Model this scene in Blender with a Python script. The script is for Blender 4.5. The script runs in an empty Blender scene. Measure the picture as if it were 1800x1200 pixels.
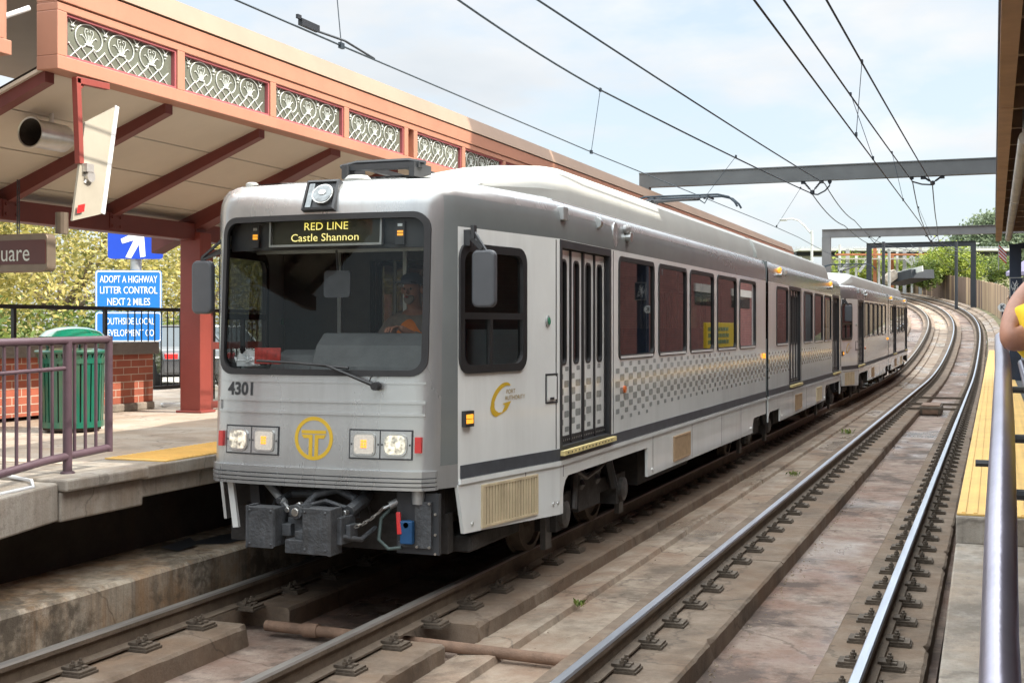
import bpy, bmesh, math, random
from math import sin, cos, pi, radians, sqrt, atan2
from mathutils import Vector, Matrix

SC = bpy.context.scene
COL = SC.collection
random.seed(7)

# ------------------------------------------------------------------ camera
cam_d = bpy.data.cameras.new("camera")
cam = bpy.data.objects.new("camera", cam_d)
COL.objects.link(cam)
SC.camera = cam
cam.location = (0, 0, 2.0187)
cam.rotation_euler = (radians(90), 0, 0.36502)
cam_d.sensor_width = 36
cam_d.lens = 2215.07 / 1800 * 36
cam_d.shift_y = -(600 - 574.92) / 1800
cam_d.clip_start = 0.05
cam_d.clip_end = 4000

# ------------------------------------------------------------------ light
SUN_EL, SUN_AZ = 42.0, 84.0            # azimuth clockwise from +Y: the sun stands over the right-hand platform
world = bpy.data.worlds.new("World")
SC.world = world
world.use_nodes = True
wn, wl = world.node_tree.nodes, world.node_tree.links
wn.clear()
w_out = wn.new("ShaderNodeOutputWorld")
w_bg = wn.new("ShaderNodeBackground")
w_sky = wn.new("ShaderNodeTexSky")
w_sky.sky_type = 'NISHITA'
w_sky.sun_disc = False
w_sky.sun_elevation = radians(SUN_EL)
w_sky.sun_rotation = radians(SUN_AZ)
w_sky.dust_density = 2.0
w_sky.air_density = 1.0
w_tc = wn.new("ShaderNodeTexCoord")
w_sep = wn.new("ShaderNodeSeparateXYZ")
w_add = wn.new("ShaderNodeMath"); w_add.operation = 'ADD'; w_add.inputs[1].default_value = 0.22
w_dx = wn.new("ShaderNodeMath"); w_dx.operation = 'DIVIDE'
w_dy = wn.new("ShaderNodeMath"); w_dy.operation = 'DIVIDE'
w_cmb = wn.new("ShaderNodeCombineXYZ")
w_noise = wn.new("ShaderNodeTexNoise")
w_noise.inputs['Scale'].default_value = 1.7
w_noise.inputs['Detail'].default_value = 9
w_noise.inputs['Roughness'].default_value = 0.56
w_noise2 = wn.new("ShaderNodeTexNoise")
w_noise2.inputs['Scale'].default_value = 1.1
w_noise2.inputs['Detail'].default_value = 6
w_ramp = wn.new("ShaderNodeValToRGB")
w_ramp.color_ramp.elements[0].position = 0.43
w_ramp.color_ramp.elements[1].position = 0.60
w_ramp2 = wn.new("ShaderNodeValToRGB")
w_ramp2.color_ramp.elements[0].position = 0.40
w_ramp2.color_ramp.elements[0].color = (3.75, 3.8, 3.85, 1)
w_ramp2.color_ramp.elements[1].position = 0.68
w_ramp2.color_ramp.elements[1].color = (2.75, 2.98, 3.2, 1)
w_mix = wn.new("ShaderNodeMixRGB")
w_pale = wn.new("ShaderNodeMixRGB")           # thin veil of high cloud over the blue
w_pale.inputs[0].default_value = 0.70
w_pale.inputs[2].default_value = (2.95, 3.32, 3.55, 1)
wl.new(w_tc.outputs['Generated'], w_sep.inputs[0])
wl.new(w_sep.outputs['Z'], w_add.inputs[0])
wl.new(w_sep.outputs['X'], w_dx.inputs[0]); wl.new(w_add.outputs[0], w_dx.inputs[1])
wl.new(w_sep.outputs['Y'], w_dy.inputs[0]); wl.new(w_add.outputs[0], w_dy.inputs[1])
wl.new(w_dx.outputs[0], w_cmb.inputs[0]); wl.new(w_dy.outputs[0], w_cmb.inputs[1])
wl.new(w_cmb.outputs[0], w_noise.inputs['Vector']); wl.new(w_cmb.outputs[0], w_noise2.inputs['Vector'])
wl.new(w_noise.outputs['Fac'], w_ramp.inputs[0]); wl.new(w_noise2.outputs['Fac'], w_ramp2.inputs[0])
wl.new(w_sky.outputs[0], w_pale.inputs[1])
wl.new(w_pale.outputs[0], w_mix.inputs[1]); wl.new(w_ramp2.outputs[0], w_mix.inputs[2]); wl.new(w_ramp.outputs[0], w_mix.inputs[0])
# sky above the view brightened and warmed, added to fill the shaded sides
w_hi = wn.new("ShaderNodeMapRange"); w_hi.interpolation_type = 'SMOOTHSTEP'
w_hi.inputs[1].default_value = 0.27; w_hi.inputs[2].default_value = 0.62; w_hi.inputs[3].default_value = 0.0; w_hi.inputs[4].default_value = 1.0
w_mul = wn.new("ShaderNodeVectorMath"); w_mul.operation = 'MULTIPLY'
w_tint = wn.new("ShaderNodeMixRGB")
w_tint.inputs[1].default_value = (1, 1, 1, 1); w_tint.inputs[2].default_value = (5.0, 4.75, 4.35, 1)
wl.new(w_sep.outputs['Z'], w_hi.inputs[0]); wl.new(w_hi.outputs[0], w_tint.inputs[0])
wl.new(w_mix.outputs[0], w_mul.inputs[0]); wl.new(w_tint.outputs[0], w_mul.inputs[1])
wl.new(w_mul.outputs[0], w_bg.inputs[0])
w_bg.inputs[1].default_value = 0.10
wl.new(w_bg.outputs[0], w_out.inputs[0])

sun_d = bpy.data.lights.new("sun", 'SUN')
sun_d.energy = 2.6
sun_d.angle = radians(0.5)
sun_d.color = (1.0, 0.93, 0.82)
sun = bpy.data.objects.new("sun", sun_d)
COL.objects.link(sun)
sun_dir = Vector((sin(radians(SUN_AZ)) * cos(radians(SUN_EL)), cos(radians(SUN_AZ)) * cos(radians(SUN_EL)), sin(radians(SUN_EL))))
sun.rotation_euler = (-sun_dir).to_track_quat('-Z', 'Y').to_euler()
sun.location = sun_dir * 60

SC.view_settings.view_transform = 'Standard'
SC.view_settings.look = 'None'
SC.view_settings.exposure = 1.45
SC.view_settings.gamma = 1
SC.render.engine = 'CYCLES'
SC.cycles.max_bounces = 10
SC.cycles.transparent_max_bounces = 16
SC.cycles.use_denoising = True

# ------------------------------------------------------------------ helpers
def tag(o, label=None, cat=None, group=None, kind=None):
    if label: o["label"] = label
    if cat: o["category"] = cat
    if group: o["group"] = group
    if kind: o["kind"] = kind
    return o

def thing(name, label, cat, loc=(0, 0, 0), group=None, rot=(0, 0, 0)):
    o = bpy.data.objects.new(name, None)
    o.empty_display_size = 0.2
    COL.objects.link(o)
    o.location = loc
    o.rotation_euler = rot
    return tag(o, label, cat, group)

def wloc(o):
    v = Vector((0, 0, 0))
    while o is not None:
        v += o.location
        o = o.parent
    return v

def children(o):
    return [c for c in o.children]

def copy_tree(o, parent=None):
    c = o.copy()
    COL.objects.link(c)
    if parent is not None:
        c.parent = parent
    for ch in list(o.children):
        copy_tree(ch, c)
    return c

class MB:
    """collects faces of one mesh"""
    def __init__(self):
        self.v, self.f, self.m = [], [], []
    def add(self, vs, fs, mi=0):
        b = len(self.v)
        self.v += [tuple(p) for p in vs]
        for f in fs:
            self.f.append([i + b for i in f]); self.m.append(mi)
        return self
    def quad(self, a, b, c, d, mi=0):
        return self.add([a, b, c, d], [(0, 1, 2, 3)], mi)
    def box(self, x0, x1, y0, y1, z0, z1, mi=0, M=None):
        vs = [(x, y, z) for z in (z0, z1) for y in (y0, y1) for x in (x0, x1)]
        if M is not None: vs = [M @ Vector(p) for p in vs]
        return self.add(vs, [(0, 2, 3, 1), (4, 5, 7, 6), (0, 1, 5, 4), (2, 6, 7, 3), (0, 4, 6, 2), (1, 3, 7, 5)], mi)
    def cbox(self, c, s, mi=0, M=None):
        return self.box(c[0] - s[0] / 2, c[0] + s[0] / 2, c[1] - s[1] / 2, c[1] + s[1] / 2, c[2] - s[2] / 2, c[2] + s[2] / 2, mi, M)
    def bar(self, p, q, w, h, mi=0, up=(0, 0, 1)):
        p, q = Vector(p), Vector(q)
        t = (q - p).normalized(); upv = Vector(up)
        if abs(t.dot(upv)) > 0.98: upv = Vector((0, 1, 0))
        a = t.cross(upv).normalized() * (w / 2); b = a.cross(t).normalized() * (h / 2)
        vs = [p - a - b, p + a - b, p + a + b, p - a + b, q - a - b, q + a - b, q + a + b, q - a + b]
        return self.add(vs, [(3, 2, 1, 0), (4, 5, 6, 7), (0, 1, 5, 4), (1, 2, 6, 5), (2, 3, 7, 6), (3, 0, 4, 7)], mi)
    def tube(self, pts, r, n=8, mi=0, cap=True, closed=False):
        pts = [Vector(p) for p in pts]
        N = len(pts); rr = r if isinstance(r, (list, tuple)) else [r] * N
        rings = []; prev = None
        for i, p in enumerate(pts):
            if closed: t = pts[(i + 1) % N] - pts[i - 1]
            else: t = pts[min(i + 1, N - 1)] - pts[max(i - 1, 0)]
            if t.length < 1e-9: t = Vector((0, 0, 1))
            t.normalize()
            if prev is None:
                ref = Vector((0, 0, 1)) if abs(t.z) < 0.9 else Vector((1, 0, 0))
                a = t.cross(ref).normalized()
            else:
                a = (prev - t * prev.dot(t))
                if a.length < 1e-6: a = t.cross(Vector((0.3, 0.5, 0.8)))
                a.normalize()
            prev = a; b = t.cross(a)
            rings.append([p + (a * cos(2 * pi * k / n) + b * sin(2 * pi * k / n)) * rr[i] for k in range(n)])
        vs = [q for rg in rings for q in rg]; fs = []
        M_ = N if closed else N - 1
        for i in range(M_):
            j = (i + 1) % N
            for k in range(n):
                fs.append((i * n + k, i * n + (k + 1) % n, j * n + (k + 1) % n, j * n + k))
        if cap and not closed:
            fs.append(tuple(range(n - 1, -1, -1))); fs.append(tuple((N - 1) * n + k for k in range(n)))
        return self.add(vs, fs, mi)
    def lathe(self, prof, n=24, c=(0, 0, 0), mi=0, axis='Z', cap=True):
        vs = []; fs = []
        for (r, z) in prof:
            for k in range(n):
                a = 2 * pi * k / n
                if axis == 'Z': vs.append((c[0] + r * cos(a), c[1] + r * sin(a), c[2] + z))
                elif axis == 'Y': vs.append((c[0] + r * cos(a), c[1] + z, c[2] + r * sin(a)))
                else: vs.append((c[0] + z, c[1] + r * cos(a), c[2] + r * sin(a)))
        N = len(prof)
        for i in range(N - 1):
            for k in range(n):
                fs.append((i * n + k, i * n + (k + 1) % n, (i + 1) * n + (k + 1) % n, (i + 1) * n + k))
        if cap:
            fs.append(tuple(range(n - 1, -1, -1))); fs.append(tuple((N - 1) * n + k for k in range(n)))
        return self.add(vs, fs, mi)
    def prism(self, poly, fn0, fn1, mi=0):
        """poly of 2-D points, fn0 / fn1 map (u,v) to the two faces"""
        n = len(poly)
        vs = [fn0(u, v) for u, v in poly] + [fn1(u, v) for u, v in poly]
        fs = [tuple(range(n)), tuple(range(2 * n - 1, n - 1, -1))]
        for i in range(n):
            j = (i + 1) % n
            fs.append((i, i + n, j + n, j))
        return self.add(vs, fs, mi)
    def ring(self, outer, inner, fn0, fn1, mi=0):
        """frame between two polygons of equal length"""
        n = len(outer)
        vs = [fn0(*p) for p in outer] + [fn0(*p) for p in inner] + [fn1(*p) for p in outer] + [fn1(*p) for p in inner]
        fs = []
        for i in range(n):
            j = (i + 1) % n
            fs += [(i, j, n + j, n + i), (2 * n + i, 3 * n + i, 3 * n + j, 2 * n + j), (i, 2 * n + i, 2 * n + j, j), (n + i, n + j, 3 * n + j, 3 * n + i)]
        return self.add(vs, fs, mi)
    def text(self, s, size, fn, mi=0, sx=1.0, offset=0.0, align='CENTER', shear=0.0):
        cu = bpy.data.curves.new("t", 'FONT')
        cu.body = s; cu.size = size; cu.align_x = align; cu.align_y = 'CENTER'; cu.resolution_u = 3; cu.offset = offset; cu.shear = shear
        ob = bpy.data.objects.new("t", cu); COL.objects.link(ob)
        dg = bpy.context.evaluated_depsgraph_get()
        me = ob.evaluated_get(dg).to_mesh()
        vs = [fn(v.co.x * sx, v.co.y) for v in me.vertices]
        fs = [tuple(p.vertices) for p in me.polygons]
        self.add(vs, fs, mi)
        ob.evaluated_get(dg).to_mesh_clear()
        bpy.data.objects.remove(ob); bpy.data.curves.remove(cu)
        return self
    def build(self, name, mats, parent=None, world=True, smooth=None, bevel=0, normals=True, seg=2):
        me = bpy.data.meshes.new(name)
        off = wloc(parent) if (parent is not None and world) else Vector((0, 0, 0))
        me.from_pydata([(p[0] - off.x, p[1] - off.y, p[2] - off.z) for p in self.v], [], self.f)
        if not isinstance(mats, (list, tuple)): mats = [mats]
        for m in mats: me.materials.append(m)
        me.polygons.foreach_set('material_index', self.m)
        if normals:
            bm = bmesh.new(); bm.from_mesh(me)
            bmesh.ops.remove_doubles(bm, verts=bm.verts, dist=1e-5)
            bmesh.ops.recalc_face_normals(bm, faces=bm.faces)
            bm.to_mesh(me); bm.free()
        if smooth is not None:
            me.polygons.foreach_set('use_smooth', [True] * len(me.polygons))
            me.set_sharp_from_angle(angle=radians(smooth))
        me.update()
        o = bpy.data.objects.new(name, me)
        COL.objects.link(o)
        if parent is not None: o.parent = parent
        if bevel:
            b = o.modifiers.new("bevel", 'BEVEL'); b.width = bevel; b.segments = seg; b.limit_method = 'ANGLE'; b.angle_limit = radians(40)
        return o

def rrect(u0, u1, v0, v1, r, n=5):
    pts = []
    for (cx, cy, a0) in ((u1 - r, v1 - r, 0), (u0 + r, v1 - r, pi / 2), (u0 + r, v0 + r, pi), (u1 - r, v0 + r, 1.5 * pi)):
        for k in range(n + 1):
            a = a0 + pi / 2 * k / n
            pts.append((cx + r * cos(a), cy + r * sin(a)))
    return pts

# ------------------------------------------------------------------ materials
def nodes_of(name):
    m = bpy.data.materials.new(name); m.use_nodes = True
    nt = m.node_tree
    return m, nt, nt.nodes, nt.links, nt.nodes["Principled BSDF"]

def mat(name, col, rough=0.6, metal=0.0, var=0.18, scale=2.0, bump=0.0, bscale=60.0, stretch=(1, 1, 1), col2=None, spec=0.5, detail=6, rvar=0.0, coat=0.0, dirt=0.0, dirtcol=(0.12, 0.1, 0.08)):
    m, nt, N, L, P = nodes_of(name)
    tc = N.new("ShaderNodeTexCoord"); mp = N.new("ShaderNodeMapping"); mp.inputs['Scale'].default_value = stretch
    L.new(tc.outputs['Object'], mp.inputs[0])
    no = N.new("ShaderNodeTexNoise"); no.inputs['Scale'].default_value = scale; no.inputs['Detail'].default_value = detail; no.inputs['Roughness'].default_value = 0.62
    L.new(mp.outputs[0], no.inputs['Vector'])
    rp = N.new("ShaderNodeValToRGB")
    a = tuple(max(0, c * (1 - var)) for c in col); b = tuple(min(1, c * (1 + var)) for c in (col2 or col))
    rp.color_ramp.elements[0].position = 0.3; rp.color_ramp.elements[1].position = 0.7
    rp.color_ramp.elements[0].color = (*a, 1); rp.color_ramp.elements[1].color = (*b, 1)
    L.new(no.outputs['Fac'], rp.inputs[0])
    out = rp.outputs[0]
    if dirt:
        n3 = N.new("ShaderNodeTexNoise"); n3.inputs['Scale'].default_value = scale * 0.6; n3.inputs['Detail'].default_value = 8; n3.inputs['Roughness'].default_value = 0.7
        mp3 = N.new("ShaderNodeMapping"); mp3.inputs['Scale'].default_value = (3.0, 3.0, 0.35); mp3.inputs['Location'].default_value = (3.1, 7.7, 1.3)
        L.new(tc.outputs['Object'], mp3.inputs[0]); L.new(mp3.outputs[0], n3.inputs['Vector'])
        r3 = N.new("ShaderNodeValToRGB"); r3.color_ramp.elements[0].position = 0.48; r3.color_ramp.elements[1].position = 0.78
        r3.color_ramp.elements[1].color = (dirt, dirt, dirt, 1)
        L.new(n3.outputs['Fac'], r3.inputs[0])
        mx = N.new("ShaderNodeMixRGB"); mx.inputs[2].default_value = (*dirtcol, 1)
        L.new(r3.outputs[0], mx.inputs[0]); L.new(out, mx.inputs[1]); out = mx.outputs[0]
    L.new(out, P.inputs['Base Color'])
    P.inputs['Roughness'].default_value = rough; P.inputs['Metallic'].default_value = metal
    P.inputs['Specular IOR Level'].default_value = spec
    if coat: P.inputs['Coat Weight'].default_value = coat; P.inputs['Coat Roughness'].default_value = 0.08
    if rvar:
        mr = N.new("ShaderNodeMapRange"); mr.inputs[3].default_value = max(0.02, rough - rvar); mr.inputs[4].default_value = min(1, rough + rvar)
        L.new(no.outputs['Fac'], mr.inputs[0]); L.new(mr.outputs[0], P.inputs['Roughness'])
    if bump:
        n2 = N.new("ShaderNodeTexNoise"); n2.inputs['Scale'].default_value = bscale; n2.inputs['Detail'].default_value = 5
        L.new(mp.outputs[0], n2.inputs['Vector'])
        bp = N.new("ShaderNodeBump"); bp.inputs['Strength'].default_value = bump; bp.inputs['Distance'].default_value = 0.02
        L.new(n2.outputs['Fac'], bp.inputs['Height']); L.new(bp.outputs[0], P.inputs['Normal'])
    return m

def mat_emit(name, col, strength, base=(0.8, 0.8, 0.8), rough=0.2):
    m, nt, N, L, P = nodes_of(name)
    P.inputs['Base Color'].default_value = (*base, 1); P.inputs['Roughness'].default_value = rough
    P.inputs['Emission Color'].default_value = (*col, 1); P.inputs['Emission Strength'].default_value = strength
    return m

def mat_glass(name, tint=(0.4, 0.42, 0.42), base_refl=0.06, gain=0.75, rough=0.015):
    m = bpy.data.materials.new(name); m.use_nodes = True
    nt = m.node_tree; N, L = nt.nodes, nt.links; N.clear()
    out = N.new("ShaderNodeOutputMaterial"); mix = N.new("ShaderNodeMixShader")
    tr = N.new("ShaderNodeBsdfTransparent"); tr.inputs[0].default_value = (*tint, 1)
    gl = N.new("ShaderNodeBsdfGlossy"); gl.inputs['Roughness'].default_value = rough; gl.inputs[0].default_value = (0.95, 0.97, 0.97, 1)
    fr = N.new("ShaderNodeFresnel"); fr.inputs[0].default_value = 1.5
    ma = N.new("ShaderNodeMath"); ma.operation = 'MULTIPLY_ADD'; ma.inputs[1].default_value = gain; ma.inputs[2].default_value = base_refl; ma.use_clamp = True
    L.new(fr.outputs[0], ma.inputs[0]); L.new(ma.outputs[0], mix.inputs[0]); L.new(tr.outputs[0], mix.inputs[1]); L.new(gl.outputs[0], mix.inputs[2]); L.new(mix.outputs[0], out.inputs[0])
    return m

def mat_brick(name, plane='YZ', c1=(0.32, 0.10, 0.06), c2=(0.22, 0.065, 0.045), mortar=(0.42, 0.36, 0.3), scale=1.0, bw=0.2, bh=0.067):
    m, nt, N, L, P = nodes_of(name)
    tc = N.new("ShaderNodeTexCoord"); sp = N.new("ShaderNodeSeparateXYZ"); cb = N.new("ShaderNodeCombineXYZ")
    L.new(tc.outputs['Object'], sp.inputs[0])
    L.new(sp.outputs['Y' if plane == 'YZ' else 'X'], cb.inputs[0]); L.new(sp.outputs['Z'], cb.inputs[1])
    br = N.new("ShaderNodeTexBrick"); br.inputs['Scale'].default_value = scale
    br.inputs['Brick Width'].default_value = bw; br.inputs['Row Height'].default_value = bh; br.inputs['Mortar Size'].default_value = 0.006; br.inputs['Bias'].default_value = -0.2
    br.inputs['Color1'].default_value = (*c1, 1); br.inputs['Color2'].default_value = (*c2, 1); br.inputs['Mortar'].default_value = (*mortar, 1)
    L.new(cb.outputs[0], br.inputs['Vector'])
    no = N.new("ShaderNodeTexNoise"); no.inputs['Scale'].default_value = 2.5; no.inputs['Detail'].default_value = 7
    L.new(tc.outputs['Object'], no.inputs['Vector'])
    mx = N.new("ShaderNodeMixRGB"); mx.blend_type = 'MULTIPLY'; mx.inputs[0].default_value = 0.55
    rp = N.new("ShaderNodeValToRGB"); rp.color_ramp.elements[0].position = 0.3; rp.color_ramp.elements[0].color = (0.5, 0.48, 0.46, 1); rp.color_ramp.elements[1].position = 0.65; rp.color_ramp.elements[1].color = (1.15, 1.1, 1.05, 1)
    L.new(no.outputs['Fac'], rp.inputs[0]); L.new(br.outputs['Color'], mx.inputs[1]); L.new(rp.outputs[0], mx.inputs[2]); L.new(mx.outputs[0], P.inputs['Base Color'])
    bp = N.new("ShaderNodeBump"); bp.inputs['Strength'].default_value = 0.6; bp.inputs['Distance'].default_value = 0.006; bp.invert = True
    L.new(br.outputs['Fac'], bp.inputs['Height']); L.new(bp.outputs[0], P.inputs['Normal'])
    P.inputs['Roughness'].default_value = 0.85
    return m

def mat_concrete(name, col=(0.30, 0.27, 0.23), dark=(0.13, 0.11, 0.09), rust=(0.26, 0.15, 0.09), light=(0.40, 0.37, 0.33), scale=1.0, wet=0.0, streak=0.0, bump=0.5, darkamt=0.62):
    m, nt, N, L, P = nodes_of(name)
    tc = N.new("ShaderNodeTexCoord")
    def noise(sc, det=7, ro=0.65, st=(1, 1, 1), loc=(0, 0, 0)):
        mp = N.new("ShaderNodeMapping"); mp.inputs['Scale'].default_value = st; mp.inputs['Location'].default_value = loc
        n = N.new("ShaderNodeTexNoise"); n.inputs['Scale'].default_value = sc; n.inputs['Detail'].default_value = det; n.inputs['Roughness'].default_value = ro
        L.new(tc.outputs['Object'], mp.inputs[0]); L.new(mp.outputs[0], n.inputs['Vector']); return n.outputs['Fac']
    def ramp(inp, p0, p1, c0=(0, 0, 0), c1=(1, 1, 1)):
        r = N.new("ShaderNodeValToRGB"); r.color_ramp.elements[0].position = p0; r.color_ramp.elements[1].position = p1
        r.color_ramp.elements[0].color = (*c0, 1); r.color_ramp.elements[1].color = (*c1, 1); L.new(inp, r.inputs[0]); return r.outputs[0]
    def mixc(fac, a, b):
        x = N.new("ShaderNodeMixRGB"); L.new(fac, x.inputs[0])
        if isinstance(a, tuple): x.inputs[1].default_value = (*a, 1)
        else: L.new(a, x.inputs[1])
        if isinstance(b, tuple): x.inputs[2].default_value = (*b, 1)
        else: L.new(b, x.inputs[2])
        return x.outputs[0]
    c = mixc(ramp(noise(3.0 * scale, 9, 0.72), 0.42, 0.66), col, light)
    c = mixc(ramp(noise(1.1 * scale, 9, 0.7, loc=(4, 2, 0)), 0.46, 0.62, c1=(0.8,) * 3), c, rust)
    c = mixc(ramp(noise(0.7 * scale, 12, 0.74, loc=(9, 1, 3)), 0.50, darkamt, c1=(0.85,) * 3), c, dark)
    c = mixc(ramp(noise(14 * scale, 5, 0.75), 0.56, 0.74, c1=(0.6,) * 3), c, dark)
    c = mixc(ramp(noise(90 * scale, 3, 0.8, loc=(1, 5, 2)), 0.55, 0.72, c1=(0.45,) * 3), c, dark)
    c = mixc(ramp(noise(26 * scale, 4, 0.7, loc=(2, 2, 2)), 0.64, 0.78, c1=(0.45,) * 3), c, light)
    vo = N.new("ShaderNodeTexVoronoi"); vo.feature = 'DISTANCE_TO_EDGE'; vo.inputs['Scale'].default_value = 0.55
    wn_ = N.new("ShaderNodeTexNoise"); wn_.inputs['Scale'].default_value = 3.2; wn_.inputs['Detail'].default_value = 5
    L.new(tc.outputs['Object'], wn_.inputs['Vector'])
    va = N.new("ShaderNodeVectorMath"); va.operation = 'MULTIPLY_ADD'; va.inputs[1].default_value = (0.5, 0.5, 0.5)
    L.new(wn_.outputs['Color'], va.inputs[0]); L.new(tc.outputs['Object'], va.inputs[2]); L.new(va.outputs[0], vo.inputs['Vector'])
    c = mixc(ramp(vo.outputs['Distance'], 0.003, 0.010, c0=(0.5,) * 3, c1=(0,) * 3), c, tuple(x * 0.6 for x in dark))
    if streak:
        c = mixc(ramp(noise(2.4, 8, 0.7, st=(2.5, 2.5, 0.12)), 0.42, 0.72, c1=(streak,) * 3), c, dark)
        c = mixc(ramp(noise(1.7, 8, 0.7, st=(2.2, 2.2, 0.1), loc=(5, 3, 1)), 0.50, 0.75, c1=(streak * 0.8,) * 3), c, rust)
    L.new(c, P.inputs['Base Color'])
    P.inputs['Roughness'].default_value = 0.88
    P.inputs['Specular IOR Level'].default_value = 0.3
    if wet:
        w = ramp(noise(0.5, 6, 0.55, st=(1, 0.5, 1), loc=(1.7, 0.6, 0)), 0.50, 0.60, c0=(0.85,) * 3, c1=(0.22,) * 3)
        L.new(w, P.inputs['Roughness'])
    bp = N.new("ShaderNodeBump"); bp.inputs['Strength'].default_value = bump; bp.inputs['Distance'].default_value = 0.012
    L.new(noise(38 * scale, 6, 0.7), bp.inputs['Height']); L.new(bp.outputs[0], P.inputs['Normal'])
    return m

def mat_leaf(name, c1, c2, c3):
    m, nt, N, L, P = nodes_of(name)
    ge = N.new("ShaderNodeNewGeometry"); rp = N.new("ShaderNodeValToRGB")
    e = rp.color_ramp.elements; e[0].color = (*c1, 1); e[1].color = (*c3, 1); e[1].position = 1.0
    k = e.new(0.5); k.color = (*c2, 1)
    L.new(ge.outputs['Random Per Island'], rp.inputs[0]); L.new(rp.outputs[0], P.inputs['Base Color'])
    P.inputs['Roughness'].default_value = 0.55
    tl = N.new("ShaderNodeBsdfTranslucent"); L.new(rp.outputs[0], tl.inputs[0])
    mx = N.new("ShaderNodeMixShader"); mx.inputs[0].default_value = 0.35
    out = N["Material Output"]
    L.new(P.outputs[0], mx.inputs[1]); L.new(tl.outputs[0], mx.inputs[2]); L.new(mx.outputs[0], out.inputs[0])
    return m

M = {}
M['silver'] = mat("silver_metallic_paint", (0.48, 0.49, 0.49), 0.28, 0.6, 0.08, 1.4, 0.05, 18, stretch=(1, 1, 0.25), rvar=0.09, dirt=0.5, dirtcol=(0.27, 0.26, 0.25))
M['band'] = mat("grey_metallic_band", (0.255, 0.28, 0.28), 0.22, 0.4, 0.10, 1.2, 0.03, 3, rvar=0.06)
M['white'] = mat("white_vinyl_paint", (0.80, 0.825, 0.81), 0.22, 0.0, 0.05, 1.3, 0.03, 4, coat=0.8, dirt=0.30, dirtcol=(0.45, 0.44, 0.42))
M['cream'] = mat("cream_roof_fairing", (0.41, 0.42, 0.395), 0.5, 0.0, 0.08, 1.2, 0.02, 20, dirt=0.4, dirtcol=(0.38, 0.36, 0.33))
M['rubber'] = mat("black_rubber", (0.02, 0.02, 0.022), 0.5, 0, 0.2, 8)
M['black'] = mat("black_paint", (0.03, 0.032, 0.036), 0.45, 0, 0.2, 5)
M['stripe'] = mat("charcoal_stripe", (0.06, 0.065, 0.075), 0.5, 0, 0.25, 6)
M['dark'] = mat("dark_underframe", (0.035, 0.032, 0.03), 0.8, 0.1, 0.4, 6, 0.4, 30)
M['steelgrey'] = mat("grey_coupler_paint", (0.075, 0.08, 0.087), 0.5, 0.25, 0.4, 7, 0.4, 40, dirt=0.8, dirtcol=(0.05, 0.045, 0.04))
M['chrome'] = mat("bright_steel", (0.6, 0.6, 0.58), 0.28, 0.95, 0.15, 20)
M['gutter'] = mat("bright_gutter_strip", (0.80, 0.82, 0.83), 0.35, 0.3, 0.06, 3)
M['goldtext'] = mat("dark_gold_lettering", (0.30, 0.19, 0.03), 0.5)
M['gold'] = mat("gold_vinyl", (0.62, 0.40, 0.03), 0.45, 0.0, 0.06, 6)
M['checker'] = mat("grey_checker_vinyl", (0.29, 0.31, 0.305), 0.22, 0.0, 0.12, 2, coat=0.8)
M['glass'] = mat_glass("tinted_window_glass", (0.34, 0.31, 0.30), 0.07, 0.85)
M['windshield'] = mat_glass("windshield_glass", (0.80, 0.82, 0.81), 0.0, 0.5)
M['cabglass'] = mat_glass("cab_side_glass", (0.55, 0.58, 0.58), 0.05, 0.8)
M['clear'] = mat_glass("clear_lens_glass", (0.9, 0.9, 0.9), 0.06, 0.8)
M['shelter_glass'] = mat_glass("shelter_glass", (0.75, 0.8, 0.8), 0.05, 0.7)
M['interior'] = mat("dark_interior", (0.06, 0.058, 0.055), 0.8, 0, 0.2, 4)
M['interior_grey'] = mat("grey_interior_panel", (0.48, 0.53, 0.53), 0.6, 0, 0.1, 4)
M['dash'] = mat("grey_dashboard", (0.11, 0.115, 0.12), 0.55, 0, 0.2, 6, 0.2, 90)
M['seat'] = mat("seat_cloth", (0.05, 0.07, 0.10), 0.9, 0, 0.2, 20)
M['beige'] = mat("beige_louvre", (0.60, 0.50, 0.33), 0.6, 0, 0.12, 5, dirt=0.5, dirtcol=(0.25, 0.19, 0.12))
M['louvre_gap'] = mat("dark_louvre_gap", (0.13, 0.095, 0.06), 0.8, 0, 0.2, 9)
M['tan'] = mat("tan_louvre", (0.42, 0.29, 0.17), 0.7, 0, 0.15, 12)
M['yellow_sill'] = mat("worn_yellow_sill", (0.75, 0.62, 0.28), 0.6, 0, 0.15, 14, dirt=0.6)
M['led'] = mat_emit("amber_dot_matrix", (1.0, 0.80, 0.06), 0.42)
M['amber_lamp'] = mat_emit("amber_lamp_lit", (1.0, 0.40, 0.03), 0.42, (0.8, 0.32, 0.05))
M['head_lamp'] = mat_emit("headlamp_lit", (1.0, 0.90, 0.68), 0.45, (0.9, 0.9, 0.85), 0.08)
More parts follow.
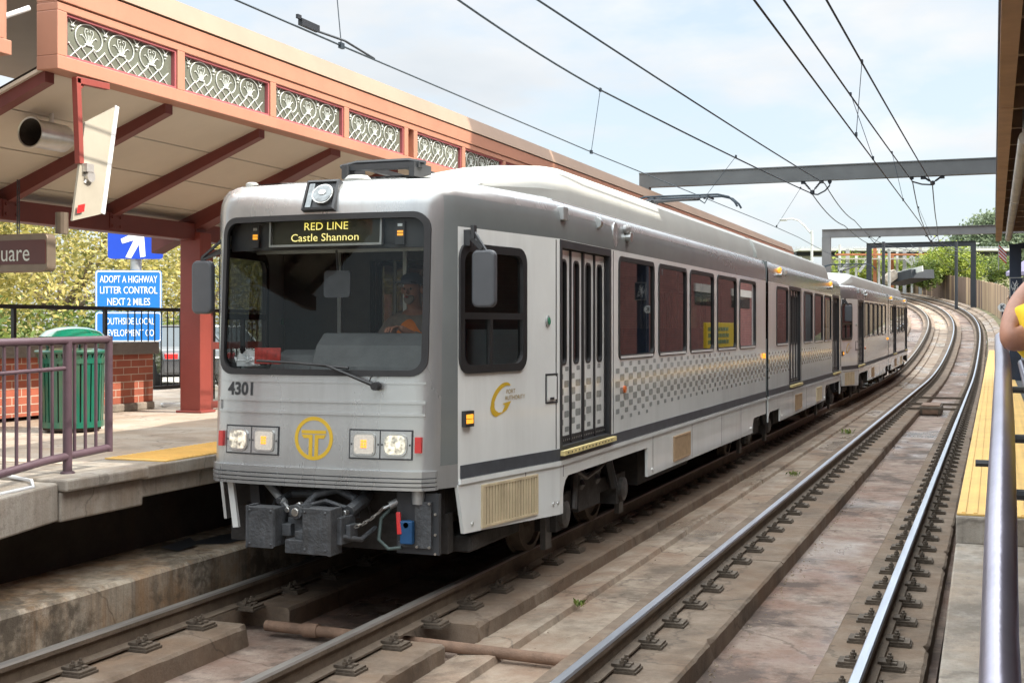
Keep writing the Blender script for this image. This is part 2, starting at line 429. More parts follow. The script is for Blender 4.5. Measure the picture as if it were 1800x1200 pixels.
def mat_headlamp(name):
    m, nt, N, L, P = nodes_of(name)
    tc = N.new("ShaderNodeTexCoord"); v = N.new("ShaderNodeTexVoronoi"); v.inputs['Scale'].default_value = 22
    no = N.new("ShaderNodeTexNoise"); no.inputs['Scale'].default_value = 26; no.inputs['Detail'].default_value = 2
    L.new(tc.outputs['Object'], v.inputs['Vector']); L.new(tc.outputs['Object'], no.inputs['Vector'])
    r = N.new("ShaderNodeValToRGB"); r.color_ramp.elements[0].position = .40; r.color_ramp.elements[1].position = .68
    r.color_ramp.elements[0].color = (.03, .025, .015, 1); r.color_ramp.elements[1].color = (1, .9, .68, 1)
    L.new(no.outputs['Fac'], r.inputs[0]); L.new(r.outputs[0], P.inputs['Emission Color']); P.inputs['Emission Strength'].default_value = .42
    r2 = N.new("ShaderNodeValToRGB"); r2.color_ramp.elements[0].color = (.25, .23, .2, 1); r2.color_ramp.elements[1].color = (.9, .88, .8, 1)
    L.new(v.outputs['Distance'], r2.inputs[0]); L.new(r2.outputs[0], P.inputs['Base Color']); P.inputs['Metallic'].default_value = .7; P.inputs['Roughness'].default_value = .2
    return m
M['headlamp_lens'] = mat_headlamp("faceted_headlamp")
M['lamp_grey'] = mat("lamp_glass_grey", (0.20, 0.22, 0.23), 0.25, 0.3, 0.35, 25, coat=0.6)
M['reflector'] = mat("lamp_reflector", (0.85, 0.82, 0.75), 0.16, 1.0, 0.3, 40, 0.6, 45)
M['turn_lens'] = mat("pale_indicator_lens", (0.72, 0.66, 0.58), 0.25, 0, 0.12, 60, coat=0.5)
M['red'] = mat("red_reflector", (0.55, 0.02, 0.02), 0.3, 0, 0.1, 20, coat=0.5)
M['redpaper'] = mat("red_run_card", (0.42, 0.04, 0.03), 0.5, 0, 0.5, 22)
M['blue'] = mat("blue_valve_paint", (0.012, 0.07, 0.18), 0.45, 0, 0.15, 9)
M['green_glow'] = mat("green_button", (0.02, 0.22, 0.12), 0.3, 0, 0.1, 9)
M['rail_top'] = mat("polished_rail_head", (0.56, 0.60, 0.68), 0.30, 0.9, 0.1, 30, stretch=(1, 0.05, 1), rvar=0.05)
M['rail_dull'] = mat("dull_rail_head", (0.30, 0.28, 0.26), 0.42, 0.7, 0.2, 12, stretch=(1, 0.1, 1))
M['rail'] = mat("rail_side_brown", (0.15, 0.115, 0.085), 0.75, 0.25, 0.3, 5, 0.3, 50)
M['clip'] = mat("rusty_rail_clip", (0.115, 0.09, 0.068), 0.75, 0.35, 0.35, 9, 0.4, 60)
M['floor_conc'] = mat_concrete("track_bed_concrete", (0.215, 0.155, 0.125), (0.075, 0.055, 0.046), (0.20, 0.115, 0.085), (0.33, 0.27, 0.225), wet=0.3, darkamt=0.58)
M['mid_conc'] = mat_concrete("mid_strip_concrete", (0.29, 0.225, 0.17), (0.12, 0.09, 0.068), (0.24, 0.155, 0.105), (0.40, 0.335, 0.265), wet=0.2)
M['plinth'] = mat_concrete("plinth_concrete", (0.19, 0.142, 0.105), (0.10, 0.076, 0.057), (0.17, 0.11, 0.07), (0.25, 0.20, 0.155), streak=0.4)
M['ledge'] = mat_concrete("weathered_ledge_concrete", (0.36, 0.30, 0.23), (0.10, 0.08, 0.06), (0.30, 0.17, 0.08), (0.50, 0.44, 0.36), streak=0.95, darkamt=0.56)
M['slab'] = mat_concrete("platform_edge_concrete", (0.345, 0.31, 0.265), (0.14, 0.12, 0.10), (0.29, 0.22, 0.16), (0.44, 0.40, 0.35), streak=0.6)
M['platform'] = mat_concrete("platform_paving", (0.40, 0.34, 0.28), (0.20, 0.16, 0.13), (0.36, 0.26, 0.18), (0.47, 0.41, 0.35), scale=0.6)
M['asphalt'] = mat("dark_platform_asphalt", (0.10, 0.105, 0.11), 0.9, 0, 0.25, 3, 0.5, 200)
M['lot'] = mat("parking_lot_asphalt", (0.30, 0.29, 0.27), 0.9, 0, 0.15, 0.5, 0.2, 60)
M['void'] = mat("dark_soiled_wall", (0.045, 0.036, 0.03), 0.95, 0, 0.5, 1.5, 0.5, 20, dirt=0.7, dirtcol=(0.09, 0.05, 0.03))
M['salmon'] = mat("salmon_steel_paint", (0.40, 0.185, 0.12), 0.5, 0, 0.10, 1.0, 0.03, 30, dirt=0.35, dirtcol=(0.30, 0.13, 0.09))
M['darkred'] = mat("oxide_red_steel_paint", (0.15, 0.032, 0.026), 0.5, 0, 0.15, 1.5, 0.05, 25, dirt=0.3, dirtcol=(0.1, 0.03, 0.03))
M['colred'] = mat("red_column_paint", (0.235, 0.045, 0.034), 0.5, 0, 0.12, 2.0, 0.08, 30, dirt=0.3, dirtcol=(0.2, 0.06, 0.05))
M['trimred'] = mat("dull_red_frame_paint", (0.36, 0.10, 0.11), 0.5, 0, 0.08, 2.0)
M['roofedge'] = mat("tan_roof_edge", (0.265, 0.175, 0.12), 0.6, 0, 0.1, 0.8, dirt=0.3, dirtcol=(0.33, 0.22, 0.16))
M['soffit'] = mat("cream_soffit_panel", (0.56, 0.475, 0.385), 0.6, 0, 0.07, 0.8, dirt=0.2, dirtcol=(0.45, 0.37, 0.3))
M['soffit_gap'] = mat("soffit_joint", (0.08, 0.06, 0.05), 0.9)
M['pane'] = mat("smoky_fascia_glass", (0.13, 0.14, 0.112), 0.10, 0.0, 0.35, 1.6, spec=0.6)
M['ornament'] = mat("white_ornament_paint", (0.62, 0.66, 0.63), 0.5, 0, 0.04, 8)
M['plum'] = mat("plum_railing_paint", (0.082, 0.05, 0.063), 0.45, 0.1, 0.2, 3, 0.1, 40)
M['steelpipe'] = mat("worn_violet_steel_pipe", (0.36, 0.34, 0.42), 0.30, 0.85, 0.12, 3, 0.05, 40, rvar=0.06, dirt=0.25, dirtcol=(0.5, 0.5, 0.55))
M['blackfence'] = mat("black_fence_paint", (0.025, 0.022, 0.022), 0.5, 0.1, 0.2, 5)
M['binGreen'] = mat("green_bin_paint", (0.006, 0.115, 0.072), 0.3, 0.1, 0.15, 3, coat=0.4, dirt=0.55, dirtcol=(0.16, 0.14, 0.08))
M['lid'] = mat("glossy_green_lid", (0.006, 0.19, 0.115), 0.16, 0.0, 0.1, 3, coat=0.9)
M['brick'] = mat_brick("red_brick_planter", 'YZ', (0.37, 0.105, 0.06), (0.27, 0.072, 0.045), (0.48, 0.40, 0.33), bw=0.30, bh=0.093)
M['brick_wall'] = mat_brick("dark_red_brick", 'YZ', (0.20, 0.055, 0.045), (0.14, 0.04, 0.034), (0.20, 0.13, 0.115), bw=0.24, bh=0.08)
M['cap'] = mat("slate_coping", (0.15, 0.135, 0.12), 0.7, 0, 0.2, 4, 0.3, 50)
M['sign_blue'] = mat("blue_sign_sheet", (0.012, 0.165, 0.50), 0.4, 0, 0.06, 3)
M['sign_blue2'] = mat("deep_blue_sign_sheet", (0.008, 0.055, 0.46), 0.4, 0, 0.06, 3)
M['signwhite'] = mat("white_sign_lettering", (0.85, 0.87, 0.88), 0.45, 0, 0.03, 8)
M['signbrown'] = mat("maroon_sign_face", (0.085, 0.022, 0.02), 0.4, 0, 0.1, 4)
M['signframe'] = mat("bronze_sign_frame", (0.19, 0.15, 0.115), 0.45, 0.4, 0.12, 6)
M['panelwhite'] = mat("off_white_sign_panel", (0.34, 0.31, 0.25), 0.45, 0, 0.06, 3, dirt=0.2, dirtcol=(0.45, 0.4, 0.33))
M['silvercan'] = mat("silver_light_can", (0.62, 0.60, 0.57), 0.35, 0.7, 0.12, 6)
M['galv'] = mat("galvanised_steel", (0.42, 0.43, 0.43), 0.45, 0.6, 0.15, 5)
M['wire'] = mat("dark_wire", (0.03, 0.045, 0.06), 0.5, 0.3, 0.2, 9)
M['gantry'] = mat("grey_gantry_steel", (0.115, 0.122, 0.125), 0.55, 0.2, 0.15, 1.5)
M['gantrylight'] = mat("light_grey_gantry_steel", (0.17, 0.172, 0.175), 0.55, 0.2, 0.15, 1.5)
M['gantrydark'] = mat("dark_gantry_steel", (0.022, 0.027, 0.035), 0.55, 0.2, 0.15, 1.5)
M['tactile'] = mat("yellow_tactile_tile", (0.74, 0.47, 0.14), 0.65, 0, 0.10, 2.5, 0.15, 60, dirt=0.35, dirtcol=(0.4, 0.27, 0.12))
M['plank'] = mat("weathered_timber_plank", (0.30, 0.185, 0.11), 0.85, 0, 0.4, 3.0, 0.4, 25, stretch=(1.5, 1.5, 0.1), col2=(0.34, 0.24, 0.16))
M['skin'] = mat("skin", (0.37, 0.175, 0.115), 0.5, 0, 0.12, 30, 0.05, 120)
M['shirt_yellow'] = mat("yellow_cotton", (0.85, 0.58, 0.03), 0.85, 0, 0.1, 12, 0.15, 35)
M['vest'] = mat("orange_vest", (0.9, 0.24, 0.02), 0.7, 0, 0.08, 10)
M['shirt_grey'] = mat("taupe_shirt", (0.24, 0.20, 0.17), 0.85, 0, 0.15, 15)
M['denim'] = mat("dark_denim", (0.05, 0.065, 0.11), 0.9, 0, 0.2, 20)
M['hair'] = mat("dark_hair", (0.03, 0.022, 0.018), 0.7, 0, 0.3, 40)
M['whitepaper'] = mat("white_paper", (0.8, 0.82, 0.84), 0.8, 0, 0.05, 9)
M['pipe_rust'] = mat("rusty_drain_pipe", (0.20, 0.125, 0.085), 0.75, 0.1, 0.3, 7, 0.3, 60)
M['bark'] = mat("tree_bark", (0.16, 0.13, 0.10), 0.9, 0, 0.3, 6, 0.6, 30, stretch=(1, 1, 0.3))
M['leaf_yel'] = mat_leaf("yellow_green_leaf", (0.20, 0.19, 0.035), (0.42, 0.36, 0.09), (0.60, 0.50, 0.19))
M['leaf_olive'] = mat_leaf("olive_leaf", (0.09, 0.10, 0.02), (0.20, 0.19, 0.05), (0.34, 0.30, 0.10))
M['leaf_deep'] = mat_leaf("deep_green_leaf", (0.04, 0.07, 0.015), (0.09, 0.14, 0.03), (0.17, 0.22, 0.05))
M['leaf_grn'] = mat_leaf("green_leaf", (0.06, 0.10, 0.02), (0.13, 0.19, 0.035), (0.24, 0.27, 0.06))
M['leaf_lime'] = mat_leaf("lime_leaf", (0.13, 0.18, 0.02), (0.27, 0.34, 0.04), (0.42, 0.46, 0.09))
M['leaf_hill'] = mat_leaf("hill_leaf", (0.11, 0.15, 0.10), (0.17, 0.22, 0.13), (0.24, 0.29, 0.18))  # greens paled, distance haze put into the leaf colour
M['carpaint_dark'] = mat("dark_grey_car_paint", (0.07, 0.07, 0.075), 0.2, 0.4, 0.05, 3, coat=1.0)
M['carpaint_white'] = mat("white_car_paint", (0.78, 0.79, 0.8), 0.25, 0.0, 0.03, 3, coat=1.0)
M['carpaint_silver'] = mat("silver_car_paint", (0.55, 0.57, 0.6), 0.25, 0.6, 0.03, 3, coat=1.0)
M['carpaint_red'] = mat("red_car_paint", (0.40, 0.02, 0.02), 0.25, 0.1, 0.03, 3, coat=1.0)
M['carglass'] = mat("car_glass", (0.03, 0.04, 0.045), 0.06, 0.0, 0.1, 3, spec=0.9)
M['tyre'] = mat("tyre_rubber", (0.02, 0.02, 0.02), 0.8)
M['stone'] = mat("pale_stone_lintel", (0.45, 0.40, 0.36), 0.8, 0, 0.12, 5)
M['grass'] = mat("rough_ground", (0.15, 0.14, 0.08), 0.95, 0, 0.4, 0.6, 0.6, 8, col2=(0.20, 0.19, 0.10))
M['rustbeam'] = mat("rust_orange_steel", (0.36, 0.14, 0.06), 0.75, 0.1, 0.3, 2)
M['bridge'] = mat("bridge_concrete", (0.50, 0.52, 0.50), 0.8, 0, 0.12, 0.4)
M['yellowbox'] = mat("yellow_box_paint", (0.62, 0.42, 0.02), 0.45, 0, 0.1, 5)
M['navy'] = mat("navy_post_paint", (0.035, 0.05, 0.085), 0.45, 0.1, 0.15, 4)
M['raftertan'] = mat("tan_timber_rafter", (0.30, 0.20, 0.14), 0.7, 0, 0.2, 3)
M['fasciatan'] = mat("tan_timber_fascia", (0.42, 0.24, 0.13), 0.65, 0, 0.15, 3)
M['lavender'] = mat("lavender_canvas", (0.36, 0.33, 0.46), 0.8, 0, 0.08, 4)

# ------------------------------------------------------------------ the line of the track (X is measured from the camera's own line)
C1, C2, G = -4.770, -1.5376, 1.588
S0, LT, KAP, GS, GL, GR = 73.8, 41.9, 0.01004, 47.87, 31.82, 0.07904
_ds = 0.25
_tab = []
_x, _y, _z, _th = 0.0, -12.0, 0.0, 0.0
for _i in range(int(190 / _ds)):
    _s = -12 + _i * _ds
    _tab.append((_x, _y, _z, _th))
    _th += KAP * min(max((_s - S0) / LT, 0), 1) * _ds
    _x -= sin(_th) * _ds; _y += cos(_th) * _ds
    _z += GR * min(max((_s - GS) / GL, 0), 1) * _ds

def tp(s, X, z=0.0):
    """world point at distance s along the line, X to its right, z above rail top"""
    f = (s + 12) / _ds; i = max(0, min(len(_tab) - 2, int(f))); t = f - i
    a, b = _tab[i], _tab[i + 1]
    x0, y0, z0, th = [a[k] + (b[k] - a[k]) * t for k in range(4)]
    return Vector((x0 + X * cos(th), y0 + X * sin(th), z0 + z))

def srange(s0, s1):
    out = []; s = s0
    while s < s1 - 1e-6:
        out.append(s); s += 1.0 if s < 40 else 2.5
    return out + [s1]

def sweep(mb, prof, ss, mi=0, closed=True, caps=True):
    n = len(prof)
    vs = [tp(s, X, z) for s in ss for X, z in prof]; fs = []
    for i in range(len(ss) - 1):
        for k in range(n if closed else n - 1):
            j = (k + 1) % n
            fs.append((i * n + k, i * n + j, (i + 1) * n + j, (i + 1) * n + k))
    if closed and caps:
        fs.append(tuple(range(n))); fs.append(tuple((len(ss) - 1) * n + k for k in range(n - 1, -1, -1)))
    return mb.add(vs, fs, mi)

S_END = 150.0
# ground: one sheet out to the horizon, and the raised car park behind the left platform
g = MB()
g.quad((-1500, -1500, -0.95), (1500, -1500, -0.95), (1500, 1500, -0.95), (-1500, 1500, -0.95))
tag(g.build("ground", M['grass']), kind="structure")
g = MB()
g.box(-140, -13.2, -20, 66, -0.9, 0.60)
tag(g.build("car_park", M['lot']), kind="structure")

# the concrete floor the tracks lie on
FL = -0.345
bed = MB()
sweep(bed, [(-5.98, FL), (-3.30, FL), (-3.27, FL - 0.05), (-2.72, FL - 0.05), (-2.70, FL), (-0.36, FL), (-0.36, FL - 0.5), (-5.98, FL - 0.5)], srange(-10, S_END))
tag(bed.build("track_bed", M['floor_conc']), kind="structure")
# raised apron strip between the two tracks (paler, cracked)
ap = MB()
sweep(ap, [(-3.58, FL + 0.03), (-3.32, FL + 0.062), (-3.265, FL + 0.058), (-3.25, FL + 0.008), (-2.70, FL + 0.012), (-2.70, FL - 0.02), (-3.58, FL - 0.02)], srange(-10, S_END))
tag(ap.build("apron_strip", M['mid_conc']), kind="structure")
# embankment under the far curve
em = MB()
sweep(em, [(-40, FL - 0.6), (-6.0, FL - 0.06), (-0.3, FL - 0.06), (5.5, FL + 0.25), (60, FL + 1.5), (60, FL - 7), (-40, FL - 7)], srange(66, S_END))
tag(em.build("embankment", M['grass']), kind="structure")

# plinths
def plinth(Xa, Xb, segs, label):
    for (s0, s1) in segs:
        mb = MB()
        ch = 0.02
        # chipped, slightly uneven arrises
        rj = random.Random(int(s0 * 10 + Xa * 100))
        ss = []; s = s0
        while s < s1 - 0.05:
            ss.append(s); s += 0.11 if s < 22 else (0.5 if s < 45 else 2.0)
        ss.append(s1)
        prof = [(Xa, FL - 0.03), (Xa, -0.185 - ch), (Xa + ch, -0.185), (Xb - ch, -0.185), (Xb, -0.185 - ch), (Xb, FL - 0.03)]
        b0 = len(mb.v); sweep(mb, prof, ss); n_ = len(prof)
        for i in range(len(ss)):
            chip = rj.uniform(0.02, 0.05) if rj.random() < 0.06 else 0.0
            for k, (dx_, dz_) in ((1, (1, -1)), (2, (1, 0)), (3, (-1, 0)), (4, (-1, -1))):
                v = mb.v[b0 + i * n_ + k]; j_ = rj.gauss(0, 0.0022)
                c_ = chip if k in (3, 4) else 0
                mb.v[b0 + i * n_ + k] = (v[0] + dx_ * c_ * 0.6 + (rj.gauss(0, 0.0015) if k in (1, 4) else j_), v[1], v[2] + dz_ * c_ * 0.5 + (j_ if k in (1, 4) else rj.gauss(0, 0.0008)))
        tag(mb.build("rail_plinth", M['plinth']), kind="structure")
R1, R2, R3, R4 = C1 - G / 2, C1 + G / 2, C2 - G / 2, C2 + G / 2
plinth(R1 - 0.36, R1 + 0.40, [(-9, 8.05), (8.62, 19.98), (20.0, 60), (60.02, S_END)], "")
plinth(R2 - 0.36, R2 + 0.41, [(-9, 8.02), (8.62, 12.59), (12.6, 27.98), (28.0, 60), (60.02, S_END)], "")
plinth(R3 - 0.36, R3 + 0.48, [(-9, 11.98), (12.0, 27.98), (28.0, 60), (60.02, S_END)], "")
plinth(R4 - 0.33, R4 + 0.33, [(-9, 9.98), (10.0, 27.98), (28.0, 60), (60.02, S_END)], "")

# rails with their clips
HEAD = [(-0.035, -0.012), (-0.026, -0.001), (0.026, -0.001), (0.035, -0.012), (0.035, -0.036)]
def rail(X, label, inner_side, both):
    root = thing("rail", label, "rail", tp(0, X, 0), "running rails of the two tracks")
    hd = MB()
    sweep(hd, [(X + u, z) for u, z in [(-0.036, -0.014), (-0.027, 0.0), (0.027, 0.0), (0.036, -0.014)]], srange(-9, S_END), closed=True)
    hd.build("rail_head", M['rail_top'] if X > -3 else M['rail_dull'], root, smooth=30)
    bd = MB()
    pr_ = [(-0.036, -0.0145), (0.036, -0.0145), (0.036, -0.042), (0.009, -0.055), (0.009, -0.138), (0.07, -0.152), (0.07, -0.166), (-0.07, -0.166), (-0.07, -0.152), (-0.009, -0.138), (-0.009, -0.055), (-0.036, -0.042)]
    sweep(bd, [(X + u, z) for u, z in pr_], srange(-9, S_END), closed=True)
    bd.build("rail_body", M['rail'], root, smooth=35)
    def clip_mb(mb, s, sd):
        def P(u, v, z):
            return tp(s + v, X + sd * u, z)
        def bx(u0, u1, v0, v1, z0, z1):
            vs = [P(u, v, z) for z in (z0, z1) for v in (v0, v1) for u in (u0, u1)]
            mb.add(vs, [(0, 2, 3, 1), (4, 5, 7, 6), (0, 1, 5, 4), (2, 6, 7, 3), (0, 4, 6, 2), (1, 3, 7, 5)])
        bx(0.052, 0.215, -0.088, 0.088, -0.184, -0.167)
        bx(0.074, 0.205, -0.080, 0.080, -0.167, -0.150)
        bx(0.045, 0.125, -0.062, 0.062, -0.150, -0.130)
        bx(0.120, 0.165, -0.052, -0.012, -0.150, -0.136); bx(0.120, 0.165, 0.012, 0.052, -0.150, -0.136)
        for v in (-0.038, 0.038):
            n = 6; c = [(0.115 + 0.021 * cos(2 * pi * k / n), v + 0.021 * sin(2 * pi * k / n)) for k in range(n)]
            mb.add([P(u, w, -0.130) for u, w in c] + [P(u, w, -0.110) for u, w in c], [tuple(range(n, 2 * n))] + [(k, (k + 1) % n, n + (k + 1) % n, n + k) for k in range(n)])
            c = [(0.115 + 0.011 * cos(2 * pi * k / n), v + 0.011 * sin(2 * pi * k / n)) for k in range(n)]
            mb.add([P(u, w, -0.110) for u, w in c] + [P(u, w, -0.092) for u, w in c], [tuple(range(n, 2 * n))] + [(k, (k + 1) % n, n + (k + 1) % n, n + k) for k in range(n)])
    proto = {}
    s = 3.2; far = MB(); cnt = 0
    while s < 110:
        near = s < (33 if both else 52)
        for sd in ((1, -1) if both or s < 0 else (1,)):
            if near and cnt < 98:
                if sd not in proto:
                    mb = MB(); clip_mb(mb, s, sd)
                    proto[sd] = (mb.build("rail_clip", M['clip'], root), s)
                else:
                    src, ss = proto[sd]
                    c = src.copy(); COL.objects.link(c); c.parent = root
                    c.location = tp(s, X) - tp(ss, X)
                cnt += 1
            else:
                clip_mb(far, s, sd)
        s += 0.66
    tag(far.build("rail_clips", M['clip'], root), kind="stuff")
    return root
rail(R1, "dull brown rail beside the concrete ledge under the left platform, farthest left of the four", 1, False)
rail(R2, "dull rail running out from under the tram's near side", 1, False)
rail(R3, "shiny rail beside the pale strip between the two tracks", 1, False)
rail(R4, "shiny rail clipped on both sides, beside the right platform with its yellow edge", -1, True)

# grit and small stones lying in the corners of the track bed
gr = MB(); rg = random.Random(77)
def stone(x, y, z, r):
    n = 5; a0 = rg.random() * 6
    ring = [(x + r * cos(a0 + 2 * pi * k / n) * rg.uniform(.7, 1.2), y + r * 1.2 * sin(a0 + 2 * pi * k / n) * rg.uniform(.7, 1.2)) for k in range(n)]
    gr.add([(u, v, z) for u, v in ring] + [(x + (u - x) * .6, y + (v - y) * .6, z + r * rg.uniform(.5, .9)) for u, v in ring], [tuple(range(n, 2 * n))] + [(k, (k + 1) % n, n + (k + 1) % n, n + k) for k in range(n)])
for _ in range(900):
    y = 4.5 + 26 * rg.random() ** 1.7
    x = rg.choice((R3 + .50, R3 + .52, R4 - .34, R2 + .43, R2 - .38, R3 - .38)) + (abs(rg.gauss(0, .05)))
    stone(x, y, FL + (.03 if -3.56 < x < -3.3 else .012 if -3.25 < x < -2.72 else .0), rg.uniform(.004, .016))
for _ in range(350):
    x = rg.uniform(-5.1, -.5); y = rg.uniform(4.5, 20); stone(x, y, FL + (.04 if -3.56 < x < -3.3 else .012 if -3.25 < x < -2.72 else .0), rg.uniform(.003, .010))
tag(gr.build("grit", M['mid_conc'], normals=False), "grit and small stones scattered over the track bed", "grit", kind="stuff")

# ledge and wall under the left platform
lg = MB()
sweep(lg, [(-5.975, FL - 0.1), (-5.975, 0.13), (-6.0, 0.155), (-6.75, 0.16), (-6.75, FL - 0.1)], srange(-9, 90))
tag(lg.build("concrete_ledge", M['ledge']), kind="structure")
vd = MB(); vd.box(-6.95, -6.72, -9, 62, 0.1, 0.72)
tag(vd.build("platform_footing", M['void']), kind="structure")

# left platform: high part, edge beam, ramp that leads up to it
PZ = 0.95
p = MB(); p.box(-13.3, -6.75, 7.95, 62, 0.60, PZ)
tag(p.build("platform", M['platform']), kind="structure")
p = MB()
p.box(-6.75, -6.10, 8.05, 62, PZ - 0.105, PZ)
p.box(-6.75, -6.16, 8.05, 62, PZ - 0.25, PZ - 0.107)
tag(p.build("platform_edge", M['slab'], bevel=0.012), kind="structure")
p = MB(); p.box(-6.72, -6.13, 8.35, 62, PZ + 0.002, PZ + 0.012)
# the raised dots of the strip
for i in range(150):
    y = 8.42 + i * 0.062
    p.box(-6.70, -6.15, y, y + 0.022, PZ + 0.012, PZ + 0.017)
tag(p.build("tactile_strip", M['tactile']), kind="structure")
p = MB()
p.box(-6.75, -6.05, 7.12, 8.04, PZ - 0.085, PZ + 0.002)
p.box(-6.75, -6.11, 7.125, 8.04, PZ - 0.30, PZ - 0.087)
p.box(-13.3, -6.752, 6.9, 7.948, 0.6, PZ - 0.003)
tag(p.build("platform_corner_slab", M['slab'], bevel=0.015), kind="structure")
p = MB()
for y0, y1 in ((-4, 7.115),):
    p.add([(-13.3, y0, 0.20), (-6.12, y0, 0.20), (-6.12, y1, 0.93), (-13.3, y1, 0.93), (-13.3, y0, -0.25), (-6.12, y0, -0.25), (-6.12, y1, 0.66), (-13.3, y1, 0.60)],
          [(0, 1, 2, 3), (7, 6, 5, 4), (0, 4, 5, 1), (1, 5, 6, 2), (2, 6, 7, 3), (3, 7, 4, 0)])
tag(p.build("platform_ramp", M['slab'], bevel=0.015), kind="structure")

# right platform
p = MB(); p.box(0.42, 3.95, 7.57, 62, 0.60, PZ)
tag(p.build("platform", M['asphalt']), kind="structure")
p = MB(); p.box(-0.20, 0.42, 7.57, 62, PZ - 0.16, PZ)
p.box(-0.02, 0.42, 7.60, 62, 0.40, PZ - 0.162)
tag(p.build("platform_edge", M['slab'], bevel=0.012), kind="structure")
p = MB(); p.box(-0.195, 0.40, 7.60, 62, PZ + 0.002, PZ + 0.012)
for k in range(9):
    x = -0.17 + k * 0.063
    p.box(x, x + 0.022, 7.62, 62, PZ + 0.012, PZ + 0.017)
tag(p.build("tactile_strip", M['tactile']), kind="structure")
p = MB()
rz = lambda y: 0.80 - 0.06 * (7.57 - y)
for y0, y1 in ((-6, 1.99), (2.0, 4.99), (5.0, 7.565)):
    p.add([(-0.20, y0, rz(y0)), (0.30, y0, rz(y0)), (0.30, y1, rz(y1)), (-0.20, y1, rz(y1)), (-0.20, y0, rz(y0) - 0.3), (0.30, y0, rz(y0) - 0.3), (0.30, y1, rz(y1) - 0.3), (-0.20, y1, rz(y1) - 0.3)],
          [(0, 1, 2, 3), (7, 6, 5, 4), (0, 4, 5, 1), (1, 5, 6, 2), (2, 6, 7, 3), (3, 7, 4, 0)])
tag(p.build("platform_ramp_kerb", M['slab'], bevel=0.01), kind="structure")
p = MB()
y0, y1 = -6, 7.565
p.add([(0.302, y0, rz(y0) - 0.02), (3.95, y0, rz(y0) - 0.02), (3.95, y1, rz(y1) - 0.02), (0.302, y1, rz(y1) - 0.02), (0.302, y0, -0.9), (3.95, y0, -0.9), (3.95, y1, -0.9), (0.302, y1, -0.9)],
      [(0, 1, 2, 3), (7, 6, 5, 4), (0, 4, 5, 1), (1, 5, 6, 2), (2, 6, 7, 3), (3, 7, 4, 0)])
tag(p.build("platform_ramp", M['asphalt']), kind="structure")
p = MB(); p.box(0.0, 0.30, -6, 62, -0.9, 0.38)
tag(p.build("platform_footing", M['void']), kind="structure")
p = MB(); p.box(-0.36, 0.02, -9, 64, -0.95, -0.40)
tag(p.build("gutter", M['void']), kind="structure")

# ------------------------------------------------------------------ the tram car (x right, y back from the nose, z above rail)
LEN, JA, JB = 24.75, 12.25, 12.50
NP = [(0, 0), (.2, .002), (.4, .009), (.6, .024), (.75, .043), (.865, .068), (.905, .09), (.94, .128), (.966, .175), (.995, .235), (1.04, .33), (1.32, 1.86)]
KN = 10                                   # index of the (1.04,.33) point, where the silver wraps on to the white side
def lean(y, z):
    return 0.10 * max(0, z - 1.0) / 1.85 * max(0, 1 - max(0, y - 0.10) / 0.23)
def nose_y(x):
    x = abs(x)
    for (xa, ya), (xb, yb) in zip(NP, NP[1:]):
        if x <= xb: return ya + (yb - ya) * (x - xa) / (xb - xa)
    return NP[-1][1]
def front(x, z, off=0.0):
    y = nose_y(x)
    return Vector((x, y + lean(y, z) - off, z))
def side_x(y):
    y = min(y, LEN - y)
    if y >= 1.86: return 1.32
    if y <= .33: return 1.04
    return 1.04 + (y - .33) * .28 / 1.53
LV = [(.83, 0), (1.0, 0), (1.35, 0), (1.70, 0), (2.1, 0), (2.5, 0), (2.77, 0), (2.83, 0), (2.93, .002), (3.0, .012), (3.06, .034), (3.105, .075), (3.135, .15), (3.155, .30), (3.165, .50)]
def np_norm(i):
    a = NP[max(0, i - 1)]; b = NP[min(len(NP) - 1, i + 1)]
    if i == 0: return (0, -1)
    if i == len(NP) - 1: return (1, 0)
    t = Vector((b[0] - a[0], b[1] - a[1])).normalized()
    return (t.y, -t.x)
def nose_pt(i, lv, sg):
    (x, y), (z, d) = NP[i], LV[lv]
    nx, ny = np_norm(i)
    return (sg * max(0, x - d * nx), y + lean(y, z) - d * ny, z)
def flip(p):                              # the rear half is the front half turned round
    return (p[0], LEN - p[1], p[2])

def nose_shell(mb, rear):
    W = 0.865
    for sg in (1, -1):
        for l in range(len(LV) - 1):
            top = LV[l][0] >= 2.77
            for i in range(len(NP) - 1):
                if not top and i >= KN: continue
                if LV[l][0] >= 1.69 and LV[l + 1][0] <= 2.84 and NP[i + 1][0] <= W + 1e-6: continue
                q = [nose_pt(i, l, sg), nose_pt(i + 1, l, sg), nose_pt(i + 1, l + 1, sg), nose_pt(i, l + 1, sg)]
                if rear: q = [flip(p) for p in q]
                mb.quad(*q, 1 if (i >= KN - 2 and LV[l][0] < 3.0 and LV[l][0] > .9) else 0)  # corner strip in band grey: a dark reflection put into the paint
    L = len(LV) - 1
    for i in range(len(NP) - 1):
        q = [nose_pt(i, L, 1), nose_pt(i + 1, L, 1), nose_pt(i + 1, L, -1), nose_pt(i, L, -1)]
        if rear: q = [flip(p) for p in q]
        if i == 0: q = [q[1], q[2], q[0]]; mb.add(q, [(0, 1, 2)])
        else: mb.quad(*q)

OPEN_A = [(0.37, 1.27, 1.70, 2.62), (1.88, 3.39, 0.98, 2.74), (3.68, 5.04, 1.72, 2.70), (5.26, 6.59, 1.72, 2.70), (6.80, 8.17, 1.72, 2.70), (8.42, 9.74, 1.72, 2.70), (10.0, 11.31, 1.72, 2.70)]
OPEN_B = [(13.34, 14.61, 1.72, 2.70), (14.81, 16.18, 0.98, 2.74), (16.64, 17.88, 1.72, 2.70), (18.23, 19.53, 1.72, 2.70), (19.82, 21.06, 1.72, 2.70), (21.39, 22.64, 0.98, 2.74), (23.48, 24.38, 1.70, 2.62)]

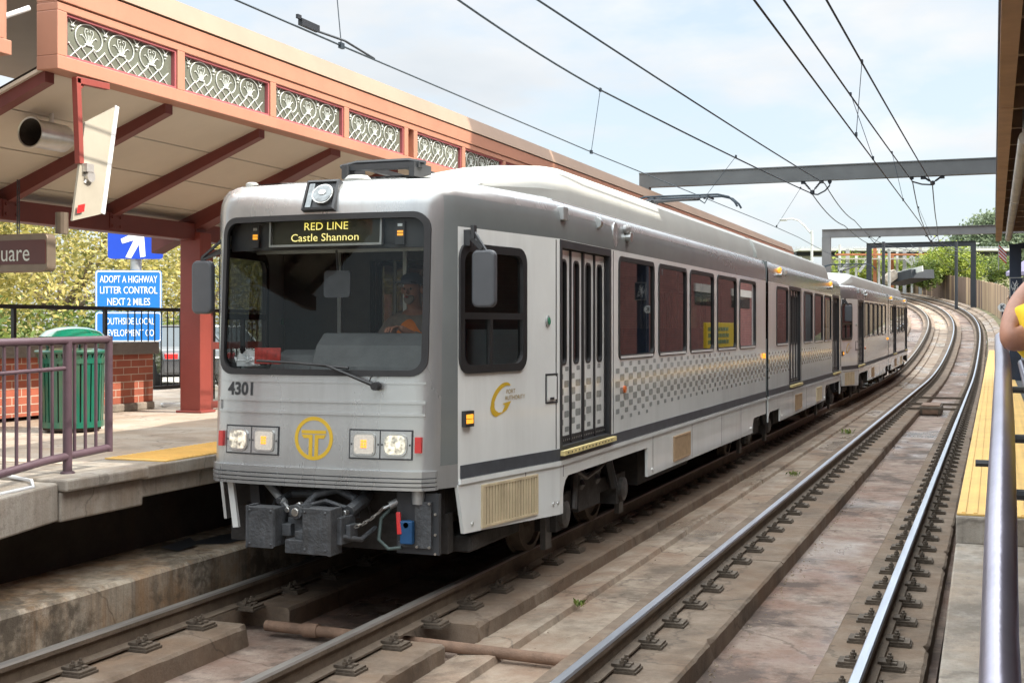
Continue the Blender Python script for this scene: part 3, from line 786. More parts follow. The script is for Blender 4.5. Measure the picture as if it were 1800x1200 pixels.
def side_wall(mb, sg, opens, y0, y1):
    Z0, Z1 = 0.87, 2.77
    knots = sorted(set([y0, y1] + [k for k in (1.86, LEN - 1.86) if y0 < k < y1] + [o[0] for o in opens] + [o[1] for o in opens]))
    P = lambda y, z: (sg * side_x(y), y, z)
    for a, b in zip(knots, knots[1:]):
        o = [o for o in opens if o[0] <= a + 1e-6 and o[1] >= b - 1e-6]
        if not o: mb.quad(P(a, Z0), P(b, Z0), P(b, Z1), P(a, Z1), 2)
        else:
            mb.quad(P(a, Z0), P(b, Z0), P(b, o[0][2]), P(a, o[0][2]), 2)
            mb.quad(P(a, o[0][3]), P(b, o[0][3]), P(b, Z1), P(a, Z1), 2)

def roof_run(mb, y0, y1):
    for sg in (1, -1):
        for l in range(6, len(LV) - 1):
            (za, da), (zb, db) = LV[l], LV[l + 1]
            mb.quad((sg * (1.32 - da), y0, za), (sg * (1.32 - da), y1, za), (sg * (1.32 - db), y1, zb), (sg * (1.32 - db), y0, zb), 1 if za < 3.0 else 0)
    x = 1.32 - .5
    mb.quad((x, y0, 3.165), (x, y1, 3.165), (-x, y1, 3.165), (-x, y0, 3.165))

def side_fn(sg, off):
    return lambda y, z: (sg * (side_x(y) + off), y, z)

def make_car():
    root = thing("tram_car", None, "tram", (C1, 8.3, 0), "coupled tram cars on the left track")
    B = lambda mb, name, m, par=None, **k: mb.build(name, m, par or root, world=False, **k)
    # shells: two articulated halves
    for rear in (False, True):
        mb = MB(); nose_shell(mb, rear)
        y0, y1 = (0.33, JA) if not rear else (JB, LEN - 0.33)
        for sg in (1, -1):
            sw_ = MB(); side_wall(sw_, sg, OPEN_A if not rear else OPEN_B, y0, y1)
            B(sw_, "side_panel", [M['silver'], M['band'], M['white']], normals=False)
        roof_run(mb, 1.86 if not rear else JB, JA if not rear else LEN - 1.86)
        # inner end wall at the joint with a wide gangway
        ye = JA if not rear else JB
        for (xa, xb, za, zb) in ((-1.3, -.6, .9, 2.75), (.6, 1.3, .9, 2.75), (-1.3, 1.3, 2.75, 3.1)):
            mb.quad((xa, ye, za), (xb, ye, za), (xb, ye, zb), (xa, ye, zb), 1)
        B(mb, "body_shell", [M['silver'], M['band'], M['white']], smooth=32)
        # interior: floor, ceiling, cab bulkhead
        mb = MB()
        a, b = (0.25, JA) if not rear else (JB, LEN - 0.25)
        xx = 0.98
        mb.box(-xx, xx, a, b, .90, .94); mb.box(-1.05, 1.05, a + .3, b - .3, 2.86, 2.90)
        yb = 1.62 if not rear else LEN - 1.62
        bk = MB(); bk.box(.26, 1.20, yb - .05, yb - .022, .95, 2.0); bk.box(-1.20, -.36, yb - .05, yb - .022, .95, 1.5)
        for xx2 in (-1, 1): bk.bar((xx2 * 1.02, yb - 1.0, 1.3), (xx2 * 1.19, yb - .06, 1.3), .02, .78)
        B(bk, "cab_partition", M['interior_grey'])
        mb.box(-1.22, -.35, yb - .02, yb + .02, .95, 2.85); mb.box(.25, 1.22, yb - .02, yb + .02, .95, 2.85); mb.box(-.35, .25, yb - .02, yb + .02, 2.6, 2.85)
        B(mb, "interior_lining", M['interior'])
    # bellows
    mb = MB()
    for k in range(5):
        y = JA + .02 + k * .05
        mb.ring(rrect(-1.24 + .03 * (k % 2), 1.24 - .03 * (k % 2), .85, 3.05, .1, 3), rrect(-1.0, 1.0, .95, 2.8, .1, 3), lambda u, v, y=y: (u, y, v), lambda u, v, y=y: (u, y + .04, v))
    B(mb, "bellows", M['rubber'])
    # windshields
    for rear in (False, True):
        F = (lambda x, z, off=0.0: flip(front(x, z, off))) if rear else front
        N = 24
        mb = MB()
        for i in range(N):
            xa, xb = -.868 + 1.736 * i / N, -.868 + 1.736 * (i + 1) / N
            for za, zb in ((1.695, 2.1), (2.1, 2.5), (2.5, 2.835)):
                mb.quad(F(xa, za, -.012), F(xb, za, -.012), F(xb, zb, -.012), F(xa, zb, -.012))
        ws = B(mb, "windshield", M['windshield'], smooth=40)
        mb = MB()
        def dense(pts):
            out = []
            for p, q in zip(pts, pts[1:] + pts[:1]):
                n = max(1, int(abs(q[0] - p[0]) / .06))
                out += [(p[0] + (q[0] - p[0]) * k / n, p[1] + (q[1] - p[1]) * k / n) for k in range(n)]
            return out
        o_ = rrect(-.895, .895, 1.655, 2.875, .13, 6); i_ = rrect(-.85, .85, 1.70, 2.83, .095, 6)
        oo, ii = [], []
        for k in range(len(o_)):
            p, q, r, s = o_[k], o_[(k + 1) % len(o_)], i_[k], i_[(k + 1) % len(i_)]
            n = max(1, int(max(abs(q[0] - p[0]), abs(r[0] - s[0])) / .06))
            for t in range(n):
                oo.append((p[0] + (q[0] - p[0]) * t / n, p[1] + (q[1] - p[1]) * t / n)); ii.append((r[0] + (s[0] - r[0]) * t / n, r[1] + (s[1] - r[1]) * t / n))
        mb.ring(oo, ii, lambda u, v: F(u, v, .014), lambda u, v: F(u, v, -.03))
        B(mb, "gasket", M['rubber'], ws, smooth=40)
    # side windows
    for opens in (OPEN_A, OPEN_B):
        for sg in (1, -1):
            for (a, b, c, d) in opens:
                if c < 1.2: continue
                if sg < 0 and (a > 2 and a % 1 < -1): continue
                cab = c < 1.715
                f = side_fn(sg, -.012)
                mb = MB()
                mb.quad(f(a, c), f(b, c), f(b, d), f(a, d))
                w = B(mb, "side_window", M['glass' if not cab else 'cabglass'])
                mb = MB()
                e, r, t = (.032, .12, .062) if cab else (.022, .085, .045)
                mb.ring(rrect(a - e, b + e, c - e, d + e, r), rrect(a - e + t, b + e - t, c - e + t, d + e - t, r * .75), side_fn(sg, .016 if cab else .008), side_fn(sg, -.03))
                if cab:
                    s0, s1 = side_fn(sg, .012), side_fn(sg, -.02)
                    ym = a + (b - a) * (.45 if a < 5 else .55)
                    for (u0, u1, v0, v1) in ((a, b, 2.08, 2.13), (ym - .02, ym + .02, c, 2.08)):
                        mb.prism([(u0, v0), (u1, v0), (u1, v1), (u0, v1)], s0, s1)
                B(mb, "window_gasket", M['rubber'], w)
                if not cab:
                    mb = MB(); mb.prism([(a + .05, c - .012), (b - .05, c - .012), (b - .05, c + .012), (a + .05, c + .012)], side_fn(sg, .010), side_fn(sg, .002))
                    B(mb, "window_sill", M['gutter'], w)
    # doors: four folding leaves in a recess
    for (a, b) in ((1.88, 3.39), (14.81, 16.18), (21.39, 22.64)):
        for sg in (1, -1):
            mb = MB(); t = .045
            f0, f1 = side_fn(sg, .006), side_fn(sg, -.10)
            mb.ring([(a - .01, .97), (b + .01, .97), (b + .01, 2.765), (a - .01, 2.765)], [(a + t, 1.0), (b - t, 1.0), (b - t, 2.70), (a + t, 2.70)], f0, f1)
            d = B(mb, "door", M['black'])
            w = (b - a - 2 * t) / 4
            for k in range(4):
                y0 = a + t + k * w; y1 = y0 + w
                mb = MB()
                g = .022 if k in (0, 2) else .045
                yl, yr = (y0 + .012, y1 - g) if k in (0, 2) else (y0 + .022, y1 - .03)
                ym = (yl + yr) / 2; hw = .075
                q0, q1 = side_fn(sg, -.045), side_fn(sg, -.075)
                o_ = [(yr, 2.69), (yl, 2.69), (yl, 1.03), (yr, 1.03)]
                o_ = rrect(yl, yr, 1.03, 2.69, .012, 4); i_ = rrect(ym - hw, ym + hw, 1.70, 2.60, .05, 4)
                mb.ring(o_, i_, q0, q1, 0)
                mb.ring(rrect(ym - hw - .012, ym + hw + .012, 1.688, 2.612, .06, 4), rrect(ym - hw + .008, ym + hw - .008, 1.708, 2.592, .045, 4), side_fn(sg, -.040), side_fn(sg, -.07), 1)
                mb.prism(rrect(ym - hw, ym + hw, 1.70, 2.60, .05, 4), side_fn(sg, -.058), side_fn(sg, -.066), 2)
                mb.prism([(yr, 1.02), (yr + g + .008, 1.02), (yr + g + .008, 2.69), (yr, 2.69)], side_fn(sg, -.030), side_fn(sg, -.08), 1)
                mb.prism([(yl, 1.0), (yr, 1.0), (yr, 1.075), (yl, 1.075)], side_fn(sg, -.036), side_fn(sg, -.08), 1)
                for q in range(6):
                    yy = yl + (q + .5) * (yr - yl) / 6
                    mb.prism([(yy - .008, 1.03), (yy + .008, 1.03), (yy + .008, 1.046), (yy - .008, 1.046)], side_fn(sg, -.033), side_fn(sg, -.037), 3)
                B(mb, "door_leaf", [M['white'], M['rubber'], M['glass'], M['chrome']], d)
            mb = MB()
            mb.prism([(a - .01, .925), (b + .06, .925), (b + .06, .965), (a - .01, .965)], side_fn(sg, .045), side_fn(sg, -.09), 0)
            for q in range(14):
                yy = a + .08 + q * (b - a - .1) / 14
                mb.prism([(yy, .938), (yy + .022, .938), (yy + .022, .952), (yy, .952)], side_fn(sg, .047), side_fn(sg, .044), 1)
            B(mb, "door_sill", [M['yellow_sill'], M['black']], d)
    # waist stripe, lip, gutter
    for (a, b) in ((.36, JA), (JB, LEN - .36)):
        for sg in (1, -1):
            def strip(z0, z1, o0, m, name, ya=a, yb=b):
                mb = MB()
                ks = sorted(set([ya, yb] + [k for k in (1.86, LEN - 1.86) if ya < k < yb]))
                for p, q in zip(ks, ks[1:]):
                    mb.prism([(p, z0), (q, z0), (q, z1), (p, z1)], side_fn(sg, o0), side_fn(sg, -.01))
                return B(mb, name, m)
            strip(.885, .985, .006, M['stripe'], "waist_stripe")
            strip(.845, .882, .016, M['white'], "skirt_lip", a - .02, b)
            mb = MB()
            ya, yb = (1.2, JA) if a < 5 else (JB, LEN - 1.2)
            mb.bar((sg * 1.235, ya + .66, 3.098), (sg * 1.235, yb - (.66 if a > 5 else 0), 3.098), .03, .035)
            B(mb, "roof_gutter", M['gutter'])
    # skirts with wheel openings
    def skirt(sg, y0, y1, zb0, zb1, c0=False, c1=False):
        mb = MB(); zt = .842
        ks = sorted(set([y0, y1] + [k for k in (1.86, LEN - 1.86) if y0 < k < y1]))
        for p, q in zip(ks, ks[1:]):
            za = zb0 + (zb1 - zb0) * (p - y0) / (y1 - y0); zz = zb0 + (zb1 - zb0) * (q - y0) / (y1 - y0)
            pp = p + (.09 if c0 and p == y0 else 0); qq = q - (.09 if c1 and q == y1 else 0)
            mb.prism([(pp, za), (qq, zz), (q, zt), (p, zt)], side_fn(sg, .002), side_fn(sg, -.025))
        for yy in (y0 + .2, y1 - .12, y1 - .2):
            mb.lathe([(.016, 0), (.016, .008)], 8, (sg * (side_x(yy) + .001), yy, max(zb0, zb1) + .06), 1, axis='X')
        return B(mb, "skirt", [M['white'], M['chrome']])
    def well(sg, y0, y1, z):
        mb = MB()
        mb.prism([(y0, z), (y0 + .12, z + .001), (y1, z), (y1, .842), (y0, .842)], side_fn(sg, .002), side_fn(sg, -.025))
        mb.prism([(y0 - .001, z - .16), (y0 + .02, z - .09), (y0 + .07, z - .03), (y0 + .14, z), (y0 - .001, z)], side_fn(sg, .0015), side_fn(sg, -.024))
        return B(mb, "skirt", M['white'])
    for sg in (1, -1):
        skirt(sg, .32, 1.95, .47, .425, c0=True); well(sg, 1.95, 4.77, .735); skirt(sg, 4.77, 11.05, .425, .40)
        well(sg, 11.05, JA, .62); well(sg, JB, 13.7, .62)
        skirt(sg, 13.7, 19.98, .40, .425); well(sg, 19.98, 22.8, .735); skirt(sg, 22.8, LEN - .32, .425, .47, c1=True)
        def grille(y0, y1, z0, z1, n, mm):
            mb = MB()
            mb.ring([(y0 - .02, z0 - .02), (y1 + .02, z0 - .02), (y1 + .02, z1 + .02), (y0 - .02, z1 + .02)], [(y0, z0), (y1, z0), (y1, z1), (y0, z1)], side_fn(sg, .016), side_fn(sg, .0), 0)
            mb.prism([(y0, z0), (y1, z0), (y1, z1), (y0, z1)], side_fn(sg, .0045), side_fn(sg, .0), 1)
            for k in range(n):
                yy = y0 + (k + .5) * (y1 - y0) / n; hw = (y1 - y0) / n * .30
                mb.prism([(yy - hw, z0), (yy + hw, z0), (yy + hw, z1), (yy - hw, z1)], side_fn(sg, .013), side_fn(sg, .004), 0)
            return B(mb, "louvre_grille", [mm, M['louvre_gap']])
        grille(.66, 1.46, .50, .79, 19, M['beige'])
        grille(5.95, 6.75, .49, .74, 16, M['tan'])
        grille(15.5, 16.3, .49, .74, 16, M['tan']); grille(18.5, 19.3, .49, .74, 16, M['beige']); grille(23.3, 24.1, .50, .79, 26, M['beige'])
    for sg in (1, -1):
        for (y, z0, z1) in ((1.80, .99, 2.76), (3.48, .99, 2.76), (1.30, .48, .84), (1.955, .74, .84), (5.0, .44, .84), (6.9, .43, .84), (8.7, .42, .84), (10.1, .42, .84), (14.74, .99, 2.76), (16.3, .99, 2.76), (15.2, .42, .84), (17.0, .42, .84), (19.6, .42, .84), (21.3, .99, 2.76)):
            mb = MB(); mb.prism([(y - .004, z0), (y + .004, z0), (y + .004, z1), (y - .004, z1)], side_fn(sg, .0036), side_fn(sg, .0)); B(mb, "panel_seam", M['rubber'])
    # front furniture at both ends
    for rear in (False, True):
        F = (lambda x, z, off=0.0: flip(front(x, z, off))) if rear else front
        def fr(poly, o0, o1, mb, mi=0):
            return mb.prism(poly, lambda u, v: F(u, v, o0), lambda u, v: F(u, v, o1), mi)
        def xs(a, b, n=14): return [a + (b - a) * k / n for k in range(n + 1)]
        # ribbed bumper
        mb = MB()
        for z0, z1, o in ((.825, .848, .045), (.856, .879, .05), (.887, .91, .05), (.918, .965, .042)):
            pts = xs(-.955, .955, 26)
            for p, q in zip(pts, pts[1:]):
                fr([(p, z0), (q, z0), (q, z1), (p, z1)], o, -.01, mb)
        pts = xs(-.95, .95, 26)
        for p, q in zip(pts, pts[1:]): fr([(p, .828), (q, .828), (q, .955), (p, .955)], .026, -.005, mb, 1)
        B(mb, "bumper", [M['silver'], M['stripe']])
        # pressed band under the number
        mb = MB()
        for z0, z1, o in ((1.455, 1.475, .010), (1.365, 1.385, .012), (1.60, 1.612, .006)):
            pts = xs(-.885, .885, 20)
            for p, q in zip(pts, pts[1:]): fr([(p, z0), (q, z0), (q, z1), (p, z1)], o, -.005, mb)
        for x in (-.885, .865): fr([(x, 1.386), (x + .02, 1.386), (x + .02, 1.454), (x, 1.454)], .009, -.005, mb)
        B(mb, "pressed_band", M['silver'])
        # headlights and indicators
        for sg in (-1, 1):
            mb = MB()
            def plate(x0, x1, z0, z1, o0, mi):
                pts = xs(x0, x1, 9)
                for p_, q_ in zip(pts, pts[1:]):
                    a_, b_, c_, d_ = F(sg * p_, z0, o0), F(sg * q_, z0, o0), F(sg * q_, z1, o0), F(sg * p_, z1, o0)
                    mb.quad(a_, b_, c_, d_, mi)
                    for (u_, v_, w_) in ((p_, q_, z0), (p_, q_, z1)): mb.quad(F(sg * u_, w_, o0), F(sg * v_, w_, o0), F(sg * v_, w_, -.01), F(sg * u_, w_, -.01), mi)
                for u_ in (x0, x1): mb.quad(F(sg * u_, z0, o0), F(sg * u_, z1, o0), F(sg * u_, z1, -.01), F(sg * u_, z0, -.01), mi)
            plate(.30, .80, 1.045, 1.265, .006, 0); plate(.311, .546, 1.056, 1.254, .009, 1); plate(.556, .789, 1.056, 1.254, .009, 1)
            for (u_, v_) in ((.322, 1.155), (.536, 1.155), (.566, 1.155), (.779, 1.155)):
                fr([(sg * u_ - .006, v_ - .006), (sg * u_ + .006, v_ - .006), (sg * u_ + .006, v_ + .006), (sg * u_ - .006, v_ + .006)], .012, .0, mb, 0)
            h = B(mb, "headlight", [M['black'], M['silver']])
            mb = MB(); c = sg * .672
            fr(rrect(c - .09, c + .09, 1.075, 1.237, .05), .022, .005, mb, 0)
            B(mb, "lamp_rim", M['chrome'], h)
            mb = MB(); fr(rrect(c - .078, c + .078, 1.087, 1.225, .045), .026, .010, mb, 0)
            B(mb, "lamp", M['headlamp_lens'], h)
            mb = MB(); c = sg * .428
            fr(rrect(c - .088, c + .088, 1.075, 1.237, .03), .020, .005, mb, 0)
            fr(rrect(c - .078, c + .078, 1.087, 1.225, .025), .024, .010, mb, 1)
            for k in range(3):
                for q in range(2):
                    u, v = c - .024 + q * .025, 1.130 + k * .021
                    fr([(u, v), (u + .021, v), (u + .021, v + .016), (u, v + .016)], .0265, .02, mb, 2)
            B(mb, "indicator", [M['chrome'], M['turn_lens'], M['amber_lamp']], h)
            mb = MB(); fr([(sg * .822, 1.10), (sg * .868, 1.10), (sg * .868, 1.215), (sg * .822, 1.215)], .028, .0, mb)
            B(mb, "red_reflector", M['red'])
        # emblem: ring with a double-lined T
        mb = MB(); n = 48
        for k in range(n):
            a0, a1 = 2 * pi * k / n, 2 * pi * (k + 1) / n
            for (r0, r1) in ((.135, .163),):
                fr([(r0 * cos(a0), 1.185 + r0 * sin(a0)), (r1 * cos(a0), 1.185 + r1 * sin(a0)), (r1 * cos(a1), 1.185 + r1 * sin(a1)), (r0 * cos(a1), 1.185 + r0 * sin(a1))], .0032, .0, mb)
        for (x0, x1, z0, z1) in ((-.105, .105, .035, .060), (-.105, -.010, .0, .027), (.010, .105, .0, .027), (-.040, -.010, -.14, .0), (.010, .040, -.14, .0)):
            if (x0, x1) == (-.105, -.010) or (x0, x1) == (.010, .105):
                sgn = -1 if x0 < 0 else 1
                fr([(sgn * .010, 1.185 + .0), (sgn * .085, 1.185 + .0), (sgn * .105, 1.185 + .027), (sgn * .010, 1.185 + .027)], .0036, .0, mb)
            else:
                fr([(x0, 1.185 + z0), (x1, 1.185 + z0), (x1, 1.185 + z1), (x0, 1.185 + z1)], .0034, .0, mb)
        B(mb, "emblem", M['gold'])
        # roof headlamp in a black box
        mb = MB()
        def rp(u, v, o):            # over the rounded roof edge: v along the surface
            z = 2.925 + v * .85; d = 0 if z < 2.9 else (z - 2.9) ** 2 * 2.0
            p = front(u, 2.9, 0); q = Vector((u, p.y + d - o, z + o * .35))
            return flip(q) if rear else q
        for (a, b, c, d, o, m_) in ((-.125, .125, -.02, .22, .045, 0),):
            mb.prism([(a, c), (b, c), (b, d), (a, d)], lambda u, v: rp(u, v, .024), lambda u, v: rp(u, v, -.06), 0)
        mb.ring([(-.14, -.04), (.14, -.04), (.14, .235), (-.14, .235)], [(-.122, -.02), (.122, -.02), (.122, .218), (-.122, .218)], lambda u, v: rp(u, v, .045), lambda u, v: rp(u, v, -.06), 0)
        tl = B(mb, "roof_headlamp", M['black'])
        mb = MB(); n = 24
        cx, cv, r = .028, .105, .088
        mb.prism([(cx + r * cos(2 * pi * k / n), cv + r * sin(2 * pi * k / n)) for k in range(n)], lambda u, v: rp(u, v, .042), lambda u, v: rp(u, v, .0), 0)
        mb.prism([(cx + .078 * cos(2 * pi * k / n), cv + .078 * sin(2 * pi * k / n)) for k in range(n)], lambda u, v: rp(u, v, .046), lambda u, v: rp(u, v, .0), 1)
        mb.prism([(cx + .03 * cos(2 * pi * k / n), cv + .01 + .022 * sin(2 * pi * k / n)) for k in range(n)], lambda u, v: rp(u, v, .049), lambda u, v: rp(u, v, .0), 0)
        mb.prism([(-.115, -.01), (-.068, -.01), (-.068, .21), (-.115, .21)], lambda u, v: rp(u, v, .032), lambda u, v: rp(u, v, .0), 1)
        B(mb, "lamp", [M['chrome'], M['lamp_grey']], tl)
        # destination sign and marker lights behind the glass
        sgn = -1 if rear else 1
        mb = MB()
        yy = lambda x: (front(x, 2.74, -.035))
        FF = lambda u, v, o: F(u, v, o)
        mb.prism([(x, 2.615) for x in xs(-.87, .87, 10)] + [(x, 2.835) for x in xs(.87, -.87, 10)], lambda u, v: F(u, v, -.075), lambda u, v: F(u, v, -.10))
        B(mb, "sign_hood", M['black'])
        mb = MB()
        mb.ring([(-.47, 2.635), (.50, 2.635), (.50, 2.85), (-.47, 2.85)], [(-.455, 2.652), (.485, 2.652), (.485, 2.838), (-.455, 2.838)], lambda u, v: F(u, v, -.035), lambda u, v: F(u, v, -.07), 0)
        mb.prism([(-.455, 2.652), (.485, 2.652), (.485, 2.838), (-.455, 2.838)], lambda u, v: F(u, v, -.066), lambda u, v: F(u, v, -.072), 1)
        ds = B(mb, "destination_sign", [M['galv'], mat("sign_face", (0.028, 0.030, 0.016), 0.4, 0, 0.25, 3)] if not rear else [M['galv'], M['black']])
        if not rear:
            mb = MB()
            mb.text("RED LINE", .083, lambda u, v: F(u + .02, 2.785 + v, -.060), sx=1.12, offset=.0)
            mb.text("Castle Shannon", .083, lambda u, v: F(u + .01, 2.700 + v, -.060), sx=1.14, offset=.0)
            B(mb, "sign_lettering", M['led'], ds, normals=False)
        for x in (-.61, .64):
            mb = MB()
            mb.prism([(x - .035, 2.635), (x + .035, 2.635), (x + .035, 2.81), (x - .035, 2.81)], lambda u, v: F(u, v, -.045), lambda u, v: F(u, v, -.07), 0)
            for z in (2.70, 2.722): mb.prism([(x - .018, z), (x + .026, z), (x + .026, z + .017), (x - .018, z + .017)], lambda u, v: F(u, v, -.04), lambda u, v: F(u, v, -.05), 1)
            mb.prism([(x - .016, 2.77), (x + .02, 2.77), (x + .02, 2.79), (x - .016, 2.79)], lambda u, v: F(u, v, -.04), lambda u, v: F(u, v, -.05), 2)
            B(mb, "marker_light", [M['black'], M['amber_lamp'], M['chrome']])
        # dashboard, windscreen ledge, bulkhead posts, cab seat
        mb = MB()
        prof = [(.16, 1.60), (.20, 1.72), (.30, 1.88), (.42, 1.975), (.62, 1.96), (.66, 1.2), (.2, 1.2)]
        fx = (lambda u, v, x: flip((x, u, v))) if rear else (lambda u, v, x: (x, u, v))
        mb.prism(prof, lambda u, v: fx(u, v, -.15 * sgn if not rear else -.15), lambda u, v: fx(u, v, .9))
        prof2 = [(.16, 1.55), (.22, 1.66), (.36, 1.80), (.50, 1.84), (.62, 1.80), (.66, 1.2), (.2, 1.2)]
        mb.prism(prof2, lambda u, v: fx(u, v, -.55), lambda u, v: fx(u, v, -.152))
        B(mb, "dashboard", M['dash'], bevel=.02)
        mb = MB()
        for x in (-.62, .02, .28, .40): mb.bar(fx(1.55, .95, x), fx(1.55, 2.84, x), .035, .035)
        mb.bar(fx(.5, 2.62, -.8), fx(.5, 2.62, .85), .03, .03)
        B(mb, "cab_posts", M['galv'])
        mb = MB(); mb.cbox(fx(1.22, 1.28, .42), (.42, .44, .12)); mb.cbox(fx(1.46, 1.72, .42), (.42, .10, .72))
        B(mb, "driver_seat", M['seat'], bevel=.04)
        # wiper
        mb = MB()
        mb.lathe([(.03, -.06), (.034, .0), (.02, .02)], 10, F(.53, 1.585, .03), 0, axis='Y')
        mb.tube([F(.53, 1.585, .045), F(.38, 1.64, .055), F(.12, 1.735, .06)], [.018, .014, .010], 6)
        mb.tube([F(.12, 1.735, .06), F(-.10, 1.745, .06)], .008, 6)
        mb.tube([F(-.50, 1.762, .04), F(-.10, 1.748, .05), F(.30, 1.715, .045)], .011, 6)
        mb.tube([F(.47, 1.61, .05), F(.49, 1.65, .06), F(.51, 1.662, .06)], .005, 5)
        B(mb, "wiper", M['rubber'])
        # interior mirror, run card and paper behind the glass
        mb = MB()
        mb.prism(rrect(-.13, .10, 2.25, 2.46, .03), lambda u, v: F(u, v, -.32), lambda u, v: F(u, v, -.345)); mb.tube([F(-.015, 2.46, -.33), F(-.015, 2.62, -.3)], .009, 6)
        B(mb, "cab_mirror", M['stripe'])
        if not rear:
            mb = MB(); mb.prism([(-.60, 1.735), (-.36, 1.735), (-.36, 1.86), (-.60, 1.86)], lambda u, v: F(u, v, -.075 + .0), lambda u, v: F(u, v, -.085))
            B(mb, "run_card", M['redpaper'])
            mb = MB()
            random.seed(4)
            base = [(-.82 + .27 * random.random(), 1.71 + .16 * random.random() ** 1.6, -.05 - .09 * random.random()) for _ in range(26)]
            mb.add([F(*b) for b in base], [(i, (i * 7 + 3) % 26, (i * 5 + 11) % 26) for i in range(26) if len({i, (i * 7 + 3) % 26, (i * 5 + 11) % 26}) == 3])
            B(mb, "crumpled_paper", M['whitepaper'], normals=False)
        # fleet number on the nose
        mb = MB()
        num = "4301"
        mb.text(num, .135, (lambda u, v: F(u - .665, 1.54 + v, .004)) if not rear else (lambda u, v: F(-(u - .665), 1.54 + v, .004)), sx=.98, offset=.004)
        B(mb, "fleet_number", M['black'], normals=False)
        # drawgear: folding coupler, stay struts, chain
        Q = (lambda x, y, z: flip((x, y, z))) if rear else (lambda x, y, z: (x, y, z))
        def qb(mb, x0, x1, y0, y1, z0, z1, mi=0, ang=0.0, piv=(0, 0)):
            ca, sa = cos(ang), sin(ang)
            vs = []
            for z in (z0, z1):
                for y in (y0, y1):
                    for x in (x0, x1):
                        dx, dy = x - piv[0], y - piv[1]
                        vs.append(Q(piv[0] + dx * ca - dy * sa, piv[1] + dx * sa + dy * ca, z))
            mb.add(vs, [(0, 2, 3, 1), (4, 5, 7, 6), (0, 1, 5, 4), (2, 6, 7, 3), (0, 4, 6, 2), (1, 3, 7, 5)], mi)
        mb = MB()
        qb(mb, -.40, -.175, -.26, -.10, .40, .685); qb(mb, -.36, -.215, -.10, .02, .46, .64); qb(mb, .085, .31, -.30, -.12, .385, .70); qb(mb, .12, .28, -.12, .04, .45, .65)
        qb(mb, -.16, .07, -.10, .08, .46, .60); qb(mb, -.18, .09, -.06, .14, .60, .68)
        qb(mb, -.10, .06, -.24, -.10, .36, .46); qb(mb, -.04, .05, -.20, -.06, .46, .52)
        qb(mb, -.175, -.10, -.16, -.05, .47, .56); qb(mb, .31, .36, -.22, .0, .44, .64); qb(mb, .36, .40, -.16, -.04, .48, .58)
        qb(mb, -.415, -.395, -.275, -.12, .385, .70); qb(mb, .295, .325, -.315, -.14, .37, .71); qb(mb, -.395, -.18, -.272, -.258, .39, .695); qb(mb, .09, .30, -.314, -.298, .375, .71)
        for (x, y, z) in ((-.38, -.275, .42), (-.20, -.275, .42), (-.38, -.275, .665), (-.20, -.275, .665), (.11, -.317, .41), (.28, -.317, .41), (.11, -.317, .68), (.28, -.317, .68)): mb.lathe([(.012, -.006), (.012, .01)], 6, Q(x, y, z), 0, axis='Y')
        mb.lathe([(.055, -.12), (.055, .05), (.03, .06)], 14, Q(-.045, -.06, .655), 0, axis='Y'); mb.lathe([(.032, -.145), (.032, -.11)], 12, Q(-.045, -.05, .655), 1, axis='Y')
        mb.tube([Q(.33, -.05, .66), Q(.36, .12, .72), Q(.30, .3, .74)], .05, 8, 0); mb.tube([Q(-.30, .0, .70), Q(-.28, .15, .74), Q(-.1, .2, .74)], .03, 8, 0)
        mb.tube([Q(.34, -.2, .50), Q(.43, -.05, .46), Q(.45, .15, .52)], .022, 6, 0)
        for (x, z) in ((-.15, .66), (-.05, .70), (.06, .67), (.33, .66), (.33, .46), (.33, .55)):
            mb.lathe([(.022, -.03), (.022, .02), (.012, .03)], 8, Q(x, -.10, z), 1, axis='Y')
        B(mb, "coupler", [M['steelgrey'], M['chrome']], bevel=.01)
        mb = MB()
        mb.tube([Q(-.06, .02, .68), Q(0, .05, .76), Q(.15, .1, .80), Q(.30, .1, .74), Q(.33, .05, .60)], .035, 8)
        mb.tube([Q(-.12, .0, .66), Q(.1, .02, .72), Q(.28, .0, .68)], .018, 6)
        mb.tube([Q(-.02, .6, .60), Q(0, .0, .56)], .07, 8)
        B(mb, "coupler_hose", M['steelgrey'], smooth=50)
        for (p, q) in (((-.56, .22, .83), (-.20, -.02, .66)), ((.78, .25, .80), (.40, -.02, .60))):
            mb = MB(); p = Vector(p); q = Vector(q)
            sh_ = 1.0 if p.x < 0 else .62; q = p.lerp(q, sh_); mid = p.lerp(q, .14); mid2 = p.lerp(q, .84)
            mb.tube([Q(*mid), Q(*mid2)], .030, 10); mb.tube([Q(*p), Q(*mid)], .012, 6); mb.tube([Q(*mid2), Q(*q)], .012, 6)
            B(mb, "stay_strut", M['galv'], smooth=50)
        mb = MB()
        a, b = Vector((.545, .08, .678)), Vector((.36, -.13, .55))
        for k in range(9):
            c = a.lerp(b, k / 9) - Vector((0, 0, .03 * sin(pi * k / 9))); d = a.lerp(b, (k + 1.15) / 9) - Vector((0, 0, .03 * sin(pi * (k + 1) / 9)))
            nrm = Vector((0, .012, 0)) if k % 2 else Vector((.004, .004, .012))
            mb.tube([Q(*(c + nrm)), Q(*(d + nrm)), Q(*(d - nrm)), Q(*(c - nrm))], .0065, 5, closed=True)
        B(mb, "chain", M['chrome'])
        mb = MB()
        mb.bar(Q(-.80, .12, .82), Q(-.755, .13, .46), .05, .03); B(mb, "guard_bar", M['white'])
        mb = MB(); mb.bar(Q(-.62, .2, .84), Q(-.60, .22, .50), .08, .08); mb.tube([Q(-.45, .35, .83), Q(-.52, .28, .62), Q(-.36, .22, .58)], .012, 6)
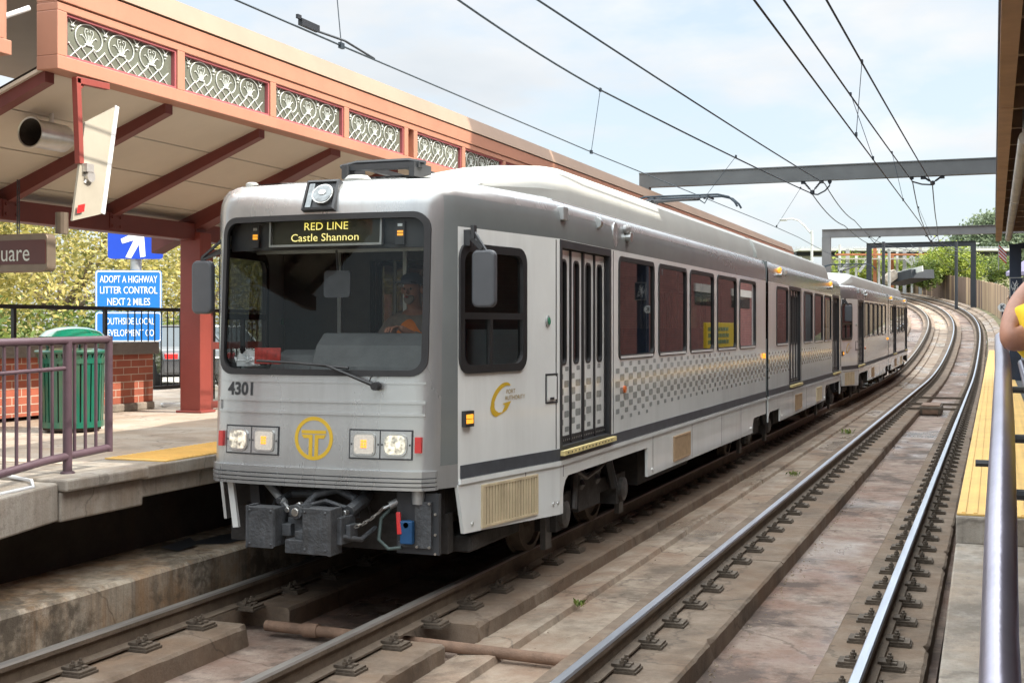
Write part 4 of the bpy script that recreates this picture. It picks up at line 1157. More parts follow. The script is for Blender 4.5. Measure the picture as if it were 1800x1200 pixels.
        for x in (-.2, -.1, .12, .25): mb.tube([Q(x, .3, .84), Q(x + .05, .35, .6), Q(x - .05, .45, .45)], .008, 5)
        B(mb, "brake_hose", M['black'])
        # valve box at the corner
        mb = MB(); qb(mb, .64, .98, .12, .16, .35, .80, 0); qb(mb, .80, .93, .09, .12, .40, .74, 1); qb(mb, .66, .80, .10, .12, .40, .44, 1)
        for (x, z) in ((.82, .41), (.92, .41), (.82, .73), (.92, .73), (.955, .36), (.955, .5), (.955, .65)): mb.lathe([(.010, -.01), (.010, .01)], 6, Q(x, .085 if x < .95 else .115, z), 2, axis='Y')
        vb = B(mb, "valve_box", [M['black'], M['steelgrey'], M['chrome']])
        mb = MB(); qb(mb, .70, .80, .04, .09, .43, .60); mb.lathe([(.03, -.02), (.035, .04)], 10, Q(.75, .06, .57), 0, axis='Y'); B(mb, "blue_valve", M['blue'], vb, bevel=.008)
        mb = MB(); mb.bar(Q(.68, .06, .66), Q(.70, .04, .50), .035, .02); B(mb, "red_handle", M['red'], vb, bevel=.006)
        mb = MB(); mb.tube([Q(.62, .16, .72), Q(.52, .10, .60), Q(.52, .06, .45), Q(.60, .06, .385), Q(.70, .07, .40)], .014, 8); B(mb, "air_hose", mat("grey_green_hose", (.07, .10, .095), .6), vb, smooth=50)
        mb = MB(); mb.lathe([(.045, 0), (.05, .05), (.05, .14), (.03, .16)], 12, Q(.82, .11, .72), 0); B(mb, "air_filter", M['galv'], vb, smooth=40)
    # under-floor mass
    mb = MB()
    mb.box(-.92, .92, .35, 1.5, .60, .86); mb.box(-1.0, 1.0, 1.5, JA, .72, .88); mb.box(-1.0, 1.0, JB, LEN - 1.5, .72, .88); mb.box(-.92, .92, LEN - 1.5, LEN - .35, .60, .86)
    mb.box(-.95, .95, .35, .45, .32, .62)
    for (y0, y1, z) in ((5.0, 7.4, .30), (7.8, 10.6, .36), (14.0, 16.5, .32), (17.0, 19.6, .36)):
        mb.box(-1.15, 1.15, y0, y1, z, .72); 
    B(mb, "underframe", M['dark'])
    for sg in (1, -1):
        mb = MB(); mb.box(sg * .835 - .215, sg * .835 + .215, .55, 1.62, .30, .43)
        B(mb, "track_brake", M['dark'], bevel=.02)
    # bogies
    for yc in (3.35, 12.375, 21.4):
        mb = MB()
        for sg in (1, -1):
            mb.box(sg * 1.02 - .06, sg * 1.02 + .06, yc - 1.2, yc + 1.2, .36, .50)
            mb.box(sg * 1.04 - .08, sg * 1.04 + .08, yc - .35, yc + .35, .28, .62)
            for dy in (-.95, .95):
                mb.cbox((sg * 1.06, yc + dy, .36), (.2, .34, .30)); mb.lathe([(.12, 0), (.12, .08), (.06, .1)], 12, (sg * 1.12, yc + dy, .35), 1, axis='X')
                mb.cbox((sg * 1.08, yc + dy * 1.22, .24), (.05, .16, .34), 1)
            for dy in (-.25, .25): mb.lathe([(.07, 0), (.1, .05), (.07, .1), (.1, .15), (.07, .2), (.1, .25), (.07, .3)], 10, (sg * 1.06, yc + dy, .48), 2)
            mb.tube([(sg * 1.14, yc - .5, .8), (sg * 1.16, yc - .62, .35)], .035, 8, 1); mb.tube([(sg * 1.12, yc + .5, .82), (sg * 1.15, yc + .72, .40)], .05, 8, 2)
            mb.tube([(sg * 1.15, yc - .8, .78), (sg * 1.18, yc - .3, .6), (sg * 1.18, yc + .2, .66), (sg * 1.12, yc + .8, .76)], .02, 6, 1)
        mb.box(-1.0, 1.0, yc - .25, yc + .25, .36, .6)
        bg = B(mb, "bogie", [M['dark'], mat("greasy_steel", (.10, .095, .09), .5, .5, .3, 9), M['black']])
        for dy in (-.95, .95):
            for sg in (1, -1):
                mb = MB(); mb.lathe([(.30, -.07), (.33, -.07), (.36, -.065), (.36, -.045), (.335, -.04), (.33, .06), (.28, .065), (.27, .03), (.12, .02), (.1, .07)], 28, (sg * .80, yc + dy, .335), 0, axis='X')
                B(mb, "wheel", M['galv' if False else 'clip'], bg, smooth=40)
    # seats and poles inside
    mb = MB(); mb.add([(-.42, 0, 1.30), (.42, 0, 1.30), (.42, .48, 1.30), (-.42, .48, 1.30), (-.42, 0, 1.40), (.42, 0, 1.40), (.42, .40, 1.40), (-.42, .40, 1.40), (.42, .42, 2.0), (-.42, .42, 2.0), (.42, .48, 2.0), (-.42, .48, 2.0)],
                      [(0, 3, 2, 1), (4, 5, 6, 7), (7, 6, 8, 9), (9, 8, 10, 11), (0, 1, 5, 4), (3, 11, 10, 2), (1, 2, 10, 8, 6, 5), (0, 4, 7, 9, 11, 3)])
    st = B(mb, "passenger_seat", M['seat']); first = True
    for y in [4.0 + k * .9 for k in range(9)] + [13.4, 17.0, 17.9, 18.8, 19.7, 20.6]:
        for sg in (1, -1):
            c = st if first else st.copy()
            if not first: COL.objects.link(c)
            first = False; c.location = (sg * .72, y, 0)
    mb = MB(); mb.tube([(0, 0, .94), (0, 0, 2.86)], .018, 6); st = B(mb, "grab_pole", M['galv']); first = True
    for y in (1.95, 3.45, 5.1, 6.9, 8.7, 10.5, 14.7, 16.3, 18.0, 20.0, 21.3):
        for x in (-.28, .28):
            c = st if first else st.copy()
            if not first: COL.objects.link(c)
            first = False; c.location = (x, y, 0)
    # roof: fairing along the near edge, base of the pantographs
    def fairing(y0, y1, s0, s1, sg=1):
        mb = MB()
        prof = [(1.19, 3.125), (1.14, 3.25), (1.06, 3.41), (.98, 3.475), (.86, 3.50), (.45, 3.525), (.10, 3.52), (.02, 3.16)]
        secs = []
        def sec(y, k):   # k 0..1 height factor
            xm = min(1.19, side_x(y) - .20)
            return [(sg * min(x, xm), y, 3.135 + max(.0, (z - 3.12)) * k) for x, z in prof]
        ys = [(y0, .06), (y0 + .05, .10), (y0 + s0 * .55, .62), (y0 + s0 * .97, .97), (y0 + s0 * 1.05, 1.0)]
        n = int((y1 - y0 - s0 - s1) / 1.2)
        ys += [(y0 + s0 * 1.06 + (y1 - s1 - y0 - s0 * 1.06) * k / n, 1.0) for k in range(1, n)]
        ys += [(y1 - s1 * 1.0, 1.0), (y1, .1 if s1 > .3 else .92)]
        vs = [p for y, k in ys for p in sec(y, k)]; m_ = len(prof); fs = []
        for i in range(len(ys) - 1):
            for k in range(m_ - 1): fs.append((i * m_ + k, i * m_ + k + 1, (i + 1) * m_ + k + 1, (i + 1) * m_ + k))
        fs.append(tuple(range(m_))); fs.append(tuple((len(ys) - 1) * m_ + k for k in range(m_)))
        mb.add(vs, fs)
        return B(mb, "roof_fairing", M['cream'], smooth=24)
    fairing(.95, JA - .02, 1.75, .05); fairing(JB + .02, LEN - .95, .05, 1.75)
    fairing(2.9, JA - .02, .8, .05, -1); fairing(JB + .02, LEN - 2.9, .05, .8, -1)
    mb = MB()
    mb.box(-.9, -.2, 1.05, 1.7, 3.15, 3.20); B(mb, "roof_hatch", M['cream'], bevel=.01)
    mb = MB(); mb.lathe([(.10, 0), (.11, .03), (.08, .06)], 16, (.05, .62, 3.16)); B(mb, "roof_vent", M['cream'], smooth=40)
    mb = MB(); mb.lathe([(.05, 0), (.05, .04), (.03, .05)], 10, (-.80, .42, 3.13)); B(mb, "roof_aerial", M['cream'], smooth=40)
    # folded pantograph
    mb = MB()
    for x in (-.42, -.05): mb.bar((x, 1.28, 3.49), (x * .6 - .05, 3.9, 3.42), .05, .045)
    mb.box(-.62, .12, 1.20, 1.30, 3.46, 3.51); mb.box(-.60, -.55, 1.15, 1.5, 3.38, 3.5); mb.box(.05, .1, 1.15, 1.5, 3.38, 3.5); mb.tube([(-.66, 1.25, 3.50), (-.5, 1.25, 3.53), (0, 1.25, 3.53), (.16, 1.25, 3.50)], .02, 6)
    mb.cbox((-.25, 1.5, 3.36), (.42, .24, .12)); mb.bar((-.45, 1.6, 3.20), (-.2, 3.6, 3.36), .06, .05); mb.bar((-.05, 1.6, 3.20), (-.2, 3.6, 3.36), .06, .05)
    for x in (-.5, .0): mb.lathe([(.05, 0), (.07, .03), (.04, .05), (.07, .08), (.04, .1), (.06, .14)], 10, (x, 1.75, 3.16))
    mb.tube([(-.3, 1.45, 3.3), (-.2, 1.9, 3.22), (.05, 2.1, 3.3), (.1, 1.8, 3.4), (-.1, 1.5, 3.42)], .008, 5)
    for k in range(5): mb.lathe([(.03, 0), (.03, .05)], 8, (-.4 + k * .09, 1.36, 3.36))
    fp = B(mb, "folded_pantograph", M['black']); fp.location = (0.05, 0.30, -0.07)
    # raised pantograph over the joint
    pg = MB(); yk, yh = 9.75, 12.1
    pg.bar((-.35, 11.9, 3.2), (.35, 11.9, 3.2), .12, .1); pg.bar((0, 11.9, 3.25), (0, yk, 3.84), .08, .07); pg.bar((.12, 11.6, 3.25), (.12, yk, 3.78), .03, .03)
    for sg in (1, -1): pg.tube([(sg * .08, yk, 3.86), (sg * .32, yh - .25, 4.10)], [.03, .02], 6)
    pg.tube([(-.32, yh - .3, 4.08), (.32, yh - .3, 4.08)], .022, 6)
    pt = B(pg, "pantograph", M['black'])
    pg = MB()
    for dy in (-.17, .17):
        pg.tube([(-.92, yh + dy, 3.96), (-.88, yh + dy, 4.03), (-.78, yh + dy, 4.12), (-.6, yh + dy, 4.165), (.6, yh + dy, 4.165), (.78, yh + dy, 4.12), (.88, yh + dy, 4.03), (.92, yh + dy, 3.96)], .018, 6)
    for x in (-.45, .45): pg.bar((x, yh - .2, 4.13), (x, yh + .2, 4.13), .03, .03); pg.tube([(x, yh - .2, 4.12), (x * .9, yh - .25, 4.02), (x * .72, yh - .28, 4.08)], .01, 5)
    B(pg, "collector_head", M['wire'], pt)
    # mirrors at the front cab
    for sg in (1, -1):
        mb = MB(); yc = .40 if sg > 0 else .30; xo = 1.22 if sg > 0 else -1.19; zc = 2.38 if sg > 0 else 2.34
        mb.prism(rrect(xo - .095, xo + .095, zc - .215, zc + .215, .05, 5), lambda u, v: (u, yc - .02, v), lambda u, v: (u, yc + .05, v))
        m_ = B(mb, "wing_mirror", mat("grey_mirror_housing", (.075, .08, .09), .45, 0, .08, 6), bevel=.018)
        mb = MB()
        if sg > 0:
            mb.bar((1.10, .42, 2.70), (1.21, .40, 2.60), .03, .03); mb.cbox((1.08, .44, 2.69), (.05, .07, .12)); mb.cbox((1.13, .42, 2.73), (.03, .05, .10)); mb.bar((1.12, .42, 2.75), (1.24, .40, 2.58), .025, .02)
        else:
            mb.bar((-.98, .28, 2.72), (-1.19, .30, 2.58), .018, .018); mb.bar((-1.0, .30, 2.62), (-1.19, .30, 2.56), .018, .018); mb.bar((-.99, .32, 2.66), (-1.2, .32, 2.57), .015, .015); mb.bar((-1.19, .30, 2.58), (-1.19, .30, 2.5), .02, .02)
        B(mb, "mirror_bracket", M['black'], m_)
    # small side fittings
    for sg in (1, -1):
        s0 = lambda o: side_fn(sg, o)
        mb = MB(); mb.prism([(.38, 1.27), (.50, 1.27), (.50, 1.39), (.38, 1.39)], s0(.03), s0(0), 0)
        for k in range(3):
            for q in range(2): mb.prism([(.395 + k * .031, 1.295 + q * .037), (.422 + k * .031, 1.295 + q * .037), (.422 + k * .031, 1.327 + q * .037), (.395 + k * .031, 1.327 + q * .037)], s0(.034), s0(.03), 1)
        B(mb, "side_indicator", [M['black'], M['amber_lamp']])
        for (y, z) in ((12.02, 1.56), (23.9, 1.4)):
            mb = MB(); mb.prism(rrect(y - .05, y + .05, z - .04, z + .04, .01), s0(.03), s0(0), 0); mb.prism(rrect(y - .06, y - .0, z - .03, z + .03, .01), s0(.036), s0(.01), 1)
            B(mb, "side_lamp", [M['amber_lamp'], M['amber_lamp']])
        mb = MB(); mb.prism([(3.86 + .035 * cos(k), 1.40 + .035 * sin(k)) for k in [2 * pi * i / 12 for i in range(12)]], s0(.02), s0(0)); B(mb, "side_lamp", mat("orange_lens", (.75, .16, .02), .3))
        mb = MB(); mb.lathe([(.045, 0), (.045, .012), (.03, .014)], 16, (sg * side_x(1.66) - .001, 1.66, 2.07), 0, axis='X'); mb.lathe([(.03, .0), (.03, .018)], 14, (sg * side_x(1.66), 1.66, 2.07), 1, axis='X')
        B(mb, "door_button", [M['galv'], M['green_glow']])
        mb = MB(); mb.ring([(1.62, 1.38), (1.82, 1.38), (1.82, 1.63), (1.62, 1.63)], [(1.635, 1.395), (1.805, 1.395), (1.805, 1.615), (1.635, 1.615)], s0(.006), s0(0), 0)
        mb.prism([(1.645, 1.41), (1.80, 1.41), (1.80, 1.605), (1.645, 1.605)], s0(.007), s0(0), 1); mb.prism([(1.69, 1.41), (1.75, 1.41), (1.75, 1.43), (1.69, 1.43)], s0(.012), s0(.0), 2)
        B(mb, "access_hatch", [M['black'], M['white'], M['black']])
        for (y, m_) in ((1.95, 0), (2.95, 1), (3.95, 2), (13.6, 2), (14.2, 1), (20.9, 2)):
            mb = MB(); c = (sg * 1.31, y, 2.99)
            if m_ == 0: mb.cbox(c, (.08, .13, .12)); B(mb, "side_camera", M['galv'], bevel=.01)
            elif m_ == 1: mb.lathe([(.05, 0), (.055, .05), (.035, .09)], 12, c, 0, axis='Y'); B(mb, "side_camera", M['chrome'], smooth=40)
            else:
                for q in (0, 1): mb.lathe([(.04, 0), (.045, .03), (.02, .05)], 12, (sg * 1.31, y + .02 - q * .07, 3.01 - .01 * q), 0, axis='X'); mb.lathe([(.045, 0), (.05, .06)], 12, (sg * 1.315, y, 2.92), 1, axis='X')
                B(mb, "speaker_lamps", [M['amber_lamp'] if y > 10 else M['galv'], M['chrome']])
        mb = MB(); n = 20
        mb.prism([(3.55 + .085 * cos(2 * pi * k / n), 2.92 + .12 * sin(2 * pi * k / n)) for k in range(n)], s0(.004), s0(-.01))
        B(mb, "round_vent", M['silver'])
        if sg > 0:
            mb = MB(); mb.text("4301", .12, lambda u, v: (1.323 - (0.03 if v > .03 else .0), 4.0 + u, 2.885 + v), sx=.8); B(mb, "fleet_number", mat("faded_number", (.12, .13, .13), .5), normals=False)
            # gold swoosh and lettering
            mb = MB()
            def sw(t):   # centre line of the swoosh
                return (.945 + .13 * cos(t), 1.455 + .095 * sin(t) * 1.22)
            pts_o, pts_i = [], []
            for k in range(25):
                t = radians(62 + k * (292 - 62) / 24); wdt = .006 + .020 * sin(pi * k / 24) ** .8 + (.010 if 14 < k < 22 else 0)
                y, z = sw(t); sh = (z - 1.455) * .55
                pts_o.append((y + sh + cos(t) * wdt, z + sin(t) * wdt * .8)); pts_i.append((y + sh - cos(t) * wdt, z - sin(t) * wdt * .8))
            for k in range(24): mb.quad(*[side_fn(1, .004)(*p) for p in (pts_o[k], pts_o[k + 1], pts_i[k + 1], pts_i[k])])
            hk = [(1.105, 1.375), (1.155, 1.40), (1.115, 1.30), (1.065, 1.262), (1.055, 1.28)]
            hk = [(.945, 1.418), (1.075, 1.432), (1.01, 1.365), (.93, 1.338), (.985, 1.402)]
            mb.add([side_fn(1, .0045)(*p) for p in hk], [(0, 4, 1), (4, 2, 1), (4, 3, 2)])
            lg_ = B(mb, "gold_logo", M['gold'], normals=False)
            mb = MB()
            mb.text("PORT", .05, lambda u, v: side_fn(1, .004)(1.00 + u, 1.508 + v), sx=1.1, align='LEFT')
            B(mb, "logo_lettering", M['goldtext'], lg_, normals=False)
            mb = MB()
            mb.text("AUTHORITY", .05, lambda u, v: side_fn(1, .004)(.98 + u, 1.458 + v), sx=1.1, align='LEFT')
            B(mb, "logo_lettering", M['goldtext'], lg_, normals=False)
            # fading checker pattern
            random.seed(11)
            p, pz = .160, .066
            ck = [MB(), MB()]
            for i in range(int((21.2 - 1.95) / p)):
                y = 2.03 + i * p
                for j in range(-1, 11):
                    z = 1.06 + j * pz
                    if (i + j) % 2: continue
                    ua = y - 1.95
                    zc = 1.36 + .06 * min(1, ua / 6) + .03 * sin(ua * .5)
                    half = .33 - .010 * ua if ua < 10.4 else max(.10, .22 - .012 * (ua - 10))
                    e = 1 - abs(z - zc) / max(half, .02)
                    if ua < 2.0: e = min(e, .35 + ua * .45 + (z - 1.2) * .4)
                    if e <= .02: continue
                    sc_ = min(.96, .50 + .75 * e); h = p * .5 * sc_; hz = pz * .5 * sc_ 
                    if y + h > 21.2 or (JA - .03 < y < JB + .05) or 14.75 < y < 16.22: continue
                    on_door = 1.92 < y < 3.36
                    if on_door:
                        k = max(0, min(3, int((y - 1.925) / .355))); y0 = 1.925 + k * .355
                        ya, yb = max(y - h, y0 + .03), min(y + h, y0 + (.32 if k in (0, 2) else .30))
                        if yb - ya < .07: continue
                    else: ya, yb = y - h, y + h
                    if not on_door and yb > 1.84 and ya < 3.46: continue
                    f = side_fn(1, -.0435 if on_door else .003)
                    n_ = 3; poly = [((ya + yb) / 2 + (q_[0]) * (yb - ya) / 2, z + q_[1] * hz) for q_ in rrect(-1, 1, -1, 1, .3, n_)]
                    ck[0].add([f(*q) for q in poly], [tuple(range(len(poly)))])
            B(ck[0], "checker_graphic", M['checker'], normals=False)
    return root

car = make_car()
tag(car, "leading silver tram showing RED LINE Castle Shannon, number 4301 on its nose")
car2 = copy_tree(car)
tag(car2, "trailing tram coupled behind the leading one, farther off beside the curve")
_p = tp(8.3 + LEN + 0.55, C1); _q = tp(8.3 + 2 * LEN + 0.55, C1)
car2.location = _p
_d = (_q - _p).normalized()
car2.rotation_euler = (math.asin(_d.z), 0, atan2(-_d.x, _d.y))

# ------------------------------------------------------------------ people
def skin_body(name, joints, edges, m, parent, sub=2, root_i=0, world=True):
    """joints: list of (x,y,z,rx,ry)"""
    me = bpy.data.meshes.new(name)
    off = wloc(parent) if (parent and world) else Vector((0, 0, 0))
    me.from_pydata([Vector(j[:3]) - off for j in joints], edges, [])
    me.materials.append(m)
    o = bpy.data.objects.new(name, me); COL.objects.link(o)
    if parent: o.parent = parent
    sk = o.modifiers.new("skin", 'SKIN'); sk.use_smooth_shade = True
    sv = me.skin_vertices[0].data if me.skin_vertices else None
    if sv is None:
        bm = bmesh.new(); bm.from_mesh(me); bm.verts.layers.skin.verify(); bm.to_mesh(me); bm.free()
        sv = me.skin_vertices[0].data
    for i, j in enumerate(joints):
        sv[i].radius = (j[3], j[4] if len(j) > 4 else j[3]); sv[i].use_root = (i == root_i)
    ss = o.modifiers.new("sub", 'SUBSURF'); ss.levels = sub; ss.render_levels = sub
    return o

# ------------------------------------------------------------------ left station canopy
FX = -7.2
def ornament_mesh():
    """white scrollwork for one glass panel, local (0..1.48, 0..0.37)"""
    mb = MB(); r = .0045
    T = lambda pts, rr=r: mb.tube([(0, u, v) for u, v in pts], rr, 5)
    for c in (.31, .74, 1.17):
        a = [(c + .172 * cos(t), .225 + .115 * sin(t)) for t in [radians(-58 + 296 * k / 26) for k in range(27)]]
        T([(c + .045, .155)] + a[0:] + [(c - .045, .155)], .006)
        T([(c - .055, .165), (c + .055, .165)], .008)
        for s in (1, -1):
            T([(c + s * .012, .17), (c + s * .03, .22), (c + s * .055, .265), (c + s * .05, .295), (c + s * .022, .30), (c + s * .012, .28), (c + s * .028, .272)], .004)
            T([(c + s * .02, .17), (c + s * .05, .215), (c + s * .09, .24), (c + s * .11, .23)], .004)
            T([(c + s * .006, .17), (c + s * .012, .25)], .004)
    for c in (.105, .525, .955, 1.375):
        for s in (1, -1): T([(c, .285), (c + s * .012, .315), (c + s * .05, .35)], .0045)
        T([(c - .025, .29), (c + .025, .29)], .008); mb.lathe([(.002, -.012), (.012, 0), (.002, .012)], 8, (0, c, .258))
    n = 9
    for k in range(n):
        u = .06 + k * 1.36 / n
        T([(u, .015), (u + 1.36 / n, .135)], .005); T([(u, .135), (u + 1.36 / n, .015)], .005)
        for v in (.015, .135): mb.lathe([(.002, -.011), (.011, 0), (.002, .011)], 6, (0, u, v))
    return mb
PITCH = 1.637
def canopy(name, label, groups, y0, y1, loc):
    root = thing(name, label, "canopy", loc)
    fb = MB()
    X0, X1 = FX - .22, FX
    fb.box(X0, X1, y0, y1, 4.15, 4.265); fb.box(X0, X1, y0, y1, 4.635, 4.70); fb.box(X0 + .002, X1 - .012, y0 + .002, y1 - .002, 4.70, 4.712); fb.box(X0, X1 + .015, y0, y1, 4.712, 4.885)
    ends = []
    panels = []
    for g0 in groups:
        fb.box(X0 + .001, X1 - .001, g0 - .06, g0 + .055, 4.265, 4.635)
        for k in range(4):
            a = g0 + .055 + k * PITCH; b = a + PITCH - .115
            panels.append((a, b))
            fb.box(X0 + .001, X1 - .001, b, b + .115, 4.265, 4.635)
    if groups:
        fb.box(X0 + .001, X1 - .001, y0, groups[0] - .06, 4.265, 4.635)
        for ga, gb in zip(groups, groups[1:]): fb.box(X0 + .001, X1 - .10, ga + 4 * PITCH + .055, gb - .06, 4.265, 4.635)
        fb.box(X0 + .001, X1 - .05, groups[-1] + 4 * PITCH + .055, y1, 4.265, 4.635)
    fb.build("fascia_frame", M['salmon'], root, bevel=.006)
    om = None
    for (a, b) in panels:
        pm = MB(); pm.box(X1 - .075, X1 - .06, a, b, 4.265, 4.635)
        pane = pm.build("glass_panel", M['pane'], root)
        tr = MB(); t = .022
        tr.ring([(a, 4.265), (b, 4.265), (b, 4.635), (a, 4.635)], [(a + t, 4.265 + t), (b - t, 4.265 + t), (b - t, 4.635 - t), (a + t, 4.635 - t)], lambda u, v: (X1 - .02, u, v), lambda u, v: (X1 - .06, u, v))
        tr.build("panel_trim", M['trimred'], pane)
        if om is None:
            o = ornament_mesh().build("scrollwork", M['ornament'], pane, world=False, smooth=60); om = o
        else:
            o = om.copy(); COL.objects.link(o); o.parent = pane
        o.location = Vector((X1 - .052, a + .02, 4.268)) - wloc(pane)
        o.scale = (1, (b - a - .04) / 1.48, 1)
    ro = MB()
    ro.add([(X1 + .03, y0, 4.90), (X1 + .03, y1, 4.90), (X1 - .06, y1, 5.12), (X1 - .06, y0, 5.12), (X0 - 3.2, y0, 5.13), (X0 - 3.2, y1, 5.13), (X0 - 3.2, y0, 4.9), (X0 - 3.2, y1, 4.9)],
           [(0, 1, 2, 3), (3, 2, 5, 4), (4, 5, 7, 6), (0, 3, 4, 6), (1, 7, 5, 2), (0, 6, 7, 1)])
    ro.build("roof", M['roofedge'], root)
    # sloping soffit of panels with open joints
    sz = lambda x: 4.15 - .375 * (FX - .2 - x)
    so = MB(); w = .62; x = FX - .2
    while x > -9.3:
        xa, xb = x, x - w + .022
        so.add([(xa, y0 + .02, sz(xa)), (xb, y0 + .02, sz(xb)), (xb, y1 - .02, sz(xb)), (xa, y1 - .02, sz(xa)), (xa, y0 + .02, sz(xa) + .03), (xb, y0 + .02, sz(xb) + .03), (xb, y1 - .02, sz(xb) + .03), (xa, y1 - .02, sz(xa) + .03)],
               [(0, 1, 2, 3), (7, 6, 5, 4), (0, 4, 5, 1), (1, 5, 6, 2), (2, 6, 7, 3), (3, 7, 4, 0)])
        x -= w
    xe = x
    so.add([(FX - .2, y0 + .02, sz(FX - .2) + .05), (xe, y0 + .02, sz(xe) + .05), (xe, y1 - .02, sz(xe) + .05), (FX - .2, y1 - .02, sz(FX - .2) + .05)], [(0, 1, 2, 3)], 1)
    so.build("soffit", [M['soffit'], M['soffit_gap']], root, normals=False)
    y = 8.47 if y0 > 7.9 else y0 + .4
    ys = []
    while y < y1:
        ys.append(y); y += PITCH
    for i, y in enumerate(ys):
        big = (y0 > 7.9 and i % 4 == 3)
        rf = MB(); h = .24 if big else .16; wd = .24 if big else .11
        xa, xb = FX - .18, (-9.95 if big else -9.45)
        a, b = sz(xa), sz(xb)
        rf.add([(xa, y - wd / 2, a), (xb, y - wd / 2, b), (xb, y - wd / 2, b - h), (xa, y - wd / 2, a - h * (.35 if big else .6)), (xa, y + wd / 2, a), (xb, y + wd / 2, b), (xb, y + wd / 2, b - h), (xa, y + wd / 2, a - h * (.35 if big else .6))],
               [(0, 1, 2, 3), (7, 6, 5, 4), (0, 4, 5, 1), (1, 5, 6, 2), (2, 6, 7, 3), (3, 7, 4, 0)])
        rf.build("rafter", M['darkred'], root)
    for i, y in enumerate(ys[:7]):
        gp = MB(); gp.box(-9.298, -9.288, y - .11, y + .11, 3.13, 3.30)
        for by_ in (-.07, .07):
            for bz in (3.16, 3.26): gp.lathe([(.018, 0), (.018, .016)], 6, (-9.289, y + by_, bz), 0, axis='X')
        gp.build("gusset_plate", M['darkred'], root)
    gd = MB(); gd.box(-9.52, -9.30, y0 + .03, y1 - .03, 3.10, 3.31); gd.build("girder", M['darkred'], root, bevel=.008)
    if y0 > 7.9:
        for i, y in enumerate(ys):
            if i % 4 == 3:
                c = MB(); c.box(-9.52, -9.22, y - .12, y + .12, PZ, 3.20)
                c.box(-9.56, -9.18, y - .16, y + .16, PZ, PZ + .03)
                c.build("column", M['colred'], root, bevel=.01)
    else:
        c = MB(); c.box(-9.66, -9.26, 3.9, 4.2, .5, 3.1); c.build("column", M['colred'], root, bevel=.01)
    return root
canopy("station_canopy", "long salmon canopy with scrollwork glass panels over the left platform, beside the tram", [8.42, 15.25, 22.1], 8.36, 49.2, (FX, 8.4, PZ))
canopy("station_canopy", "short salmon canopy end cut off at the top left corner", [1.16], 0.6, 7.84, (FX, 4.2, PZ))
# brick station house behind the far half of the canopy
bh = thing("station_house", "brown brick station building with a tan roof under the far end of the left canopy", "building", (-8.6, 36, PZ))
b = MB(); b.box(-10.6, -7.9, 25, 49.0, PZ, 4.1); b.build("wall", M['brick_wall'], bh)
for k in range(6):
    w = MB(); w.box(-7.91, -7.87, 26.5 + k * 3.6, 28.1 + k * 3.6, 1.9, 3.3); w.build("window", M['carglass'], bh)

# canister lights under the soffit
for (x, y, z, r, lab, rot) in ((-7.95, 9.10, 3.74, .125, "silver canister light with an open dark end below the left soffit", 0), (-7.75, 7.55, 4.13, .13, "silver canister light end in the gap between the two left canopies", 1)):
    lt = thing("canister_light", lab, "lamp", (x, y, z))
    mb = MB()
    if rot == 0:
        mb.lathe([(r, -.22), (r + .012, -.225), (r + .012, -.20), (r, -.19), (r, .20), (r * .8, .24)], 28, (x, y, z), 0, axis='Y', cap=False)
        mb.lathe([(r - .004, -.22), (r - .03, .0), (.02, .1)], 28, (x, y, z), 1, axis='Y', cap=False)
    else:
        pts = [(x + .2, y + .4, z - .03), (x + .12, y + .2, z - .01), (x, y, z), (x - .12, y - .12, z + .02)]
        mb.tube(pts, r, 20, 0)
        mb.lathe([(r + .014, -.03), (r + .014, .03)], 20, (x + .06, y + .1, z - .005), 0, axis='Y')
    mb.build("housing", [M['silvercan'], M['void']], lt, smooth=40)
    mb = MB(); mb.tube([(x, y + .05, z + r * .8), (x, y + .05, z + .28)], .02, 6); mb.build("stem", M['silvercan'], lt)
# loose conduit in the gap
mb = MB(); mb.tube([(-7.35, 8.2, 4.62), (-7.5, 7.9, 4.45), (-7.7, 7.75, 4.42), (-8.0, 7.5, 4.45)], .022, 8)
tag(mb.build("conduit", M['whitepaper'], smooth=60), "curved white conduit in the gap between the two left canopies", "pipe")

# hanging panel on a red bracket
hp = thing("hanging_panel", "cream edge-on panel hung from a red bracket below the left canopy fascia", "sign", (-7.2, 8.7, 4.1))
mb = MB()
mb.bar((-7.23, 9.02, 4.115), (-7.23, 8.60, 4.10), .055, .055, up=(1, 0, 0)); mb.bar((-7.23, 8.62, 4.12), (-7.23, 8.66, 3.40), .055, .055)
mb.bar((-7.23, 8.625, 4.0), (-7.23, 8.72, 4.09), .02, .02)
mb.build("bracket", M['colred'], hp, bevel=.004)
mb = MB()
A, Bq, Cq, D = Vector((-7.20, 9.11, 3.96)), Vector((-7.20, 8.92, 3.0)), Vector((-7.21, 8.55, 2.91)), Vector((-7.22, 8.72, 3.76))
nrm = (Bq - A).cross(Cq - A).normalized() * .022
mb.add([A, Bq, Cq, D, A + nrm, Bq + nrm, Cq + nrm, D + nrm], [(0, 1, 2, 3), (7, 6, 5, 4), (0, 4, 5, 1), (1, 5, 6, 2), (2, 6, 7, 3), (3, 7, 4, 0)])
mb.build("panel", M['panelwhite'], hp)
mb = MB()
mb.bar(A, Bq, .012, .05); mb.build("panel_edge", M['gutter'], hp)
mb = MB(); mb.cbox((-7.2, 8.72, 3.37), (.07, .09, .07)); mb.lathe([(.045, -.05), (.05, .03)], 12, (-7.2, 8.74, 3.30), 0, axis='X'); mb.tube([(-7.22, 8.66, 3.42), (-7.2, 8.74, 3.33), (-7.21, 8.70, 3.24)], .015, 6)
mb.build("swivel_joint", M['silvercan'], hp)
mb = MB(); _c = Bq.lerp(Cq, .86) + (D - Cq) * .07 - nrm * 1.1 * 0
_u = (Bq - Cq).normalized(); _v = (D - Cq).normalized(); _w = _u.cross(_v).normalized() * .026
